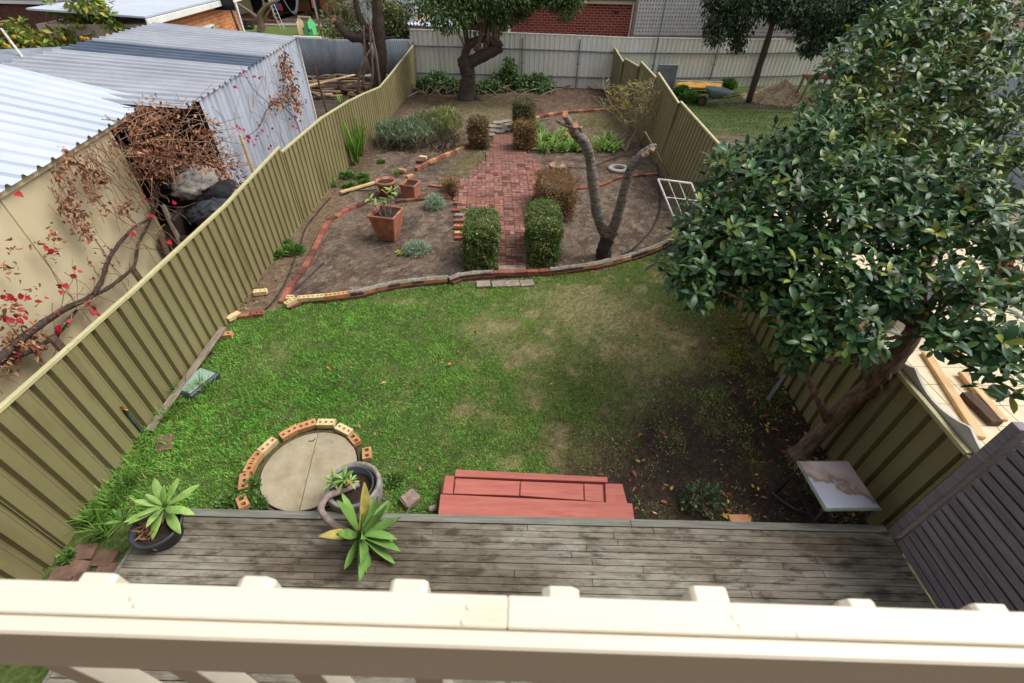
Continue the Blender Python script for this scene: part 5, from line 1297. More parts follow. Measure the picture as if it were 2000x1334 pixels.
    reds(root, [(38, 380, 1), (221, 333, 1), (278, 380, 3), (336, 391, 2), (300, 421, 2), (264, 440, 1), (257, 459, 2), (319, 476, 2), (92, 485, 3), (113, 500, 1), (143, 532, 2), (150, 520, 1), (178, 543, 1), (116, 560, 4), (122, 552, 1), (11, 575, 4), (45, 584, 3), (69, 592, 2), (88, 586, 1), (186, 605, 4), (195, 614, 3), (109, 612, 1), (116, 642, 4), (131, 633, 2), (165, 594, 1), (38, 620, 2), (19, 624, 2), (38, 691, 2), (30, 610, 2)], lambda x, y: w(x, y, .28))
    # second creeper on the silver shed
    def s_(px, py, off=.12): return atp(px, py, SA - SV * off, SV)
    b = s_(590, 270); root2 = thing('creeper', (b.x, b.y, 0), 'creeper with hanging brown clump and red leaves on the silver shed', 'vine')
    for pts, r0 in (([(592, 285), (580, 240), (565, 220), (545, 200), (530, 205), (515, 225), (505, 250), (470, 275)], .016), ([(545, 200), (555, 165), (548, 130), (556, 95)], .012), ([(530, 205), (500, 180), (480, 150), (470, 130)], .01), ([(505, 250), (520, 215), (500, 190), (515, 150)], .008)):
        P = hsm([s_(*p) for p in pts], 4); MB().tube(P, [r0 * (1 - .6 * i / len(P)) for i in range(len(P))], 6, jit=.2).build('stem', 'bark_dark', root2, smooth=True)
    m = MB()
    for k in range(60):
        x, y = r.uniform(420, 590), r.uniform(90, 280); a = r.uniform(.3, 2.2); L = r.uniform(8, 25)
        P = [s_(x, y), s_(x + L * math.cos(a), y + L * math.sin(a)), s_(x + 1.8 * L * math.cos(a), y + 2 * L * math.sin(a))]
        if P[0].y < 17.9 and P[2].z > .3 and P[0].z < 2.5: m.tube(P, .005, 4, cap=False)
    props(m.build('shoots', 'twig', root2), kind='stuff')
    pts = []
    for k in range(430):
        t = r.random(); pts.append((551 + 30 * t + r.gauss(0, 7), 108 + 105 * t + r.gauss(0, 6), r.uniform(.05, .3)))
    for k in range(150): t = r.random(); pts.append((528 + 35 * t + r.gauss(0, 6), 200 - 10 * t + r.gauss(0, 8), r.uniform(.05, .25)))
    P = np.array([s_(*p) for p in pts]); n = len(P); d = rand_dirs(n); d[:, 2] = -np.abs(d[:, 2]) - .2
    V, F, c = inst(*LEAF_SMALL, frames(d, rand_dirs(n)) * rng.uniform(.06, .14, (n, 1, 1)), P, pal[rng.integers(0, 5, n)] * rng.uniform(.8, 1.25, (n, 1)))
    props(finish(bpy.data.objects.new('dead_leaves', npmesh('dead_leaves', V, F, 'litter', c)), root2), 'curled dead brown leaves', kind='stuff')
    reds(root2, [(501, 150, 3), (507, 152, 2), (461, 156, 2), (450, 165, 3), (480, 150, 2), (529, 159, 1), (460, 247, 2), (472, 248, 3), (481, 265, 4), (505, 240, 2), (510, 259, 5), (492, 282, 3), (522, 284, 2), (542, 226, 3), (584, 212, 3), (580, 221, 3), (584, 232, 2), (595, 221, 1), (570, 250, 1), (577, 249, 1), (530, 207, 2), (525, 269, 1), (529, 247, 1), (475, 145, 2)], lambda x, y: s_(x, y, .16))
creeper()

# ------------------------------------------------------------------ neighbour's log pile
def logs():
    r = random.Random(8); k = 0
    c = at(700, 172); root = thing('log_pile', (c.x, c.y, 0), 'pile of cut branches and sticks before the grey corrugated fence', 'log pile')
    for i in range(46):
        px, py = r.uniform(595, 760), r.uniform(148, 190); p = at(px, py, .1); z = .05 + r.random() * .35 * (1 - abs(py - 165) / 40)
        a = r.gauss(.1, .35); L = r.uniform(.6, 1.9); d = Vector((math.cos(a), math.sin(a), jit(.08))); rr = r.uniform(.025, .075)
        MB().tube(hsm([Vector((p.x, p.y, z)) - d * L / 2, Vector((p.x, p.y + jit(.1), z + jit(.08))), Vector((p.x, p.y, z)) + d * L / 2], 2), rr, 6).build('branch', 'bark' if i % 3 else 'twig_pale', root, smooth=True)
    for i in range(16):
        p = at(r.uniform(615, 700), r.uniform(178, 192), .05); brick(root, (p.x, p.y, .04 + .08 * (i % 2)), r.uniform(-.4, .4), r.choice(['brick_pale', 'brick_dark', 'brick_tan']), 0)
    p, q = at(600, 168, .5), at(692, 146, .5); o = MB().bar(p, q, .16, .04).build('timber_plank', 'pine_timber', bevel=.004); props(o, 'long brown board lying on the log pile', 'plank')
    p, q = at(640, 225, .0), aty(612, 124, 14.6); q = atp(612, 124, at(640, 225), (0, 1, 0)); o = MB().tube([(p.x, p.y, 0), q], .035, 7).build('timber_stake', 'dark_timber'); props(o, 'dark stake leaning beside the silver shed', 'stake')
logs()

# ================================================================== planting
pm('stem_brown', lin(96, 82, 60), lin(64, 56, 42), sc=12, rough=.9, bump=.3)
def part_np(name, root, V, F, mat, c, label=None, kind='stuff'):
    return props(finish(bpy.data.objects.new(name, npmesh(name, V, F, mat, c, False)), root), label, kind=kind)

def hedge(x0, x1, y0, y1, h, label, green, brown, seed, n=9000, size=.034, top_round=.08, ragged=.02):
    r = np.random.default_rng(seed); cx, cy = (x0 + x1) / 2, (y0 + y1) / 2
    root = thing('box_hedge', (cx, cy, 0), label, 'hedge')
    # core of twigs: a lumpy closed body
    m = MB(); rows = []; N = 20
    for i, (z, k) in enumerate(((0, .72), (.15 * h, .82), (.5 * h, .84), (.85 * h, .82), (.94 * h, .7), (.95 * h, .02))):
        row = []
        for j in range(N + 1):
            a = 2 * math.pi * (j % N) / N; ca, sa = math.cos(a), math.sin(a); q = 1 / max(abs(ca), abs(sa)); q = min(q, 1.28)
            row.append((cx + ca * q * (x1 - x0) / 2 * k * (1 + jit(.05)), cy + sa * q * (y1 - y0) / 2 * k * (1 + jit(.05)), z))
        rows.append(row)
    m.grid(rows); props(m.build('stems', 'stem_brown', root), kind='stuff')
    # leaves on the outer shell
    w, l = x1 - x0, y1 - y0; areas = np.array([w * l, w * h, w * h * .7, l * h, l * h]); f = r.choice(5, n, p=areas / areas.sum())
    u, v = r.random(n), r.random(n); P = np.zeros((n, 3)); D = np.zeros((n, 3))
    for k in range(5):
        q = f == k
        if k == 0: P[q] = np.stack([x0 + w * u[q], y0 + l * v[q], np.full(q.sum(), h)], 1); D[q] = (0, 0, 1)
        elif k in (1, 2): P[q] = np.stack([x0 + w * u[q], np.full(q.sum(), y0 if k == 1 else y1), h * v[q]], 1); D[q] = (0, -1 if k == 1 else 1, 0)
        else: P[q] = np.stack([np.full(q.sum(), x0 if k == 3 else x1), y0 + l * u[q], h * v[q]], 1); D[q] = (-1 if k == 3 else 1, 0, 0)
    # rounded corners and lumps
    ctr = np.array([cx, cy, h * .5]); e = np.stack([(P[:, 0] - cx) / (w / 2), (P[:, 1] - cy) / (l / 2), np.clip((P[:, 2] - h * .55) / (h * .45), 0, 1)], 1)
    over = np.clip((np.abs(e) ** 6).sum(1) ** (1 / 6) - 1, 0, None); P = ctr + (P - ctr) / (1 + over[:, None] * .9)
    lump = fbm(P[:, 0] * 1.0 + P[:, 2] * .7 + seed, P[:, 1] + P[:, 2] * .9, 5.0, 3) - .5
    P += D * (lump * .2 - r.random(n) ** 2 * .05)[:, None] + r.normal(0, ragged, (n, 3)) * np.where(r.random((n, 1)) < .07, 2.6, 1.0)
    P[:, 2] = np.maximum(P[:, 2], .02)
    d = nrm(D * .8 + r.normal(0, .7, (n, 3))); up = nrm(D + r.normal(0, .5, (n, 3)) + np.array([0, 0, .4]))
    c = colvar(green, n, .4, .2)
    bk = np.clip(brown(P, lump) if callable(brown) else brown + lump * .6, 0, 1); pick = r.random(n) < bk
    c *= (.72 + 1.1 * (lump + .28))[:, None]; c[pick] = colvar(lin(150, 108, 72), pick.sum(), .4, .15)  # hollows darker, humps lighter: shade put into the leaf colour
    tip = (P[:, 2] > h * .85) & ~pick; c[tip] *= 1.25; hi = (r.random(n) < .16) & ~pick; c[hi] *= 1.9  # upper and scattered leaves brightened: highlights put into the leaf colour
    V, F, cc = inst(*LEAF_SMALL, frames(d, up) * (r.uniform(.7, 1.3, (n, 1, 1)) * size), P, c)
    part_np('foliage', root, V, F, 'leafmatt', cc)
BOX = lin(88, 112, 60)
a, b = at(906, 527), at(971, 530); H1 = aty(938, 448, a.y).z
hedge(a.x + .05, b.x - .05, a.y - .02, at(938, 404, H1).y, H1, 'dense green box hedge left of the brick path', BOX, .04, 1, 13000, .042)
a, b = at(1026, 522), at(1094, 522); H2 = aty(1058, 440, a.y).z
hedge(a.x + .05, b.x - .05, a.y - .02, at(1058, 385, H2).y, H2, 'dense green box hedge right of the brick path', BOX, .05, 2, 13000, .042)
a, b = at(1040, 425), at(1108, 418); H3 = .78
hedge(a.x + .12, b.x + .12, a.y - .2, a.y + 1.3, H3, 'half dead brown box hedge behind the green one right of the path', lin(98, 92, 56), .62, 3, 11000, .036, ragged=.035)
a, b = at(918, 292), at(950, 292); hedge(a.x, b.x, a.y, a.y + .6, aty(934, 228, a.y + .3).z * .95, 'small ragged box bush left of the path far end', lin(88, 90, 54), .32, 4, 5000, .05, ragged=.04)
a, b = at(1006, 296), at(1042, 296); hedge(a.x, b.x, a.y, a.y + .6, .78, 'brown tinged low box bush at the path far end', lin(98, 94, 54), .5, 5, 5000, .05, ragged=.04)
a, b = at(1004, 262), at(1040, 262); hedge(a.x, b.x, a.y, a.y + 1.0, aty(1022, 196, a.y + .5).z, 'tall narrow box bush right of the path far end', lin(76, 90, 56), .22, 6, 6000, .055, ragged=.04)
a, b = at(874, 388), at(892, 388); hedge(a.x, b.x, a.y, a.y + .22, .42, 'small dead brown box stub by the path corner', lin(110, 92, 60), .85, 7, 900, .04, ragged=.05)

def mound(name, label, px, py, rx, ry, h, cols, n, size, seed, tmpl=LEAF_SMALL, up=.4, mat='leafmatt', cat='plant', stems=True):
    p = at(px, py); r = np.random.default_rng(seed); root = thing(name, (p.x, p.y, 0), label, cat)
    d = nrm(r.normal(size=(n, 3))); d[:, 2] = np.abs(d[:, 2]); rr = r.random((n, 1)) ** .35
    lump = .8 + .4 * fbm(d[:, 0] * 2 + seed, d[:, 1] * 2 + d[:, 2], 1.7, 3)
    P = np.array([p.x, p.y, .01]) + d * rr * np.array([rx, ry, h]) * lump[:, None]
    dd = nrm(d + r.normal(0, .5, (n, 3)) + np.array([0, 0, up])); u = nrm(r.normal(0, .6, (n, 3)) + np.array([0, 0, 1.0]))
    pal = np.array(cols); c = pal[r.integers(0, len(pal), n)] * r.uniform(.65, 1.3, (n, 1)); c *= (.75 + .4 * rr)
    V, F, cc = inst(*tmpl, frames(dd, u) * (r.uniform(.7, 1.35, (n, 1, 1)) * size), P, c)
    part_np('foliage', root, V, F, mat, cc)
    if stems:
        m = MB()
        for k in range(8): a = k * .8; m.tube([(p.x + jit(.03), p.y + jit(.03), 0), (p.x + math.cos(a) * rx * .5, p.y + math.sin(a) * ry * .5, h * .6)], [.008, .004], 5)
        props(m.build('stems', 'stem_brown', root), kind='stuff')
    return root
SILV = [lin(150, 172, 146), lin(126, 154, 128), lin(168, 186, 160)]
mound('silver_shrub', 'small silver green shrub near the path corner', 850, 405, .27, .24, .3, SILV, 1500, .06, 21, LEAF_THIN)
mound('silver_shrub', 'low silver green shrub in the middle of the left bed', 814, 492, .30, .24, .22, SILV, 1500, .06, 22, LEAF_THIN)
mound('sprawling_weed', 'trailing yellow green stem beside the low silver shrub', 788, 496, .16, .06, .05, [lin(182, 188, 96)], 120, .05, 23)
GR = [lin(98, 132, 62), lin(80, 116, 54), lin(120, 148, 72)]
for px, py, s, lab in ((573, 492, .27, 'leafy green weed clump in the left fence bed'), (540, 500, .17, 'small leafy weed against the left fence foot'), (560, 478, .14, 'smaller weed behind the leafy clump by the fence'), (679, 345, .24, 'low weed patch by the fence behind the plank'), (708, 348, .2, 'low weed patch nearer the spear plants'), (682, 365, .16, 'small green weed beside the pale plank'), (712, 358, .15, 'small green weed beyond the pale plank end'),
                       (492, 950, .12, 'broad leafed weed inside the tank lid bricks'), (487, 975, .1, 'weed by the deck edge left of the tank lid'), (446, 985, .12, 'flat weed rosette in the lawn at the deck edge'), (510, 985, .08, 'tiny weed next to the tank lid at the deck'), (770, 940, .12, 'weed in the lawn right of the concrete pot'), (1400, 512, .15, 'small weed at the right bed edge'), (278, 868, .12, 'weed by the fence below the garden tap'), (135, 1088, .06, 'tiny weed on the pavers by the fence'), (745, 318, .1, 'small bushy weed at the lavender foot')):
    mound('weed', lab, px, py, s, s * .8, s * .5, GR, int(220 + 2200 * s), .055 if py < 600 else .05, int(px + py))
mound('dark_shrub', 'small dark leafy shrub on the bare soil at the deck', 1368, 985, .24, .2, .34, [lin(84, 102, 70), lin(106, 122, 88), lin(70, 90, 60)], 330, .055, 31)
mound('dry_tuft', 'dry pale grass tuft at the path corner', 878, 372, .16, .12, .3, [lin(190, 160, 112), lin(160, 124, 84)], 260, .14, 33, LEAF_THIN, 1.2)

def lavender():
    p = at(822, 296); root = thing('lavender_bush', (p.x, p.y, 0), 'wide grey green lavender bush near the left fence', 'bush'); r = np.random.default_rng(41)
    P = []; C = []
    for px, py, rx, ry, h, col_, n in ((795, 283, 1.0, .75, .62, lin(126, 144, 112), 5200), (868, 262, .75, .7, .72, lin(146, 154, 96), 4200), (765, 275, .55, .5, .5, lin(116, 140, 118), 2000), (835, 268, .8, .7, .66, lin(132, 140, 96), 3200)):
        c = at(px, py); d = nrm(r.normal(size=(n, 3))); d[:, 2] = np.abs(d[:, 2]); q = r.random((n, 1)) ** .3
        pts = np.array([c.x, c.y, .12]) + d * q * np.array([rx, ry, h]) * (.8 + .4 * fbm(d[:, 0] * 3, d[:, 1] * 3 + d[:, 2] * 2, 1.5, 3))[:, None]
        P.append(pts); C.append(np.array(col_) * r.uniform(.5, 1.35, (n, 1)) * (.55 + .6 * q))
    P = np.concatenate(P); C = np.concatenate(C); n = len(P); k = (P[:, 2] > .3) | (r.random(n) < .25); P, C = P[k], C[k]; n = len(P)
    d = nrm(r.normal(0, .45, (n, 3)) + np.array([0, 0, 1.0])); V, F, c = inst(*LEAF_THIN, frames(d, nrm(r.normal(size=(n, 3)))) * r.uniform(.08, .17, (n, 1, 1)), P, C)
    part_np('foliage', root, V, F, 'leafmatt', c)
    m = MB()
    for k in range(150):
        c = at(random.uniform(750, 895), random.uniform(272, 300)); a = random.uniform(0, 6.28); m.tube(hsm([(c.x, c.y, .02), (c.x + jit(.2), c.y + jit(.2), .2), (c.x + jit(.4), c.y + jit(.4), .45)], 2), [.016, .014, .012, .009, .006], 5, cap=False)
    props(m.build('stems', 'stem_brown', root), kind='stuff')
lavender()

def straps(name, label, spots, L, wdt, n, cols, seed, arch=.6, upright=.55, cat='plant'):
    r = np.random.default_rng(seed)
    for i, (px, py, *ex) in enumerate(spots):
        p = at(px, py); lb = ex[0] if ex else label; root = thing(name, (p.x, p.y, 0), lb, cat, None if ex else label)
        V = []; F = []; C = []
        for k in range(n):
            a = r.uniform(0, 6.28); l = L * r.uniform(.6, 1.15); el = r.uniform(upright, 1.45); o = len(V); c = np.array(cols[r.integers(len(cols))]) * r.uniform(.7, 1.3)
            bx, by = p.x + r.normal(0, .05), p.y + r.normal(0, .05); side = np.array([-math.sin(a), math.cos(a), 0]) * wdt / 2; pos = np.array([bx, by, 0.0]); e = el
            for t, wv in ((0, .8), (.35, 1), (.7, .8), (1, .1)):
                V += [pos - side * wv, pos + side * wv]; C += [c * (.7 + .5 * t)] * 2; pos = pos + np.array([math.cos(a) * math.cos(e), math.sin(a) * math.cos(e), math.sin(e)]) * l * .35; e -= arch * .55
            F += [[o + 2 * j, o + 2 * j + 1, o + 2 * j + 3, o + 2 * j + 2] for j in range(3)]
        part_np('foliage', root, np.array(V), np.array(F), 'leafmatt', np.array(C))
AG = [lin(140, 180, 82), lin(112, 156, 66), lin(160, 190, 104)]
straps('strap_leaf_clump', 'clump of bright green strap leaves in the bed right of the path', [(1042, 290), (1060, 296), (1058, 280), (1078, 292), (1088, 280), (1100, 296), (1072, 274), (1118, 294), (1108, 282), (1165, 295), (1182, 294), (1176, 284), (1198, 298), (1204, 288), (1146, 294), (1132, 296), (1100, 268), (1188, 276)], .5, .045, 30, AG, 51)
straps('strap_leaf_clump', '', [(1046, 250, 'feathery green clump beside the tall box bush'), (1052, 265, 'second green clump below the tall box bush')], .45, .05, 34, [lin(128, 170, 96), lin(104, 148, 80)], 52)
straps('iris_clump', '', [(697, 320, 'tall bright green spear leaves against the left fence'), (706, 303, 'taller spear leaves just behind against the left fence')], 1.15, .05, 26, [lin(128, 176, 66), lin(104, 152, 52)], 53, .08, 1.25)
straps('grass_clump', '', [(773, 345, 'single small spear tuft in the left bed by the bricks'), (653, 365, 'small spear tuft at the left fence foot')], .3, .03, 12, AG, 54, .1, 1.1)
straps('grass_clump', '', [(188, 1015, 'long green grass tuft at the fence behind the black pot'), (205, 1045, 'grass tuft below the agave pot'), (222, 985, 'long grass tuft along the fence near the deck'), (250, 950, 'grass tuft by the fence above the black pot'), (345, 770, 'grass tuft under the plank by the ground box'), (330, 820, 'grass tuft at the near end of the plank'), (400, 765, 'grass tuft beside the ground box lid')], .26, .012, 60, [lin(104, 146, 56), lin(128, 160, 74), lin(86, 128, 48)], 55, .5, .8, 'grass')
straps('grass_clump', '', [(668, 208, 'green tuft growing beyond the left fence dip')], .5, .04, 16, AG, 56, .3, .9)

# ------------------------------------------------------------------ limbs helper
def limbs(root, specs, mat, part='branch', n=9, jitv=.12, sub=5):
    for pts, rs in specs:
        MB().tube(hsm(pts, sub), multi(rs, sub), n, jit=jitv).build(part, mat, root, smooth=True)
def crown(root, blobs, n, size, cols, seed, tmpl=LEAF_SMALL, mat='leafmatt', shell=.45, droop=.3, gap=.0, name='crown'):
    r = np.random.default_rng(seed); vol = np.array([b[1] * b[2] * b[3] for b in blobs]) ** .75; idx = r.choice(len(blobs), n, p=vol / vol.sum())
    C0 = np.array([list(b[0]) for b in blobs])[idx]; R0 = np.array([b[1:4] for b in blobs])[idx]; d = nrm(r.normal(size=(n, 3))); q = r.random((n, 1)) ** shell
    lump = .72 + .6 * fbm(d[:, 0] * 2.2 + idx * 3.1, d[:, 1] * 2.2 + d[:, 2] * 1.7, 1.6, 3)
    P = C0 + d * q * R0 * lump[:, None]
    if gap:
        g = fbm(P[:, 0] * 1.0 + P[:, 2] * .8, P[:, 1] + P[:, 2] * .5, 2.2, 3); k = g > gap; P, d, q = P[k], d[k], q[k]; n = len(P)
    dd = nrm(d * .7 + r.normal(0, .6, (n, 3)) - np.array([0, 0, droop])); u = nrm(r.normal(0, .55, (n, 3)) + np.array([0, 0, 1.0]))
    pal = np.array(cols); c = pal[r.integers(0, len(pal), n)] * r.uniform(.65, 1.35, (n, 1))
    V, F, cc = inst(*tmpl, frames(dd, u) * (r.uniform(.7, 1.35, (n, 1, 1)) * size), P, c)
    part_np(name, root, V, F, mat, cc)

# ------------------------------------------------------------------ forked stump in the right bed
def forked_tree():
    Y = 8.75; b = at(1178, 503); root = thing('pruned_tree', (b.x, b.y, 0), 'leafless forked silver barked tree with sawn limbs', 'tree')
    P = lambda px, py, dy=0: aty(px, py, b.y + dy)
    fork = P(1188, 462)
    limbs(root, [([Vector((b.x, b.y, -.03)), P(1181, 482), fork], [.17, .15, .15])], 'bark_dark', 'trunk', 12)
    limbs(root, [([fork, P(1170, 430, .05), P(1160, 370, .1), P(1152, 310, .12), P(1142, 280, .12), P(1125, 262, .12), P(1118, 250, .12)], [.13, .11, .10, .095, .1, .1, .075]),
                 ([P(1120, 258, .12), P(1112, 240, .14), P(1104, 226, .15)], [.08, .062, .058]), ([P(1132, 262, .12), P(1133, 248, .1)], [.06, .045]), ([P(1118, 250, .1), P(1098, 242, .1), P(1087, 235, .1)], [.035, .025, .018]),
                 ([fork, P(1200, 440, -.05), P(1212, 400, -.1), P(1222, 360, -.1), P(1232, 330, -.1), P(1248, 308, -.1), P(1270, 292, -.05), P(1283, 286, -.05)], [.12, .1, .095, .085, .085, .085, .09, .05]),
                 ([P(1192, 462), P(1206, 452)], [.07, .05])], 'bark_silver', 'limb', 11, .14)
    for px, py, dy, r_ in ((1104, 225, .13, .056), (1124, 246, .02, .055), (1106, 262, .0, .04)):
        c = P(px, py, dy); m = MB(); d = (Vector((0, 0, 5)) - c).normalized() * .6 + Vector((0, 0, .5)); d.normalize(); m.tube([c - d * .03, c + d * .022], r_, 12); m.build('sawn_end', 'cut_wood', root)
    c = P(1276, 288, -.06); m = MB(); m.tube(hsm([P(1252, 306, -.16), P(1268, 296, -.17), P(1279, 288, -.15)], 4), [.02, .04, .045, .045, .045, .045, .04, .03, .02], 8, jit=.4); m.build('torn_wood', 'twig_pale', root)
forked_tree()

def bare_shrub():
    b = at(1222, 296); b2 = at(1250, 283); root = thing('bare_shrub', (b.x, b.y, 0), 'spindly pale shrub with a few yellow leaves by the right fence', 'shrub')
    P = lambda px, py, dy=0: aty(px, py, b.y + .4 + dy); r = random.Random(4)
    tips = []
    main = [([b, P(1210, 275), P(1225, 255), P(1215, 230), P(1195, 205), P(1182, 180), P(1178, 165)], .035), ([b, P(1232, 272), P(1245, 250), P(1240, 225), P(1230, 200), P(1215, 175)], .03), ([b2, P(1258, 262), P(1256, 235), P(1262, 205), P(1255, 175), P(1250, 158)], .028), ([b2, P(1268, 255), P(1275, 225), P(1278, 190), P(1272, 160)], .022), ([P(1225, 255), P(1212, 240), P(1200, 222), P(1190, 215)], .018), ([P(1245, 250), P(1265, 240), P(1285, 215), P(1300, 190)], .016), ([P(1240, 225), P(1220, 210), P(1200, 195)], .016), ([b, P(1160, 300, -1.2), P(1130, 255, -1.4)], .008)]
    for pts, r0 in main:
        P_ = hsm(pts, 4); MB().tube(P_, [r0 * (1 - .7 * i / len(P_)) for i in range(len(P_))], 6, jit=.15).build('branch', 'twig_pale', root, smooth=True); tips += P_[len(P_) // 2:]
    m = MB(); lp = []
    for k in range(170):
        t = r.choice(tips); d = Vector((r.gauss(0, .3), r.gauss(0, .3), r.uniform(-.1, .35))); e = t + d; m.tube(hsm([t, t + d * .5 + Vector((r.gauss(0, .05), 0, r.gauss(0, .05))), e], 2), .006, 4, cap=False)
        for q in range(r.choice((0, 3, 7))): lp.append(list(t.lerp(e, .4 + .6 * r.random())))
    props(m.build('twigs', 'twig_pale', root), kind='stuff')
    P2 = np.array(lp); n = len(P2); d = rand_dirs(n); d[:, 2] -= .8
    V, F, c = inst(*LEAF_THIN, frames(nrm(d), rand_dirs(n)) * rng.uniform(.09, .16, (n, 1, 1)), P2 + rng.normal(0, .04, (n, 3)), np.array([lin(196, 182, 80), lin(176, 172, 90), lin(158, 160, 78)])[rng.integers(0, 3, n)])
    part_np('leaves', root, V, F, 'leafmatt', c)
bare_shrub()

# ------------------------------------------------------------------ gnarled tree at the rear fence
def rear_tree():
    b = at(912, 192); root = thing('pollarded_tree', (b.x, b.y, 0), 'gnarled old tree with a thick bent limb before the rear fence', 'tree'); Y = b.y
    P = lambda px, py, dy=0: aty(px, py, Y + dy)
    limbs(root, [([Vector((b.x, Y, -.05)), P(913, 170), P(914, 145), P(908, 125), P(905, 112)], [.50, .32, .30, .30, .26])], 'bark_dark', 'trunk', 14, .12)
    limbs(root, [([P(908, 128), P(925, 118), P(945, 108), P(965, 98), P(975, 92), P(972, 82)], [.22, .22, .22, .21, .20, .14]), ([P(906, 116), P(912, 96), P(922, 84), P(938, 76), P(955, 78), P(970, 86)], [.2, .15, .14, .14, .14, .14]), ([P(905, 118), P(912, 90), P(908, 60), P(905, 30)], [.14, .1, .09, .07]), ([P(900, 195, -.1), P(888, 196, -.3)], [.2, .06]), ([P(928, 194, -.1), P(942, 199, -.3)], [.2, .06])], 'bark_dark', 'limb', 11, .15)
    r = random.Random(3); m = MB()
    for k in range(34):
        px = r.uniform(915, 975); py = 108 - (px - 915) * .28 - r.uniform(0, 14); q = r.uniform(-26, 26); m.tube(hsm([P(px, py), P(px + q * .4, py - 30, jit(.3)), P(px + q, py - r.uniform(55, 90), jit(.6))], 3), [.045, .04, .035, .03, .025, .02, .015], 6)
    m.tube(hsm([P(915, 110), P(900, 75), P(884, 42)], 3), .035, 6); props(m.build('shoots', 'bark', root, smooth=True), kind='stuff')
    B = []
    for px, py, dy, rx, rz in ((850, 15, 0, .9, .7), (880, 25, -.5, .9, .7), (905, 5, .3, 1.1, .9), (940, 15, .4, 1.0, .8), (975, 8, 0, .9, .8), (1000, 10, .2, .8, .6), (1020, -10, 0, .9, .6), (860, -15, .5, 1.0, .8), (930, -25, 0, 1.3, .9), (1000, -25, 0, 1.3, .8), (1095, -5, -.4, .7, .5), (1110, 12, -.5, .45, .5), (1080, -15, -.3, .9, .5), (975, 40, .5, .35, .5), (1120, -10, -.4, .6, .4), (1020, 25, .1, .3, .3)):
        c = P(px, py, dy); B.append((c, rx, rx, rz))
    crown(root, B, 30000, .12, [lin(92, 118, 62), lin(72, 98, 54), lin(120, 138, 72), lin(60, 84, 46)], 61, LEAF_SMALL, 'leafmatt', .5, .5, .36)
rear_tree()

def prunings():
    r = random.Random(9)
    for spots, lab, sd in ((((835, 178, .5, .5), (855, 172, .6, .65), (880, 178, .5, .45)), 'heap of cut leafy branches left of the gnarled tree', 71), (((940, 180, .5, .4), (965, 178, .6, .45), (990, 170, .7, .75), (995, 150, .35, 1.25), (1020, 176, .7, .6), (1050, 172, .6, .65), (1062, 180, .5, .35)), 'long heap of cut leafy branches right of the gnarled tree', 72)):
        c = at(spots[0][0], spots[0][1]); root = thing('cut_branches', (c.x, c.y, 0), lab, 'branches'); B = []
        for px, py, s, h in spots:
            p = at(px, max(py, 170)); B.append((Vector((p.x, min(p.y, 24.1), h * .4)), s, .45, h * .62))
        crown(root, B, 5200 if sd == 72 else 3000, .15, [lin(96, 126, 74), lin(74, 104, 60), lin(126, 148, 92), lin(64, 90, 52)], sd, LEAF_SMALL, 'leafmatt', .4, .2, 0, 'foliage')
        m = MB()
        for k in range(12):
            px = r.uniform(spots[0][0] - 10, spots[-1][0] + 10); p = at(px, 186 + jit(5)); a = r.uniform(0, 3.1); m.tube(hsm([p + Vector((0, 0, .05)), p + Vector((math.cos(a) * .5, .3 * math.sin(a), .25)), p + Vector((math.cos(a), .6 * math.sin(a), .3))], 2), [.02, .018, .015, .012, .008], 5)
        props(m.build('sticks', 'twig_pale', root), kind='stuff')
    p = at(792, 192); o = MB().tube(hsm([at(795, 190, .03), at(812, 181, .06), at(825, 178, .1), at(838, 165, .3)], 3), [.03] * 4 + [.02] * 6, 6).tube(hsm([at(812, 181, .06), at(822, 172, .15)], 3), .02, 5).build('fallen_branch', 'twig_pale', smooth=True); props(o, 'forked bare branch lying by the rear left corner', 'branch')
prunings()

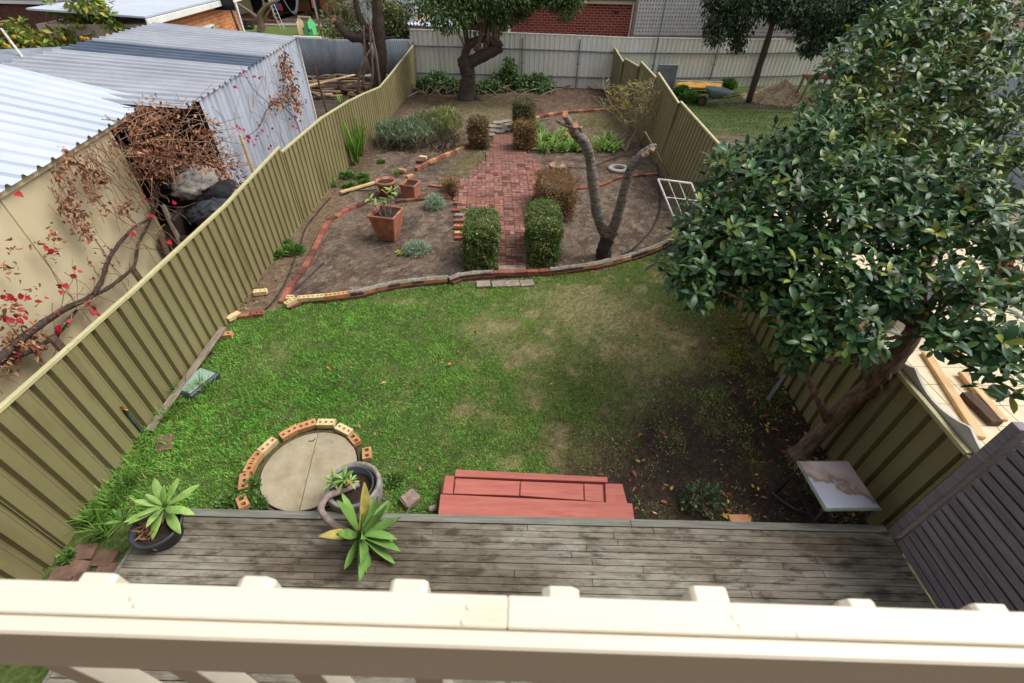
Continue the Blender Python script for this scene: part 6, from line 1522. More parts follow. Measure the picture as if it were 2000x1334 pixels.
# ------------------------------------------------------------------ bare tree beyond the left fence
def bare_tree():
    b = Vector((-6.35, 22.2, 0)); root = thing('bare_tree', b, 'thick leafless tree with a sawn limb beyond the left fence', 'tree'); P = lambda px, py, dy=0: aty(px, py, b.y + dy)
    limbs(root, [([b, P(742, 140), P(743, 100), P(740, 60), P(737, 20), P(732, -30)], [.30, .27, .26, .24, .2, .16])], 'bark_dark', 'trunk', 12)
    limbs(root, [([P(740, 78), P(720, 72), P(695, 74), P(675, 66), P(662, 50), P(654, 42)], [.22, .19, .18, .15, .12, .10]), ([P(735, 70), P(712, 50), P(700, 25), P(692, -10)], [.17, .14, .12, .1]), ([P(742, 74), P(760, 74), P(778, 72)], [.08, .05, .03]), ([P(730, 130), P(715, 90), P(700, 60)], [.14, .13, .1])], 'bark_dark', 'limb', 10)
    c = P(653, 41); m = MB(); m.tube([c, c + Vector((-.05, -.04, .04))], .10, 12); m.build('sawn_end', 'cut_wood', root)
    limbs(root, [([aty(708, 175, 21), aty(712, 110, 21), aty(710, 50, 21)], [.06, .05, .03]), ([aty(698, 180, 20.8), aty(706, 130, 20.8), aty(728, 90, 21)], [.06, .05, .03]), ([aty(722, 178, 21), aty(728, 140, 21), aty(724, 90, 21), aty(722, 40, 21)], [.06, .05, .04, .03]), ([aty(742, 165, 20.6), aty(735, 110, 20.6), aty(724, 50, 20.6)], [.05, .05, .03])], 'bark', 'stem', 7)
    m = MB(); r = random.Random(6)
    for k in range(40):
        px, py = r.uniform(640, 760), r.uniform(-20, 45); m.tube(hsm([P(px, py), P(px + r.uniform(-15, 15), py - 18), P(px + r.uniform(-30, 30), py - 35)], 2), .012, 4, cap=False)
    props(m.build('twigs', 'twig_pale', root), kind='stuff')
    B = [(P(px, py, .5), .5, .5, .4) for px, py in ((670, 12), (690, 20), (760, 10), (780, 20), (715, -5), (740, 20), (650, 5))]; crown(root, B, 2200, .12, [lin(110, 124, 70), lin(134, 140, 84), lin(90, 106, 60)], 81, gap=.42)
bare_tree()

# ------------------------------------------------------------------ glossy broadleaf trees on the right
def shoots_tree(root, blobs, n_ros, size, cols, seed, near_parts=0, per=(6, 10)):
    r = np.random.default_rng(seed); vol = np.array([b[1] ** 2.2 for b in blobs]); idx = r.choice(len(blobs), n_ros, p=vol / vol.sum())
    C0 = np.array([list(b[0]) for b in blobs])[idx]; R0 = np.array([b[1] for b in blobs])[idx][:, None]; d = nrm(r.normal(size=(n_ros, 3)) + np.array([-.15, -.35, .3])); q = r.random((n_ros, 1)) ** .33
    P = C0 + d * q * R0 * (.8 + .4 * fbm(d[:, 0] * 2 + idx, d[:, 1] * 2 + d[:, 2], 2, 3))[:, None]
    ax = nrm(d * .75 + np.array([0, 0, .75]) + r.normal(0, .35, (n_ros, 3)))
    LP, LD, LU, LC, LS = [], [], [], [], []
    for i in range(n_ros):
        k = r.integers(*per); x, y = frame(Vector(ax[i])); x, y = np.array(x), np.array(y); a0 = r.uniform(0, 6.28); tint = r.uniform(.7, 1.25); young = r.random() < .10
        for j in range(k):
            a = a0 + j * 2.4; el = 1.05 - 1.35 * j / k + r.normal(0, .15); dd = (x * math.cos(a) + y * math.sin(a)) * math.cos(el) + ax[i] * math.sin(el)
            LP.append(P[i] - ax[i] * .09 * j / k + dd * .012); LD.append(dd); LU.append(ax[i] * 1.0 + np.array([0, 0, .35]))
            c = np.array(cols[r.integers(len(cols))]) * tint * r.uniform(.8, 1.2)
            if young and j < 3: c = np.array(lin(148, 158, 66)) * r.uniform(.8, 1.1)
            elif r.random() < .002: c = np.array(lin(150, 70, 50))
            LC.append(c); LS.append(size * r.uniform(.55, 1.25) * (.75 + .25 * min(1, j / 3)))
    LP, LD, LU, LC, LS = map(np.array, (LP, LD, LU, LC, LS))
    M = frames(LD, LU) * LS[:, None, None]
    part = np.zeros(len(LP), bool)
    if near_parts:
        dist = np.linalg.norm(LP - np.array([0, 0, CAM_H]), axis=1) + r.uniform(0, 1.2, len(LP)); part[np.argsort(dist)[:near_parts]] = True
        V, F = LEAF_BIG; mesh = []
        for cc in cols:
            me = npmesh('leaf', V, F, 'leafgloss', np.repeat(np.array(cc)[None], len(V), 0), True); mesh.append(me)
        for i in np.where(part)[0]:
            m4 = Matrix.Identity(4)
            for a in range(3):
                for b in range(3): m4[a][b] = M[i][a][b]
                m4[a][3] = LP[i][a]
            place('leaf', mesh[i % len(mesh)], root, m4)
    k = ~part; V, F, c = inst(*LEAF_BIG, M[k], LP[k], LC[k])
    o = finish(bpy.data.objects.new('crown', npmesh('crown', V, F, 'leafgloss', c, True)), root); props(o, kind='stuff')
    return P, idx
GL = [lin(60, 96, 52), lin(48, 80, 46), lin(76, 112, 60), lin(52, 90, 56), lin(94, 124, 60)]
def foreground_tree():
    b = at(1562, 890); root = thing('broadleaf_tree', (b.x, b.y, 0), 'glossy dark broadleaf tree overhanging the lawn from the right fence', 'tree')
    p = [Vector((b.x, b.y, -.05)), at(1600, 845, .42), at(1645, 800, .85), at(1700, 750, 1.3), at(1745, 705, 1.7), at(1790, 640, 2.15)]
    limbs(root, [(p, [.11, .10, .098, .095, .095, .085])], 'bark', 'trunk', 11, .1)
    MB().lathe([(.17, 0), (.12, .09)], 12, (b.x, b.y, -.02)).build('root_flare', 'bark', root, smooth=True)
    top = p[-1]
    blobs = [(atd(*q[:3]), q[3]) for q in ((1345, 505, 5.3, .36), (1390, 440, 5.4, .46), (1360, 545, 5.0, .28), (1420, 350, 5.6, .38), (1450, 500, 5.1, .5), (1500, 400, 5.3, .55), (1530, 550, 4.9, .45), (1560, 300, 5.6, .5), (1590, 450, 4.9, .5), (1600, 610, 4.7, .36), (1640, 350, 5.2, .5), (1570, 665, 4.7, .3), (1660, 540, 4.7, .34), (1700, 440, 4.9, .45), (1680, 660, 4.4, .26), (1740, 560, 4.6, .34), (1760, 380, 5.1, .5), (1800, 470, 4.8, .42), (1860, 400, 4.9, .42), (1880, 560, 4.3, .34), (1930, 640, 4.0, .28), (1950, 470, 4.5, .4), (1940, 720, 3.9, .16), (1985, 560, 4.2, .3), (1850, 640, 4.2, .2), (1985, 690, 3.9, .2), (1620, 240, 5.9, .4), (1480, 300, 5.7, .28), (1545, 690, 4.8, .16), (1840, 660, 4.0, .14), (1985, 765, 3.8, .12))]
    P, idx = shoots_tree(root, blobs, 1400, .138, GL, 91, 300)
    fork = p[-2]; specs = []
    for c, r_ in blobs:
        s = top if c.x > 3.2 or c.z > 2.7 else fork
        mid = s.lerp(c, .5) + Vector((jit(.1), jit(.1), -.05)); specs.append(([s, mid, c], [.032, .02, .010]))
    limbs(root, specs, 'bark', 'branch', 6, .1, 3)
    m = MB(); sel = np.random.default_rng(2).choice(len(P), 330, replace=False)
    for i in sel: c = blobs[idx[i]][0]; q = Vector(P[i]); m.tube([c.lerp(q, .15), c.lerp(q, .6) + Vector((0, 0, -.03)), q - Vector((0, 0, .02))], [.008, .006, .004], 5, cap=False)
    props(m.build('twigs', 'stem_brown', root), kind='stuff')
    f0 = p[1].lerp(p[2], .4); limbs(root, [([f0, at(1602, 790, 1.0), at(1580, 745, 1.35), at(1575, 712, 1.6), at(1595, 680, 1.9)], [.05, .042, .038, .034, .02]), ([p[3], at(1690, 772, 1.2), at(1705, 776, 1.15)], [.035, .025, .02]), ([p[3].lerp(p[4], .4), at(1725, 765, 1.35)], [.03, .015]), ([p[4], at(1735, 743, 1.55)], [.03, .015]), ([p[3], at(1685, 718, 1.6)], [.04, .03])], 'bark', 'branch', 8)
    e = top; m = MB(); m.tube(hsm([p[-1], at(1803, 618, 2.28), at(1808, 606, 2.34)], 3), [.088, .086, .084, .08, .075, .07, .06], 10, jit=.2); m.build('broken_stub', 'terracotta' if False else 'bark', root, smooth=True)
foreground_tree()
def back_tree():
    b = Vector((6.6, 6.4, 0)); root = thing('broadleaf_tree', b, 'taller lighter broadleaf tree behind, filling the upper right corner', 'tree')
    LG = [lin(80, 112, 54), lin(64, 98, 58), lin(96, 124, 56), lin(60, 94, 60), lin(108, 124, 54)]
    blobs = [(atd(*q[:3]), q[3]) for q in ((1655, 150, 6.6, .5), (1640, 220, 6.3, .5), (1700, 90, 6.8, .55), (1750, 180, 6.3, .6), (1700, 260, 6.0, .5), (1790, 90, 6.8, .6), (1850, 170, 6.3, .6), (1850, 60, 7.0, .6), (1930, 110, 6.6, .6), (1960, 30, 7.2, .5), (1900, 240, 6.2, .5), (1980, 200, 6.4, .5), (1800, 270, 6.0, .5), (1960, 320, 6.0, .45), (1870, 310, 6.0, .4), (1790, 30, 7.2, .45), (1900, 15, 7.2, .5), (1985, 400, 5.6, .35), (1720, 50, 7, .3))]
    P, idx = shoots_tree(root, blobs, 1000, .145, LG, 92, 0)
    s = Vector((6.5, 6.4, 1.6)); limbs(root, [([b, Vector((6.55, 6.4, .8)), s], [.12, .11, .1])], 'bark', 'trunk', 10)
    limbs(root, [([s, s.lerp(c, .5) + Vector((jit(.15), jit(.15), 0)), c], [.05, .03, .012]) for c, r_ in blobs], 'bark', 'branch', 7, .1, 3)
    m = MB(); sel = np.random.default_rng(2).choice(len(P), 200, replace=False)
    for i in sel: c = blobs[idx[i]][0]; q = Vector(P[i]); m.tube([c.lerp(q, .1), q], [.01, .004], 5, cap=False)
    props(m.build('twigs', 'stem_brown', root), kind='stuff')
back_tree()
def rear_right_tree():
    b = Vector((9.6, 22.6, 0)); root = thing('dark_tree', b, 'dark dense tree in front of the lattice at the rear right', 'tree'); P = lambda px, py, dy=0: aty(px, py, b.y + dy)
    b2 = P(1478, 150); limbs(root, [([Vector((b2.x, b.y, 0)), P(1490, 110), P(1505, 60), P(1512, 30)], [.13, .12, .11, .09]), ([P(1508, 45), P(1530, 30), P(1555, 55)], [.1, .08, .06]), ([P(1510, 40), P(1490, 20), P(1470, 5)], [.08, .07, .05])], 'bark_dark', 'trunk', 9)
    B = [(P(px, py, dy), rx, rx, rz) for px, py, dy, rx, rz in ((1410, 25, 0, .75, .8), (1400, 60, -.3, .5, .6), (1440, 60, .3, .6, .7), (1450, 10, 0, .9, .8), (1500, -10, .3, 1.1, .8), (1540, 10, 0, .9, .7), (1590, 20, -.3, 1.0, .9), (1600, 65, -.5, .8, .8), (1640, 20, 0, 1.2, 1.0), (1630, 70, -.6, .7, .6), (1700, 10, 0, 1.4, 1.0), (1770, 0, 0, 1.4, 1.0), (1440, 88, -.2, .35, .35), (1580, 95, -.4, .4, .3), (1850, 0, 0, 1.5, 1.2), (1420, -20, 0, 1, .7))]
    crown(root, B, 30000, .14, [lin(62, 82, 54), lin(50, 68, 46), lin(80, 100, 64), lin(44, 60, 42)], 95, LEAF_SMALL, 'leafmatt', .45, .7, .3)
rear_right_tree()

# ================================================================== behind the rear fence
def brick_wall(root, p0, u, L, z0, z1, blen, course, mat, nrm_, part='brick', skip=None, th=0.05, joint=.016):
    u = Vector(u).normalized(); ang = math.atan2(u.y, u.x); p0 = Vector(p0)
    me = brick_mesh(mat, 0, (blen - joint, th, course - joint)); k = 0; z = z0
    while z < z1 - course * .4:
        s = -(blen / 2) * (k % 2)
        while s < L - .02:
            a, b = max(s, 0), min(s + blen, L); c = p0 + u * ((a + b) / 2); zc = z + course / 2
            if b - a > blen * .3 and not (skip and skip((a + b) / 2, zc)):
                M = Matrix.Translation(Vector((c.x, c.y, zc))) @ Matrix.Rotation(ang, 4, 'Z') @ Matrix.Diagonal(((b - a - joint) / (blen - joint), 1, 1, 1))
                place(part, me, root, M)
            s += blen
        z += course; k += 1
def brick_house():
    Y = 25.9; x0, x1 = -0.42, 5.16; root = thing('brick_house', ((x0 + x1) / 2, Y + 2, 0), 'red brick house wall with pale mortar behind the rear fence', 'house')
    MB().box(((x0 + x1) / 2, Y + 2.02, 1.6), (x1 - x0, 4, 3.2)).build('wall', 'mortar', root)
    brick_wall(root, (x0, Y + .015, 0), (1, 0, 0), x1 - x0, 1.86, 3.14, .286, .101, 'brick_house', (0, -1, 0), joint=.027)
    MB().box(((x0 + x1) / 2, Y - .14, 3.27), (x1 - x0 + .3, .34, .16)).build('eave', 'eave', root, bevel=.01)
    MB().box(((x0 + x1) / 2, Y - .36, 3.40), (x1 - x0 + .4, .12, .13)).build('gutter', 'gutter', root, bevel=.02)
    m = MB(); m.v = [Vector((x0 - .2, Y - .4, 3.47)), Vector((x1 + .2, Y - .4, 3.47)), Vector((x1 + .2, Y + 4, 4.9)), Vector((x0 - .2, Y + 4, 4.9))]; m.f = [[0, 1, 2, 3]]; m.build('roof', 'roof_dark', root, solid=.05)
    MB().tube([(x0 - .06, Y - .02, 0), (x0 - .06, Y - .02, 3.2)], .045, 10).build('downpipe', 'white_steel', root, smooth=True)
    c = aty(1203, 23, Y - .1); MB().box((c.x, c.y, c.z), (.12, .1, .1)).box((c.x - .09, c.y - .03, c.z + .01), (.1, .08, .06)).box((c.x + .1, c.y - .03, c.z - .02), (.1, .08, .07)).build('sensor_light', 'dark_metal', root, bevel=.01)
brick_house()
def lattice():
    root = thing('lattice_screen', (9, 25.6, 1.9), 'tall grey lattice screen above the rear fence', 'screen'); x0, x1 = 5.22, 13.2; ya, yb = 25.15, 26.15; z0, z1 = 2.06, 4.1
    fy = lambda x: ya + (yb - ya) * max(0, (x - 5.0)) / 8.2; m = MB(); pt = .142
    z = z0 + .1
    while z < z1: m.bar((x0, fy(x0) + .0, z), (x1, fy(x1), z), .012, .082); z += pt
    x = x0 + .06
    while x < x1: m.box((x, fy(x) - .014, (z0 + z1) / 2), (.082, .012, z1 - z0)); x += pt
    props(m.build('slats', 'lattice', root), kind='stuff')
    for p, q in (((x0 - .05, ya, z0), (x0 - .05, ya, z1)),): MB().bar(p, q, .12, .08, (0, 1, 0)).build('frame', 'grey_timber', root)
    MB().bar((x0 - .1, ya - .02, z0 - .02), (x1, yb - .02, z0 - .02), .07, .13).build('bottom_rail', 'grey_timber', root)
    m = MB(); m.v = [Vector((x0, ya + .8, 0)), Vector((x1 + 4, yb + 1.2, 0)), Vector((x1 + 4, yb + 1.2, 4.4)), Vector((x0, ya + .8, 4.4))]; m.f = [[0, 1, 2, 3]]; o = m.build('rear_shed', 'fence_inside', solid=.04); props(o, 'dim grey shed wall seen through the lattice', 'building')
lattice()
def rear_patio():
    root = thing('patio_roof', (-4.3, 28, 0), 'small white corrugated patio roof behind the rear fence', 'roof'); a, b = Vector((-5.45, 26.6, 2.15)), Vector((-3.3, 26.6, 2.10)); rows = [[], []]; n = 80
    for i in range(n + 1):
        p = a.lerp(b, i / n); dz = .04 * math.sin(i / n * 14 * 2 * math.pi); rows[0].append(p + Vector((0, 0, dz))); rows[1].append(p + Vector((.1, 2.6, .55 + dz)))
    m = MB(); m.grid(rows); m.build('sheet', 'roof_white', root, solid=.004)
    MB().box((-4.37, 26.72, 1.98), (2.2, .05, .2)).build('fascia', 'grey_timber', root)
    for s in (-5.3, -3.45): MB().box((s, 26.8, .95), (.09, .09, 1.9)).build('post', 'grey_timber', root)
    for i, x in enumerate((-5.0, -4.7)): o = MB().bar((x, 26.95, 2.27), (x + .06, 28.3, 2.56), .2, .05).build('timber_board', 'pine_timber', bevel=.004); props(o, ('first', 'second')[i] + ' pale board lying on the white patio roof, counted from the left', 'board')
    for px in (892, 897):
        pass
    o = MB().box((-1.8, 27.4, 1.1), (2.2, .1, 2.2)).build('side_fence', 'dark_timber'); props(o, 'brown timber fence behind the gnarled tree crown', 'fence')
    t = aty(800, 4, 33); root = thing('rain_tank', (t.x, 33, 0), 'pale ribbed rainwater tank at the top edge behind the rear fence', 'tank'); MB().lathe([(1.0 + .03 * (k % 2), .15 * k) for k in range(22)], 32, (t.x, 33.5, 0)).build('body', 'pale_blue', root)
    c = aty(720, 20, 31); o = MB().box((c.x, 33, 1.4), (3.0, 2.5, 2.9)).build('white_shed', 'roof_white', bevel=.02); props(o, 'white shed half hidden by the bare tree', 'building')
    r = random.Random(2); B = [(aty(px, py, 27.5), 1.0, .8, .8) for px, py in ((660, 60), (690, 55), (770, 45), (760, 65), (780, 65), (790, 30))]
    root = thing('garden_bush', aty(730, 70, 27.5), 'green and reddish bush behind the grey corrugated fence', 'bush'); root.location.z = 0; WM[root.name] = Matrix.Translation(root.location)
    crown(root, B, 6500, .15, [lin(92, 112, 64), lin(74, 94, 56), lin(136, 96, 70), lin(110, 128, 72)], 97, gap=.33, name='foliage')
    MB().tube([(root.location.x, 27.5, 0), (root.location.x, 27.5, 1.6)], .05, 6).build('stem', 'bark', root)
rear_patio()

# ================================================================== far left: houses, lemon tree, veranda
def far_left():
    a = at(280, 43, 2.9); u = Vector((-.147, .989, 0)); L = 9.2; root = thing('orange_house', (a.x - 3, a.y + 5, 0), 'orange brick house with a white roof beyond the sheds', 'house'); n = Vector((.989, .147, 0))
    q = a - u * .2; M = Matrix.Translation(Vector((q.x, q.y, 0)) + u * (L / 2) - n * 1.6 + Vector((0, 0, 1.4))) @ Matrix.Rotation(math.atan2(u.y, u.x), 4, 'Z')
    place('wall', MB().box((0, 0, 0), (L, 3.2, 2.9)).mesh('wall', 'mortar'), root, M)
    wa, wb = 3.9, 5.9
    brick_wall(root, q + n * .02, u, L, 1.4, 2.86, .42, .13, 'brick_orange', n, skip=lambda s, z: wa < s < wb and 1.2 < z < 2.25, joint=.012)
    win = q + u * ((wa + wb) / 2) + n * .03; W = MB(); R = Matrix.Translation(Vector((win.x, win.y, 1.72))) @ Matrix.Rotation(math.atan2(u.y, u.x), 4, 'Z')
    wo = place('window', MB().box((0, 0, .5), (1.95, .09, .08)).box((0, 0, -.5), (1.95, .09, .08)).box((-.95, 0, 0), (.08, .09, 1.0)).box((.95, 0, 0), (.08, .09, 1.0)).box((0, 0, 0), (.08, .09, 1.0)).mesh('window', 'white_steel'), root, R)
    place('pane', MB().box((-.47, .02, 0), (.9, .02, .95)).mesh('pane', 'blind'), wo, R); place('pane', MB().box((.47, .02, 0), (.9, .02, .95)).mesh('pane', 'glass_dark'), wo, R)
    e = q - u * .3 + n * .35; f = q + u * (L + .3) + n * .35; MB().bar((e.x, e.y, 2.93), (f.x, f.y, 2.93), .06, .2).build('fascia', 'white_steel', root, bevel=.01)
    m = MB(); m.v = [Vector((e.x, e.y, 3.05)), Vector((f.x, f.y, 3.05)), Vector((f.x, f.y, 3.25)) - n * 3.4, Vector((e.x, e.y, 3.25)) - n * 3.4]; m.f = [[0, 1, 2, 3]]; m.build('roof', 'roof_white', root, solid=.05)
    # brown masonry stub at its near corner
    p = aty(248, 60, 18.2); r2 = thing('brick_chimney', (p.x, 18.2, 0), 'weathered brown brick stub beside the white roof', 'chimney'); MB().box((p.x, 18.5, 1.35), (1.5, .5, 2.6)).build('core', 'mortar', r2); brick_wall(r2, (p.x - .76, 18.23, 0), (1, 0, 0), 1.52, 1.7, 2.72, .4, .13, 'brick_maroon', (0, -1, 0), joint=.012)
    MB().box((p.x, 18.5, 2.7), (1.6, .62, .1)).build('cap', 'dark_timber', r2)
    # maroon wall
    r3 = thing('maroon_house', (-20, 24, 0), 'dark maroon brick house wall at the upper left edge', 'house'); MB().box((-20.2, 23.5, 1.45), (6.4, 3, 3.0)).build('wall', 'brick_dark', r3)
    brick_wall(r3, (-22.4, 21.99, 0), (1, .02, 0), 5.3, 1.75, 2.95, .42, .125, 'brick_maroon', (0, -1, 0), joint=.012)
    MB().box((-20.2, 21.93, 3.06), (6.6, .12, .1)).build('gutter', 'white_steel', r3)
    m = MB(); m.v = [Vector((-23.6, 21.9, 3.13)), Vector((-16.9, 21.9, 3.13)), Vector((-16.9, 25.5, 3.4)), Vector((-23.6, 25.5, 3.4))]; m.f = [[0, 1, 2, 3]]; m.build('roof', 'roof_white', r3, solid=.05)
    r4 = thing('corrugated_fence', (-18, 20.2, 0), 'grey corrugated fence behind the lemon tree', 'fence'); m = MB(); m.grid(corr_rows((-22, 20.2, 0), (-13.2, 20.2, 0), 2.2, 2.2, (0, -1, 0), .09, .03)); m.build('sheet', 'grey_corr', r4, smooth=True, solid=.004)
    r5 = thing('lean_to', (-15.5, 13.8, 0), 'low grey lean to roof left of the silver shed', 'roof'); a5, b5 = Vector((-17, 12.4, 2.3)), Vector((-12.1, 13.6, 2.45)); m = MB(); m.v = [a5, b5, b5 + Vector((-.4, 2.8, .1)), a5 + Vector((-.4, 2.8, .1))]; m.f = [[0, 1, 2, 3]]; m.build('sheet', 'grey_corr', r5, solid=.03)
    for x in (-16.8, -12.4): MB().box((x, 13.4, 1.15), (.1, .1, 2.3)).build('post', 'grey_timber', r5)
    p, q2 = aty(3, 57, 15.5), aty(47, 112, 14.5); o = MB().tube([p, q2 - Vector((0, 0, .2))], .035, 8).build('white_pipe', 'white_metal', smooth=True); props(o, 'thin white pipe leaning by the lemon tree', 'pipe')
    # lemon tree
    b = aty(110, 80, 18.3); r6 = thing('lemon_tree', (b.x, 18.3, 0), 'bright yellow green lemon tree with fruit at the upper left', 'tree'); P = lambda px, py, dy=0: aty(px, py, 18.3 + dy)
    MB().tube([(b.x, 18.3, 0), (b.x, 18.3, 1.2), P(170, 60)], [.1, .09, .05], 8).build('trunk', 'bark', r6, smooth=True)
    B = [(P(px, py, jit(.5)), rx, rx, rz) for px, py, rx, rz in ((20, 90, .8, .5), (60, 85, .7, .4), (100, 85, .8, .45), (140, 85, .8, .45), (165, 55, .7, .6), (180, 25, .6, .6), (200, 60, .6, .6), (165, 5, .5, .4), (215, 40, .35, .3), (10, 65, .5, .4), (120, 70, .5, .3), (190, 80, .5, .4), (100, 15, .25, .2), (40, 48, .2, .15))]
    crown(r6, B, 4200, .2, [lin(122, 146, 58), lin(98, 126, 52), lin(150, 164, 70), lin(170, 160, 72)], 99, gap=.34)
    for px, py in ((22, 85), (48, 95), (65, 82), (126, 76), (160, 75), (166, 77), (172, 77), (177, 86), (211, 70), (28, 73), (12, 92), (10, 88)):
        c = P(px, py, -.9); m = MB(); m.lathe([(.01, -.07), (.04, -.05), (.052, 0), (.04, .05), (.012, .07)], 10, c); m.build('lemon', 'yellow', r6, smooth=True)
far_left()

def play_yard():
    # basketball backboard and pole
    c = aty(430, 8, 25); root = thing('backboard', (c.x, 25, 0), 'dark basketball backboard on a post beyond the shed roof', 'backboard')
    MB().box((c.x, 25, 3.08), (1.25, .06, .8)).build('board', 'tv_black', root, bevel=.02); MB().tube([(c.x + .55, 25.1, 0), (c.x + .35, 25.1, 2.9)], .06, 8).build('post', 'dark_metal', root, smooth=True)
    p, q = aty(475, 58, 30), aty(455, -10, 30); o = MB().tube([(p.x + .4, 30, 0), p, q], .07, 8).build('white_pole', 'white_metal', smooth=True); props(o, 'thin white pole right of the backboard', 'pole')
    # veranda of the far house
    Y = 46.5; vl, vr = at(450, 30, .3).x, at(680, 30, .3).x; root = thing('veranda_house', ((vl + vr) / 2, Y + 3, 0), 'far house with a dark veranda, brown door and hammock chair', 'house')
    MB().box(((vl + vr) / 2, Y + 5, 2.2), (vr - vl + 10, .3, 4.4)).build('wall', 'shade_dark', root)
    MB().box((at(500, 35, .3).x, Y + 1.0, .15), (4.6, 6.8, .3)).build('floor', 'red_floor', root); MB().box((at(615, 35, .3).x, Y + 1.6, .15), (6.6, 6.4, .3)).build('floor', 'veranda_floor', root); MB().box((at(600, 45, .1).x, Y - 2.3, .05), (6, 1.4, .1)).build('path', 'concrete', root)
    d = aty(591, 8, Y + 4.7); dr = MB().box((d.x, Y + 4.78, 1.5), (1.25, .1, 2.5)).build('door', 'door_brown', root); MB().box((d.x, Y + 4.71, 1.75), (.8, .06, 1.5)).build('pane', 'glass_dark', dr)
    w_ = aty(645, 5, Y + 4.6); MB().box((w_.x, Y + 4.75, 1.5), (3.2, .12, 2.8)).build('brick_panel', 'brick_orange', root); w2 = aty(478, 5, Y + 4.6); MB().box((w2.x - .6, Y + 4.72, 1.5), (2.2, .1, 3.4)).build('side_wall', 'cream_wall', root)
    for px in (617, 533): c = aty(px, 20, Y - 1); MB().box((c.x, Y - 1, 1.7), (.12, .12, 3.4)).build('post', 'cream_wall', root)
    MB().box(((vl + vr) / 2, Y + 1.6, 3.5), (vr - vl + 10, 6.6, .15)).build('veranda_roof', 'cream_wall', root)
    h = aty(572, 22, Y - .2); r7 = thing('hammock_chair', (h.x, h.y, h.z), 'white hammock chair hanging in the far veranda', 'hammock'); rows = []
    for i in range(7):
        t = i / 6; row = []
        for j in range(7):
            s = j / 6 - .5; row.append((h.x + s * (1.15 - .0 * t), h.y + .25 * math.sin(math.pi * t), h.z - .3 + 1.2 * (2 * s) ** 2 * .8 + .5 * abs(t - .5)))
        rows.append(row)
    m = MB(); m.grid(rows); m.build('cloth', 'hammock', r7, smooth=True, solid=.02)
    m = MB(); m.tube([(h.x - .55, h.y, h.z + .7), (h.x - .2, h.y, 3.4)], .02, 5); m.build('rope', 'hammock', r7); MB().tube([(h.x + .55, h.y, h.z + .7), (h.x + .2, h.y, 3.4)], .02, 5).build('rope', 'hammock', r7)
    for px, py, mt, lab, sz in ((541, 10, 'toy_blue', 'blue garment hanging in the far veranda', (.3, .06, .7)), (548, 14, 'toy_red', 'red garment hanging in the far veranda', (.25, .06, .5)), (612, 3, 'pink_cloth', 'pink garment on the far washing line', (.35, .06, .9)), (621, 8, 'cloth_black', 'long black garment on the far washing line', (.35, .06, 1.1))):
        c = aty(px, py, Y - .6); o = MB().box((0, 0, 0), sz).mesh('garment', mt, bevel=.02); o = place('hanging_garment', o, None, Matrix.Translation(c) @ Matrix.Rotation(jit(.3), 4, 'Z')); props(o, lab, 'garment')
    # green play house
    c = at(603, 68); root = thing('toy_house', (c.x, c.y, 0), 'pale green and timber toy playhouse on the far lawn', 'toy'); x, y = c.x, c.y
    for sx, mt in ((-.45, 'toy_cream'), (.35, 'toy_green')): MB().prism([(-.35, 0), (.35, 0), (.35, .7), (0, 1.05), (-.35, .7)], -.03, .03).build('panel', mt, root).matrix_basis = Matrix.Translation(Vector((x + sx, y, 0))) @ Matrix.Rotation(math.pi / 2, 4, 'X') @ Matrix.Rotation(math.pi / 2 * .75, 4, 'Y')
    MB().box((x, y + .3, .38), (.8, .05, .75)).build('panel', 'toy_green', root); MB().box((x + .1, y - .25, .2), (.7, .05, .4)).build('panel', 'toy_green', root); MB().bar((x - .5, y, 1.08), (x + .4, y, 1.05), .08, .08).build('ridge', 'toy_cream', root); MB().box((x - .15, y - .3, .4), (.14, .1, .14)).build('knob', 'toy_red', root); MB().box((x + .2, y - .3, .3), (.14, .1, .14)).build('knob', 'toy_blue', root)
    for px, py, lab in ((487, 57, 'black crate on the far lawn left of the twisted tree'), (614, 42, 'black crate beside the far veranda step')):
        p = at(px, py); root = thing('milk_crate', (p.x, p.y, 0), lab, 'crate'); MB().box((p.x, p.y, .08), (.6, .5, .1)).box((p.x, p.y - .24, .3), (.6, .04, .07)).box((p.x, p.y - .24, .5), (.6, .04, .08)).box((p.x - .28, p.y, .3), (.04, .5, .55)).box((p.x + .28, p.y, .3), (.04, .5, .55)).box((p.x, p.y - .24, .3), (.08, .04, .5)).build('body', 'black_plastic', root)
    b = at(510, 62); root = thing('bare_tree', (b.x, b.y, 0), 'small twisted bare tree on the far lawn', 'tree'); P = lambda px, py: aty(px, py, b.y)
    limbs(root, [([b, P(511, 48), P(508, 30), P(520, 12), P(545, 0)], [.3, .26, .2, .12, .06]), ([P(509, 40), P(490, 25), P(465, 8)], [.16, .12, .08]), ([P(508, 32), P(515, 15), P(512, -5)], [.14, .1, .06]), ([P(512, 50), P(520, 30), P(528, 15), P(518, 5)], [.1, .08, .06, .03])], 'bark', 'branch', 7)
    a, q = aty(545, 45, 42), aty(522, -5, 42); root = thing('trellis_pole', (a.x, 42, 0), 'slim white wire trellis pole on the far lawn', 'pole')
    for o in (0, .3): MB().tube([(a.x + o, 42, 0), (q.x + o, 42, q.z)], .03, 5).build('rail', 'white_metal', root)
    for t in np.linspace(.1, .9, 7): MB().tube([Vector((a.x, 42, 0)).lerp(Vector((q.x, 42, q.z)), t), Vector((a.x + .3, 42, 0)).lerp(Vector((q.x + .3, 42, q.z)), t)], .02, 4).build('rung', 'white_metal', root)
play_yard()

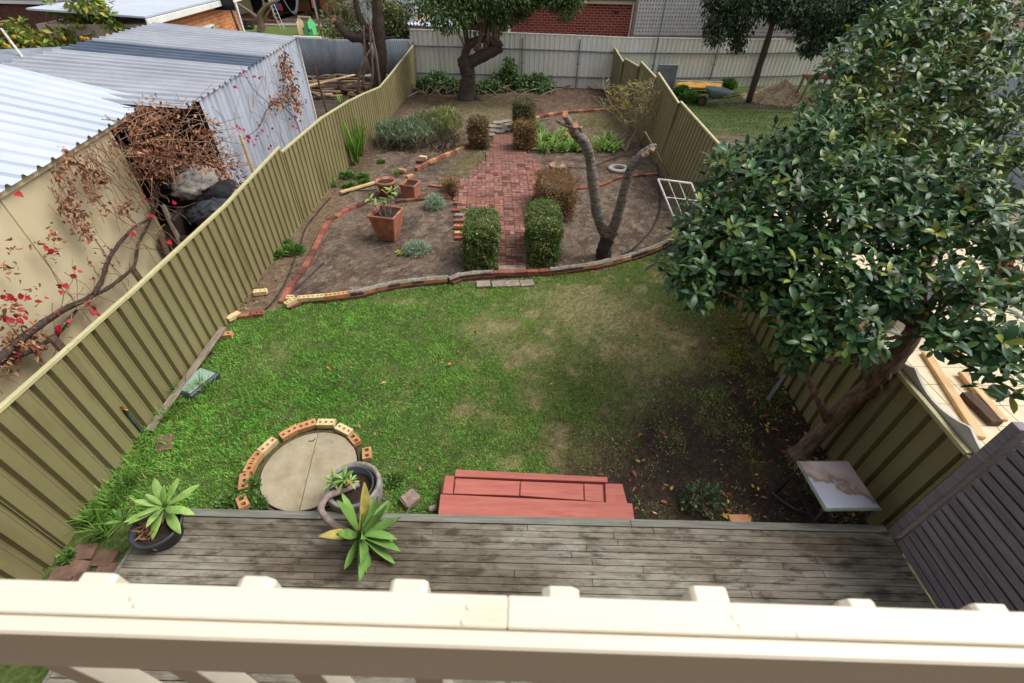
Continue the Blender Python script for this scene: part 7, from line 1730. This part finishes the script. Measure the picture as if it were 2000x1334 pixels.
# ================================================================== neighbour on the right
def right_yard():
    o = MB().box((9.3, 5.2, -.03), (10, 12.5, .06)).build('patio', 'joint_soil'); props(o, 'cream paved patio of the right hand neighbour', kind='structure'); me = MB().box((0, 0, 0), (.392, .392, .03)).mesh('paver', 'paver_cream', bevel=.004); cand = []
    for i in range(24):
        for j in range(30):
            x, y = 4.65 + i * .4, 0.8 + j * .4
            if y < 11.3: cand.append((math.hypot(x - 6.4, y - 4.6), x, y))
    cand.sort(); rest = MB()
    for k, (d, x, y) in enumerate(cand):
        if k < 290: place('paver', me, o, Matrix.Translation(Vector((x, y, .012 + jit(.0015)))))
        else: rest.box((x, y, .012), (.392, .392, .03))
    props(rest.build('far_pavers', 'paver_cream', o), kind='stuff')
    # scalloped panel behind the near fence
    y0, y1, X = 2.52, 4.7, 4.262; m = MB(); top = []; n = 60
    for i in range(n + 1):
        y = y0 + (y1 - y0) * i / n; ph = ((y - 2.75) / .78) % 1.0; top.append((y, 1.62 + .10 * (abs(2 * ph - 1) ** 2)))
    b = len(m.v)
    for y, z in top: m.v += [Vector((X, y, .05)), Vector((X, y, z)), Vector((X + .03, y, z)), Vector((X + .03, y, .05))]
    for i in range(n):
        a = i * 4
        for j in range(4): m.f.append([a + j, a + (j + 1) % 4, a + 4 + (j + 1) % 4, a + 4 + j])
    m.f += [[0, 1, 2, 3], [n * 4 + 3, n * 4 + 2, n * 4 + 1, n * 4]]
    o = m.build('scalloped_panel', 'white_plastic'); props(o, 'pale grey scalloped panel standing just behind the near right fence', 'panel')
    root = thing('rendered_pillar', (4.42, 2.40, 0), 'pale rendered pillar with brown metal edge beside the screen', 'pillar'); MB().box((4.44, 2.40, 1.05), (.3, .18, 2.1)).build('body', 'render_grey', root, bevel=.005); MB().box((4.62, 2.52, 1.1), (.06, .05, 2.2)).build('edge', 'brown_metal', root, bevel=.004)
    def pl(a, b, w, t, mt, lab, z=.06):
        p, q = at(*a, z), at(*b, z); o = MB().bar(p, q, w, t).build('timber_plank', mt, bevel=.005); props(o, lab, 'plank')
    pl((1808, 690), (1915, 855), .13, .06, 'pine_timber', 'long pale plank on the patio beside the scalloped panel'); pl((1878, 728), (1960, 822), .11, .06, 'pine_timber', 'shorter pale plank on the patio further right', .09); pl((1886, 770), (1945, 828), .17, .1, 'dark_timber', 'short dark beam between the two pale planks', .07)
    o = MB().lathe([(.1, 0), (.13, .06), (.12, .1), (.05, .11)], 16, at(1945, 770, .03)).build('dark_bowl', 'pot_black', smooth=True); props(o, 'dark bowl on the patio right of the planks', 'bowl')
    def chair(px, py, rz, lab):
        p = at(px, py); root = thing('garden_chair', (p.x, p.y, 0), lab, 'chair'); M = Matrix.Translation(Vector((p.x, p.y, .03))) @ Matrix.Rotation(rz, 4, 'Z')
        def b(nm, c, s, rx=0): place(nm, MB().box((0, 0, 0), s).mesh(nm, 'red_timber', bevel=.006), root, M @ Matrix.Translation(Vector(c)) @ Matrix.Rotation(rx, 4, 'X'))
        for sx in (-.3, .3):
            b('leg', (sx, -.28, .3), (.05, .06, .6)); b('leg', (sx, .28, .2), (.05, .06, .42), .2); b('armrest', (sx * 1.08, 0, .6), (.1, .7, .03))
        for k in range(6): b('seat_slat', (0, -.26 + .1 * k, .40 - .012 * k), (.6, .08, .02))
        for k in range(6): b('back_slat', (-.26 + .104 * k, .36, .74), (.085, .02, .8), -.35)
    chair(1700, 455, 2.4, 'red slatted garden chair seen through the tree leaves'); chair(1955, 575, 1.2, 'red slatted garden chair at the right edge of the patio'); chair(1730, 405, -.6, 'red slatted chair at the far side of the patio table')
    c = at(1800, 560, .7); root = thing('patio_table', (c.x, c.y, 0), 'dark covered patio table under the broadleaf tree', 'table'); MB().box((c.x, c.y, .72), (1.5, .9, .05)).build('top', 'dark_metal', root, bevel=.01)
    for sx in (-.65, .65):
        for sy in (-.35, .35): MB().box((c.x + sx, c.y + sy, .36), (.06, .06, .7)).build('leg', 'dark_metal', root)
    # wheelbarrow
    c = at(1393, 207); root = thing('wheelbarrow', (c.x, c.y, 0), 'grey green wheelbarrow on the grass beyond the right fence', 'wheelbarrow'); M = Matrix.Translation(Vector((c.x, c.y, 0))) @ Matrix.Rotation(-.12, 4, 'Z') @ Matrix.Scale(.85, 4); m = MB(); rows = []
    for (x0, x1, w0, z) in ((-.32, .30, .26, .38), (-.52, .42, .34, .62), (-.62, .62, .40, .80), (-.58, .58, .37, .80), (-.30, .28, .24, .42)):
        row = []
        for k in range(17):
            a = 2 * math.pi * (k % 16) / 16; ca, sa = math.cos(a), math.sin(a); s = lambda v: math.copysign(abs(v) ** .55, v); row.append(M @ Vector(((x0 + x1) / 2 + s(ca) * (x1 - x0) / 2, s(sa) * w0, z - .06 * ca * (z > .5))))
        rows.append(row)
    m.grid(rows); e = len(m.v); m.f.append(list(range(e - 17, e - 1))); m.f.append(list(range(0, 16))[::-1]); m.build('tray', 'barrow', root, smooth=True)
    wheel = MB().tube([M @ Vector((-.62 + .19 * math.cos(a), 0, .2 + .19 * math.sin(a))) for a in np.linspace(0, 2 * math.pi, 19)], .045, 7, cap=False).build('wheel', 'black_plastic', root, smooth=True); MB().tube([M @ Vector((-.62, -.04, .2)), M @ Vector((-.62, .04, .2))], .13, 12).build('rim', 'brick_dark', wheel)
    for sy in (-.2, .2):
        MB().tube([M @ Vector((-.62, sy * .35, .2)), M @ Vector((-.2, sy, .36)), M @ Vector((.5, sy * 1.15, .46)), M @ Vector((1.05, sy * 1.3, .6))], .02, 6).build('handle', 'dark_metal', root); MB().tube([M @ Vector((.28, sy * 1.1, .42)), M @ Vector((.36, sy * 1.15, 0))], .016, 6).build('leg', 'galv', root)
    p, q = at(1303, 172, .1), at(1388, 170, .1); p.y = q.y = 24.3; root = thing('yellow_slide', p.lerp(q, .5), 'long yellow plastic trough lying by the rear fence', 'trough'); root.location.z = 0; WM[root.name] = Matrix.Translation(root.location); rows = []
    for i in range(9):
        t = i / 8; c = p.lerp(q, t) + Vector((.3, 0, 0)); wv = .34 * math.sin(math.pi * (.12 + .76 * t)); rows.append([c + Vector((0, -wv, .16)), c + Vector((0, -wv * .7, .04)), c + Vector((0, 0, .0)), c + Vector((0, wv * .7, .06)), c + Vector((0, wv, .26))])
    m = MB(); m.grid(rows); m.build('shell', 'yellow', root, smooth=True, solid=.02); MB().bar(p + Vector((.1, .34, .28)), q + Vector((.4, .34, .28)), .05, .06).build('rim', 'white_metal', root)
    c = at(1300, 150); o = MB().box((6.9, 24.3, .55), (.9, .06, 1.1)).build('grey_board', 'galv', bevel=.01); props(o, 'grey panel propped on the rear fence behind the stepped fence', 'panel')
    # mulch heap
    c = at(1520, 195); root = thing('mulch_heap', (c.x, c.y, 0), 'heap of pale wood chip mulch in front of the rear fence', 'heap'); rows = []
    for i in range(14):
        t = i / 13; rows.append([(c.x + 1.5 * t * math.cos(a) * (1 + .1 * math.sin(3 * a)), c.y + 1.1 * t * math.sin(a), .75 * (1 - t) ** 1.1 * (1 + .15 * math.sin(4 * a + 5 * t)) - .01 + jit(.02)) for a in np.linspace(0, 2 * math.pi, 29)])
    m = MB(); m.grid(rows); m.build('heap', 'mulch', root, smooth=True); n = 2600; a = rng.uniform(0, 6.28, n); t = np.sqrt(rng.random(n)) * 1.15; P = np.stack([c.x + 1.5 * t * np.cos(a), c.y + 1.1 * t * np.sin(a), np.maximum(.75 * np.clip(1 - t, 0, 1) ** 1.1, 0) + .03], 1)
    V, F, cc = inst(*LEAF_SMALL, frames(rand_dirs(n), np.array([[0, 0, 1.0]]) + .5 * rand_dirs(n)) * rng.uniform(.05, .13, (n, 1, 1)), P, np.array([lin(216, 190, 154), lin(186, 156, 122), lin(232, 212, 180)])[rng.integers(0, 3, n)]); part_np('chips', root, V, F, 'litter', cc)
    c = aty(1592, 137, 22.6); root = thing('red_stool', (c.x, c.y, 0), 'red topped work table half hidden by the broadleaf tree', 'table'); MB().box((c.x + .3, c.y, 1.05), (1.2, .7, .06)).build('top', 'red_timber', root, bevel=.01)
    for sx in (-.2, .8):
        for sy in (-.28, .28): MB().bar((c.x + sx - .1, c.y + sy, 0), (c.x + sx, c.y + sy, 1.02), .07, .07, (0, 1, 0)).build('leg', 'grey_timber', root)
    for px, py, s, lab in ((1530, 158, .7, 'dark low bush behind the mulch heap'), (1570, 160, .6, 'dark bush beside the red topped table'), (1345, 200, .45, 'bright green weed clump at the wheelbarrow wheel'), (1330, 185, .4, 'leafy weeds behind the stepped fence'), (1420, 172, .4, 'low weeds along the rear fence foot')):
        g = [lin(58, 76, 48), lin(78, 96, 58)] if s > .55 else [lin(110, 146, 66), lin(90, 128, 58)]; mound('garden_bush', lab, px, py, s, s * .7, s * .8, g, 1500, .12, px, cat='bush')
    # pale house behind the trees
    root = thing('pale_house', (15, 12, 0), 'pale blue grey house wall glimpsed through the right hand tree', 'house'); MB().box((14.6, 9, 1.5), (.2, 14, 3.0)).build('wall', 'pale_blue', root); m = MB(); m.v = [Vector((14.0, 2, 2.9)), Vector((14.0, 16.2, 2.9)), Vector((18, 16.2, 4.2)), Vector((18, 2, 4.2))]; m.f = [[0, 1, 2, 3]]; m.build('roof', 'roof_grey', root, solid=.06)
    o = MB().box((15.5, 20, 1.1), (.08, 9, 2.2)).build('side_fence', 'olive'); props(o, 'dim olive fence at the far right behind the trees', 'fence')
right_yard()
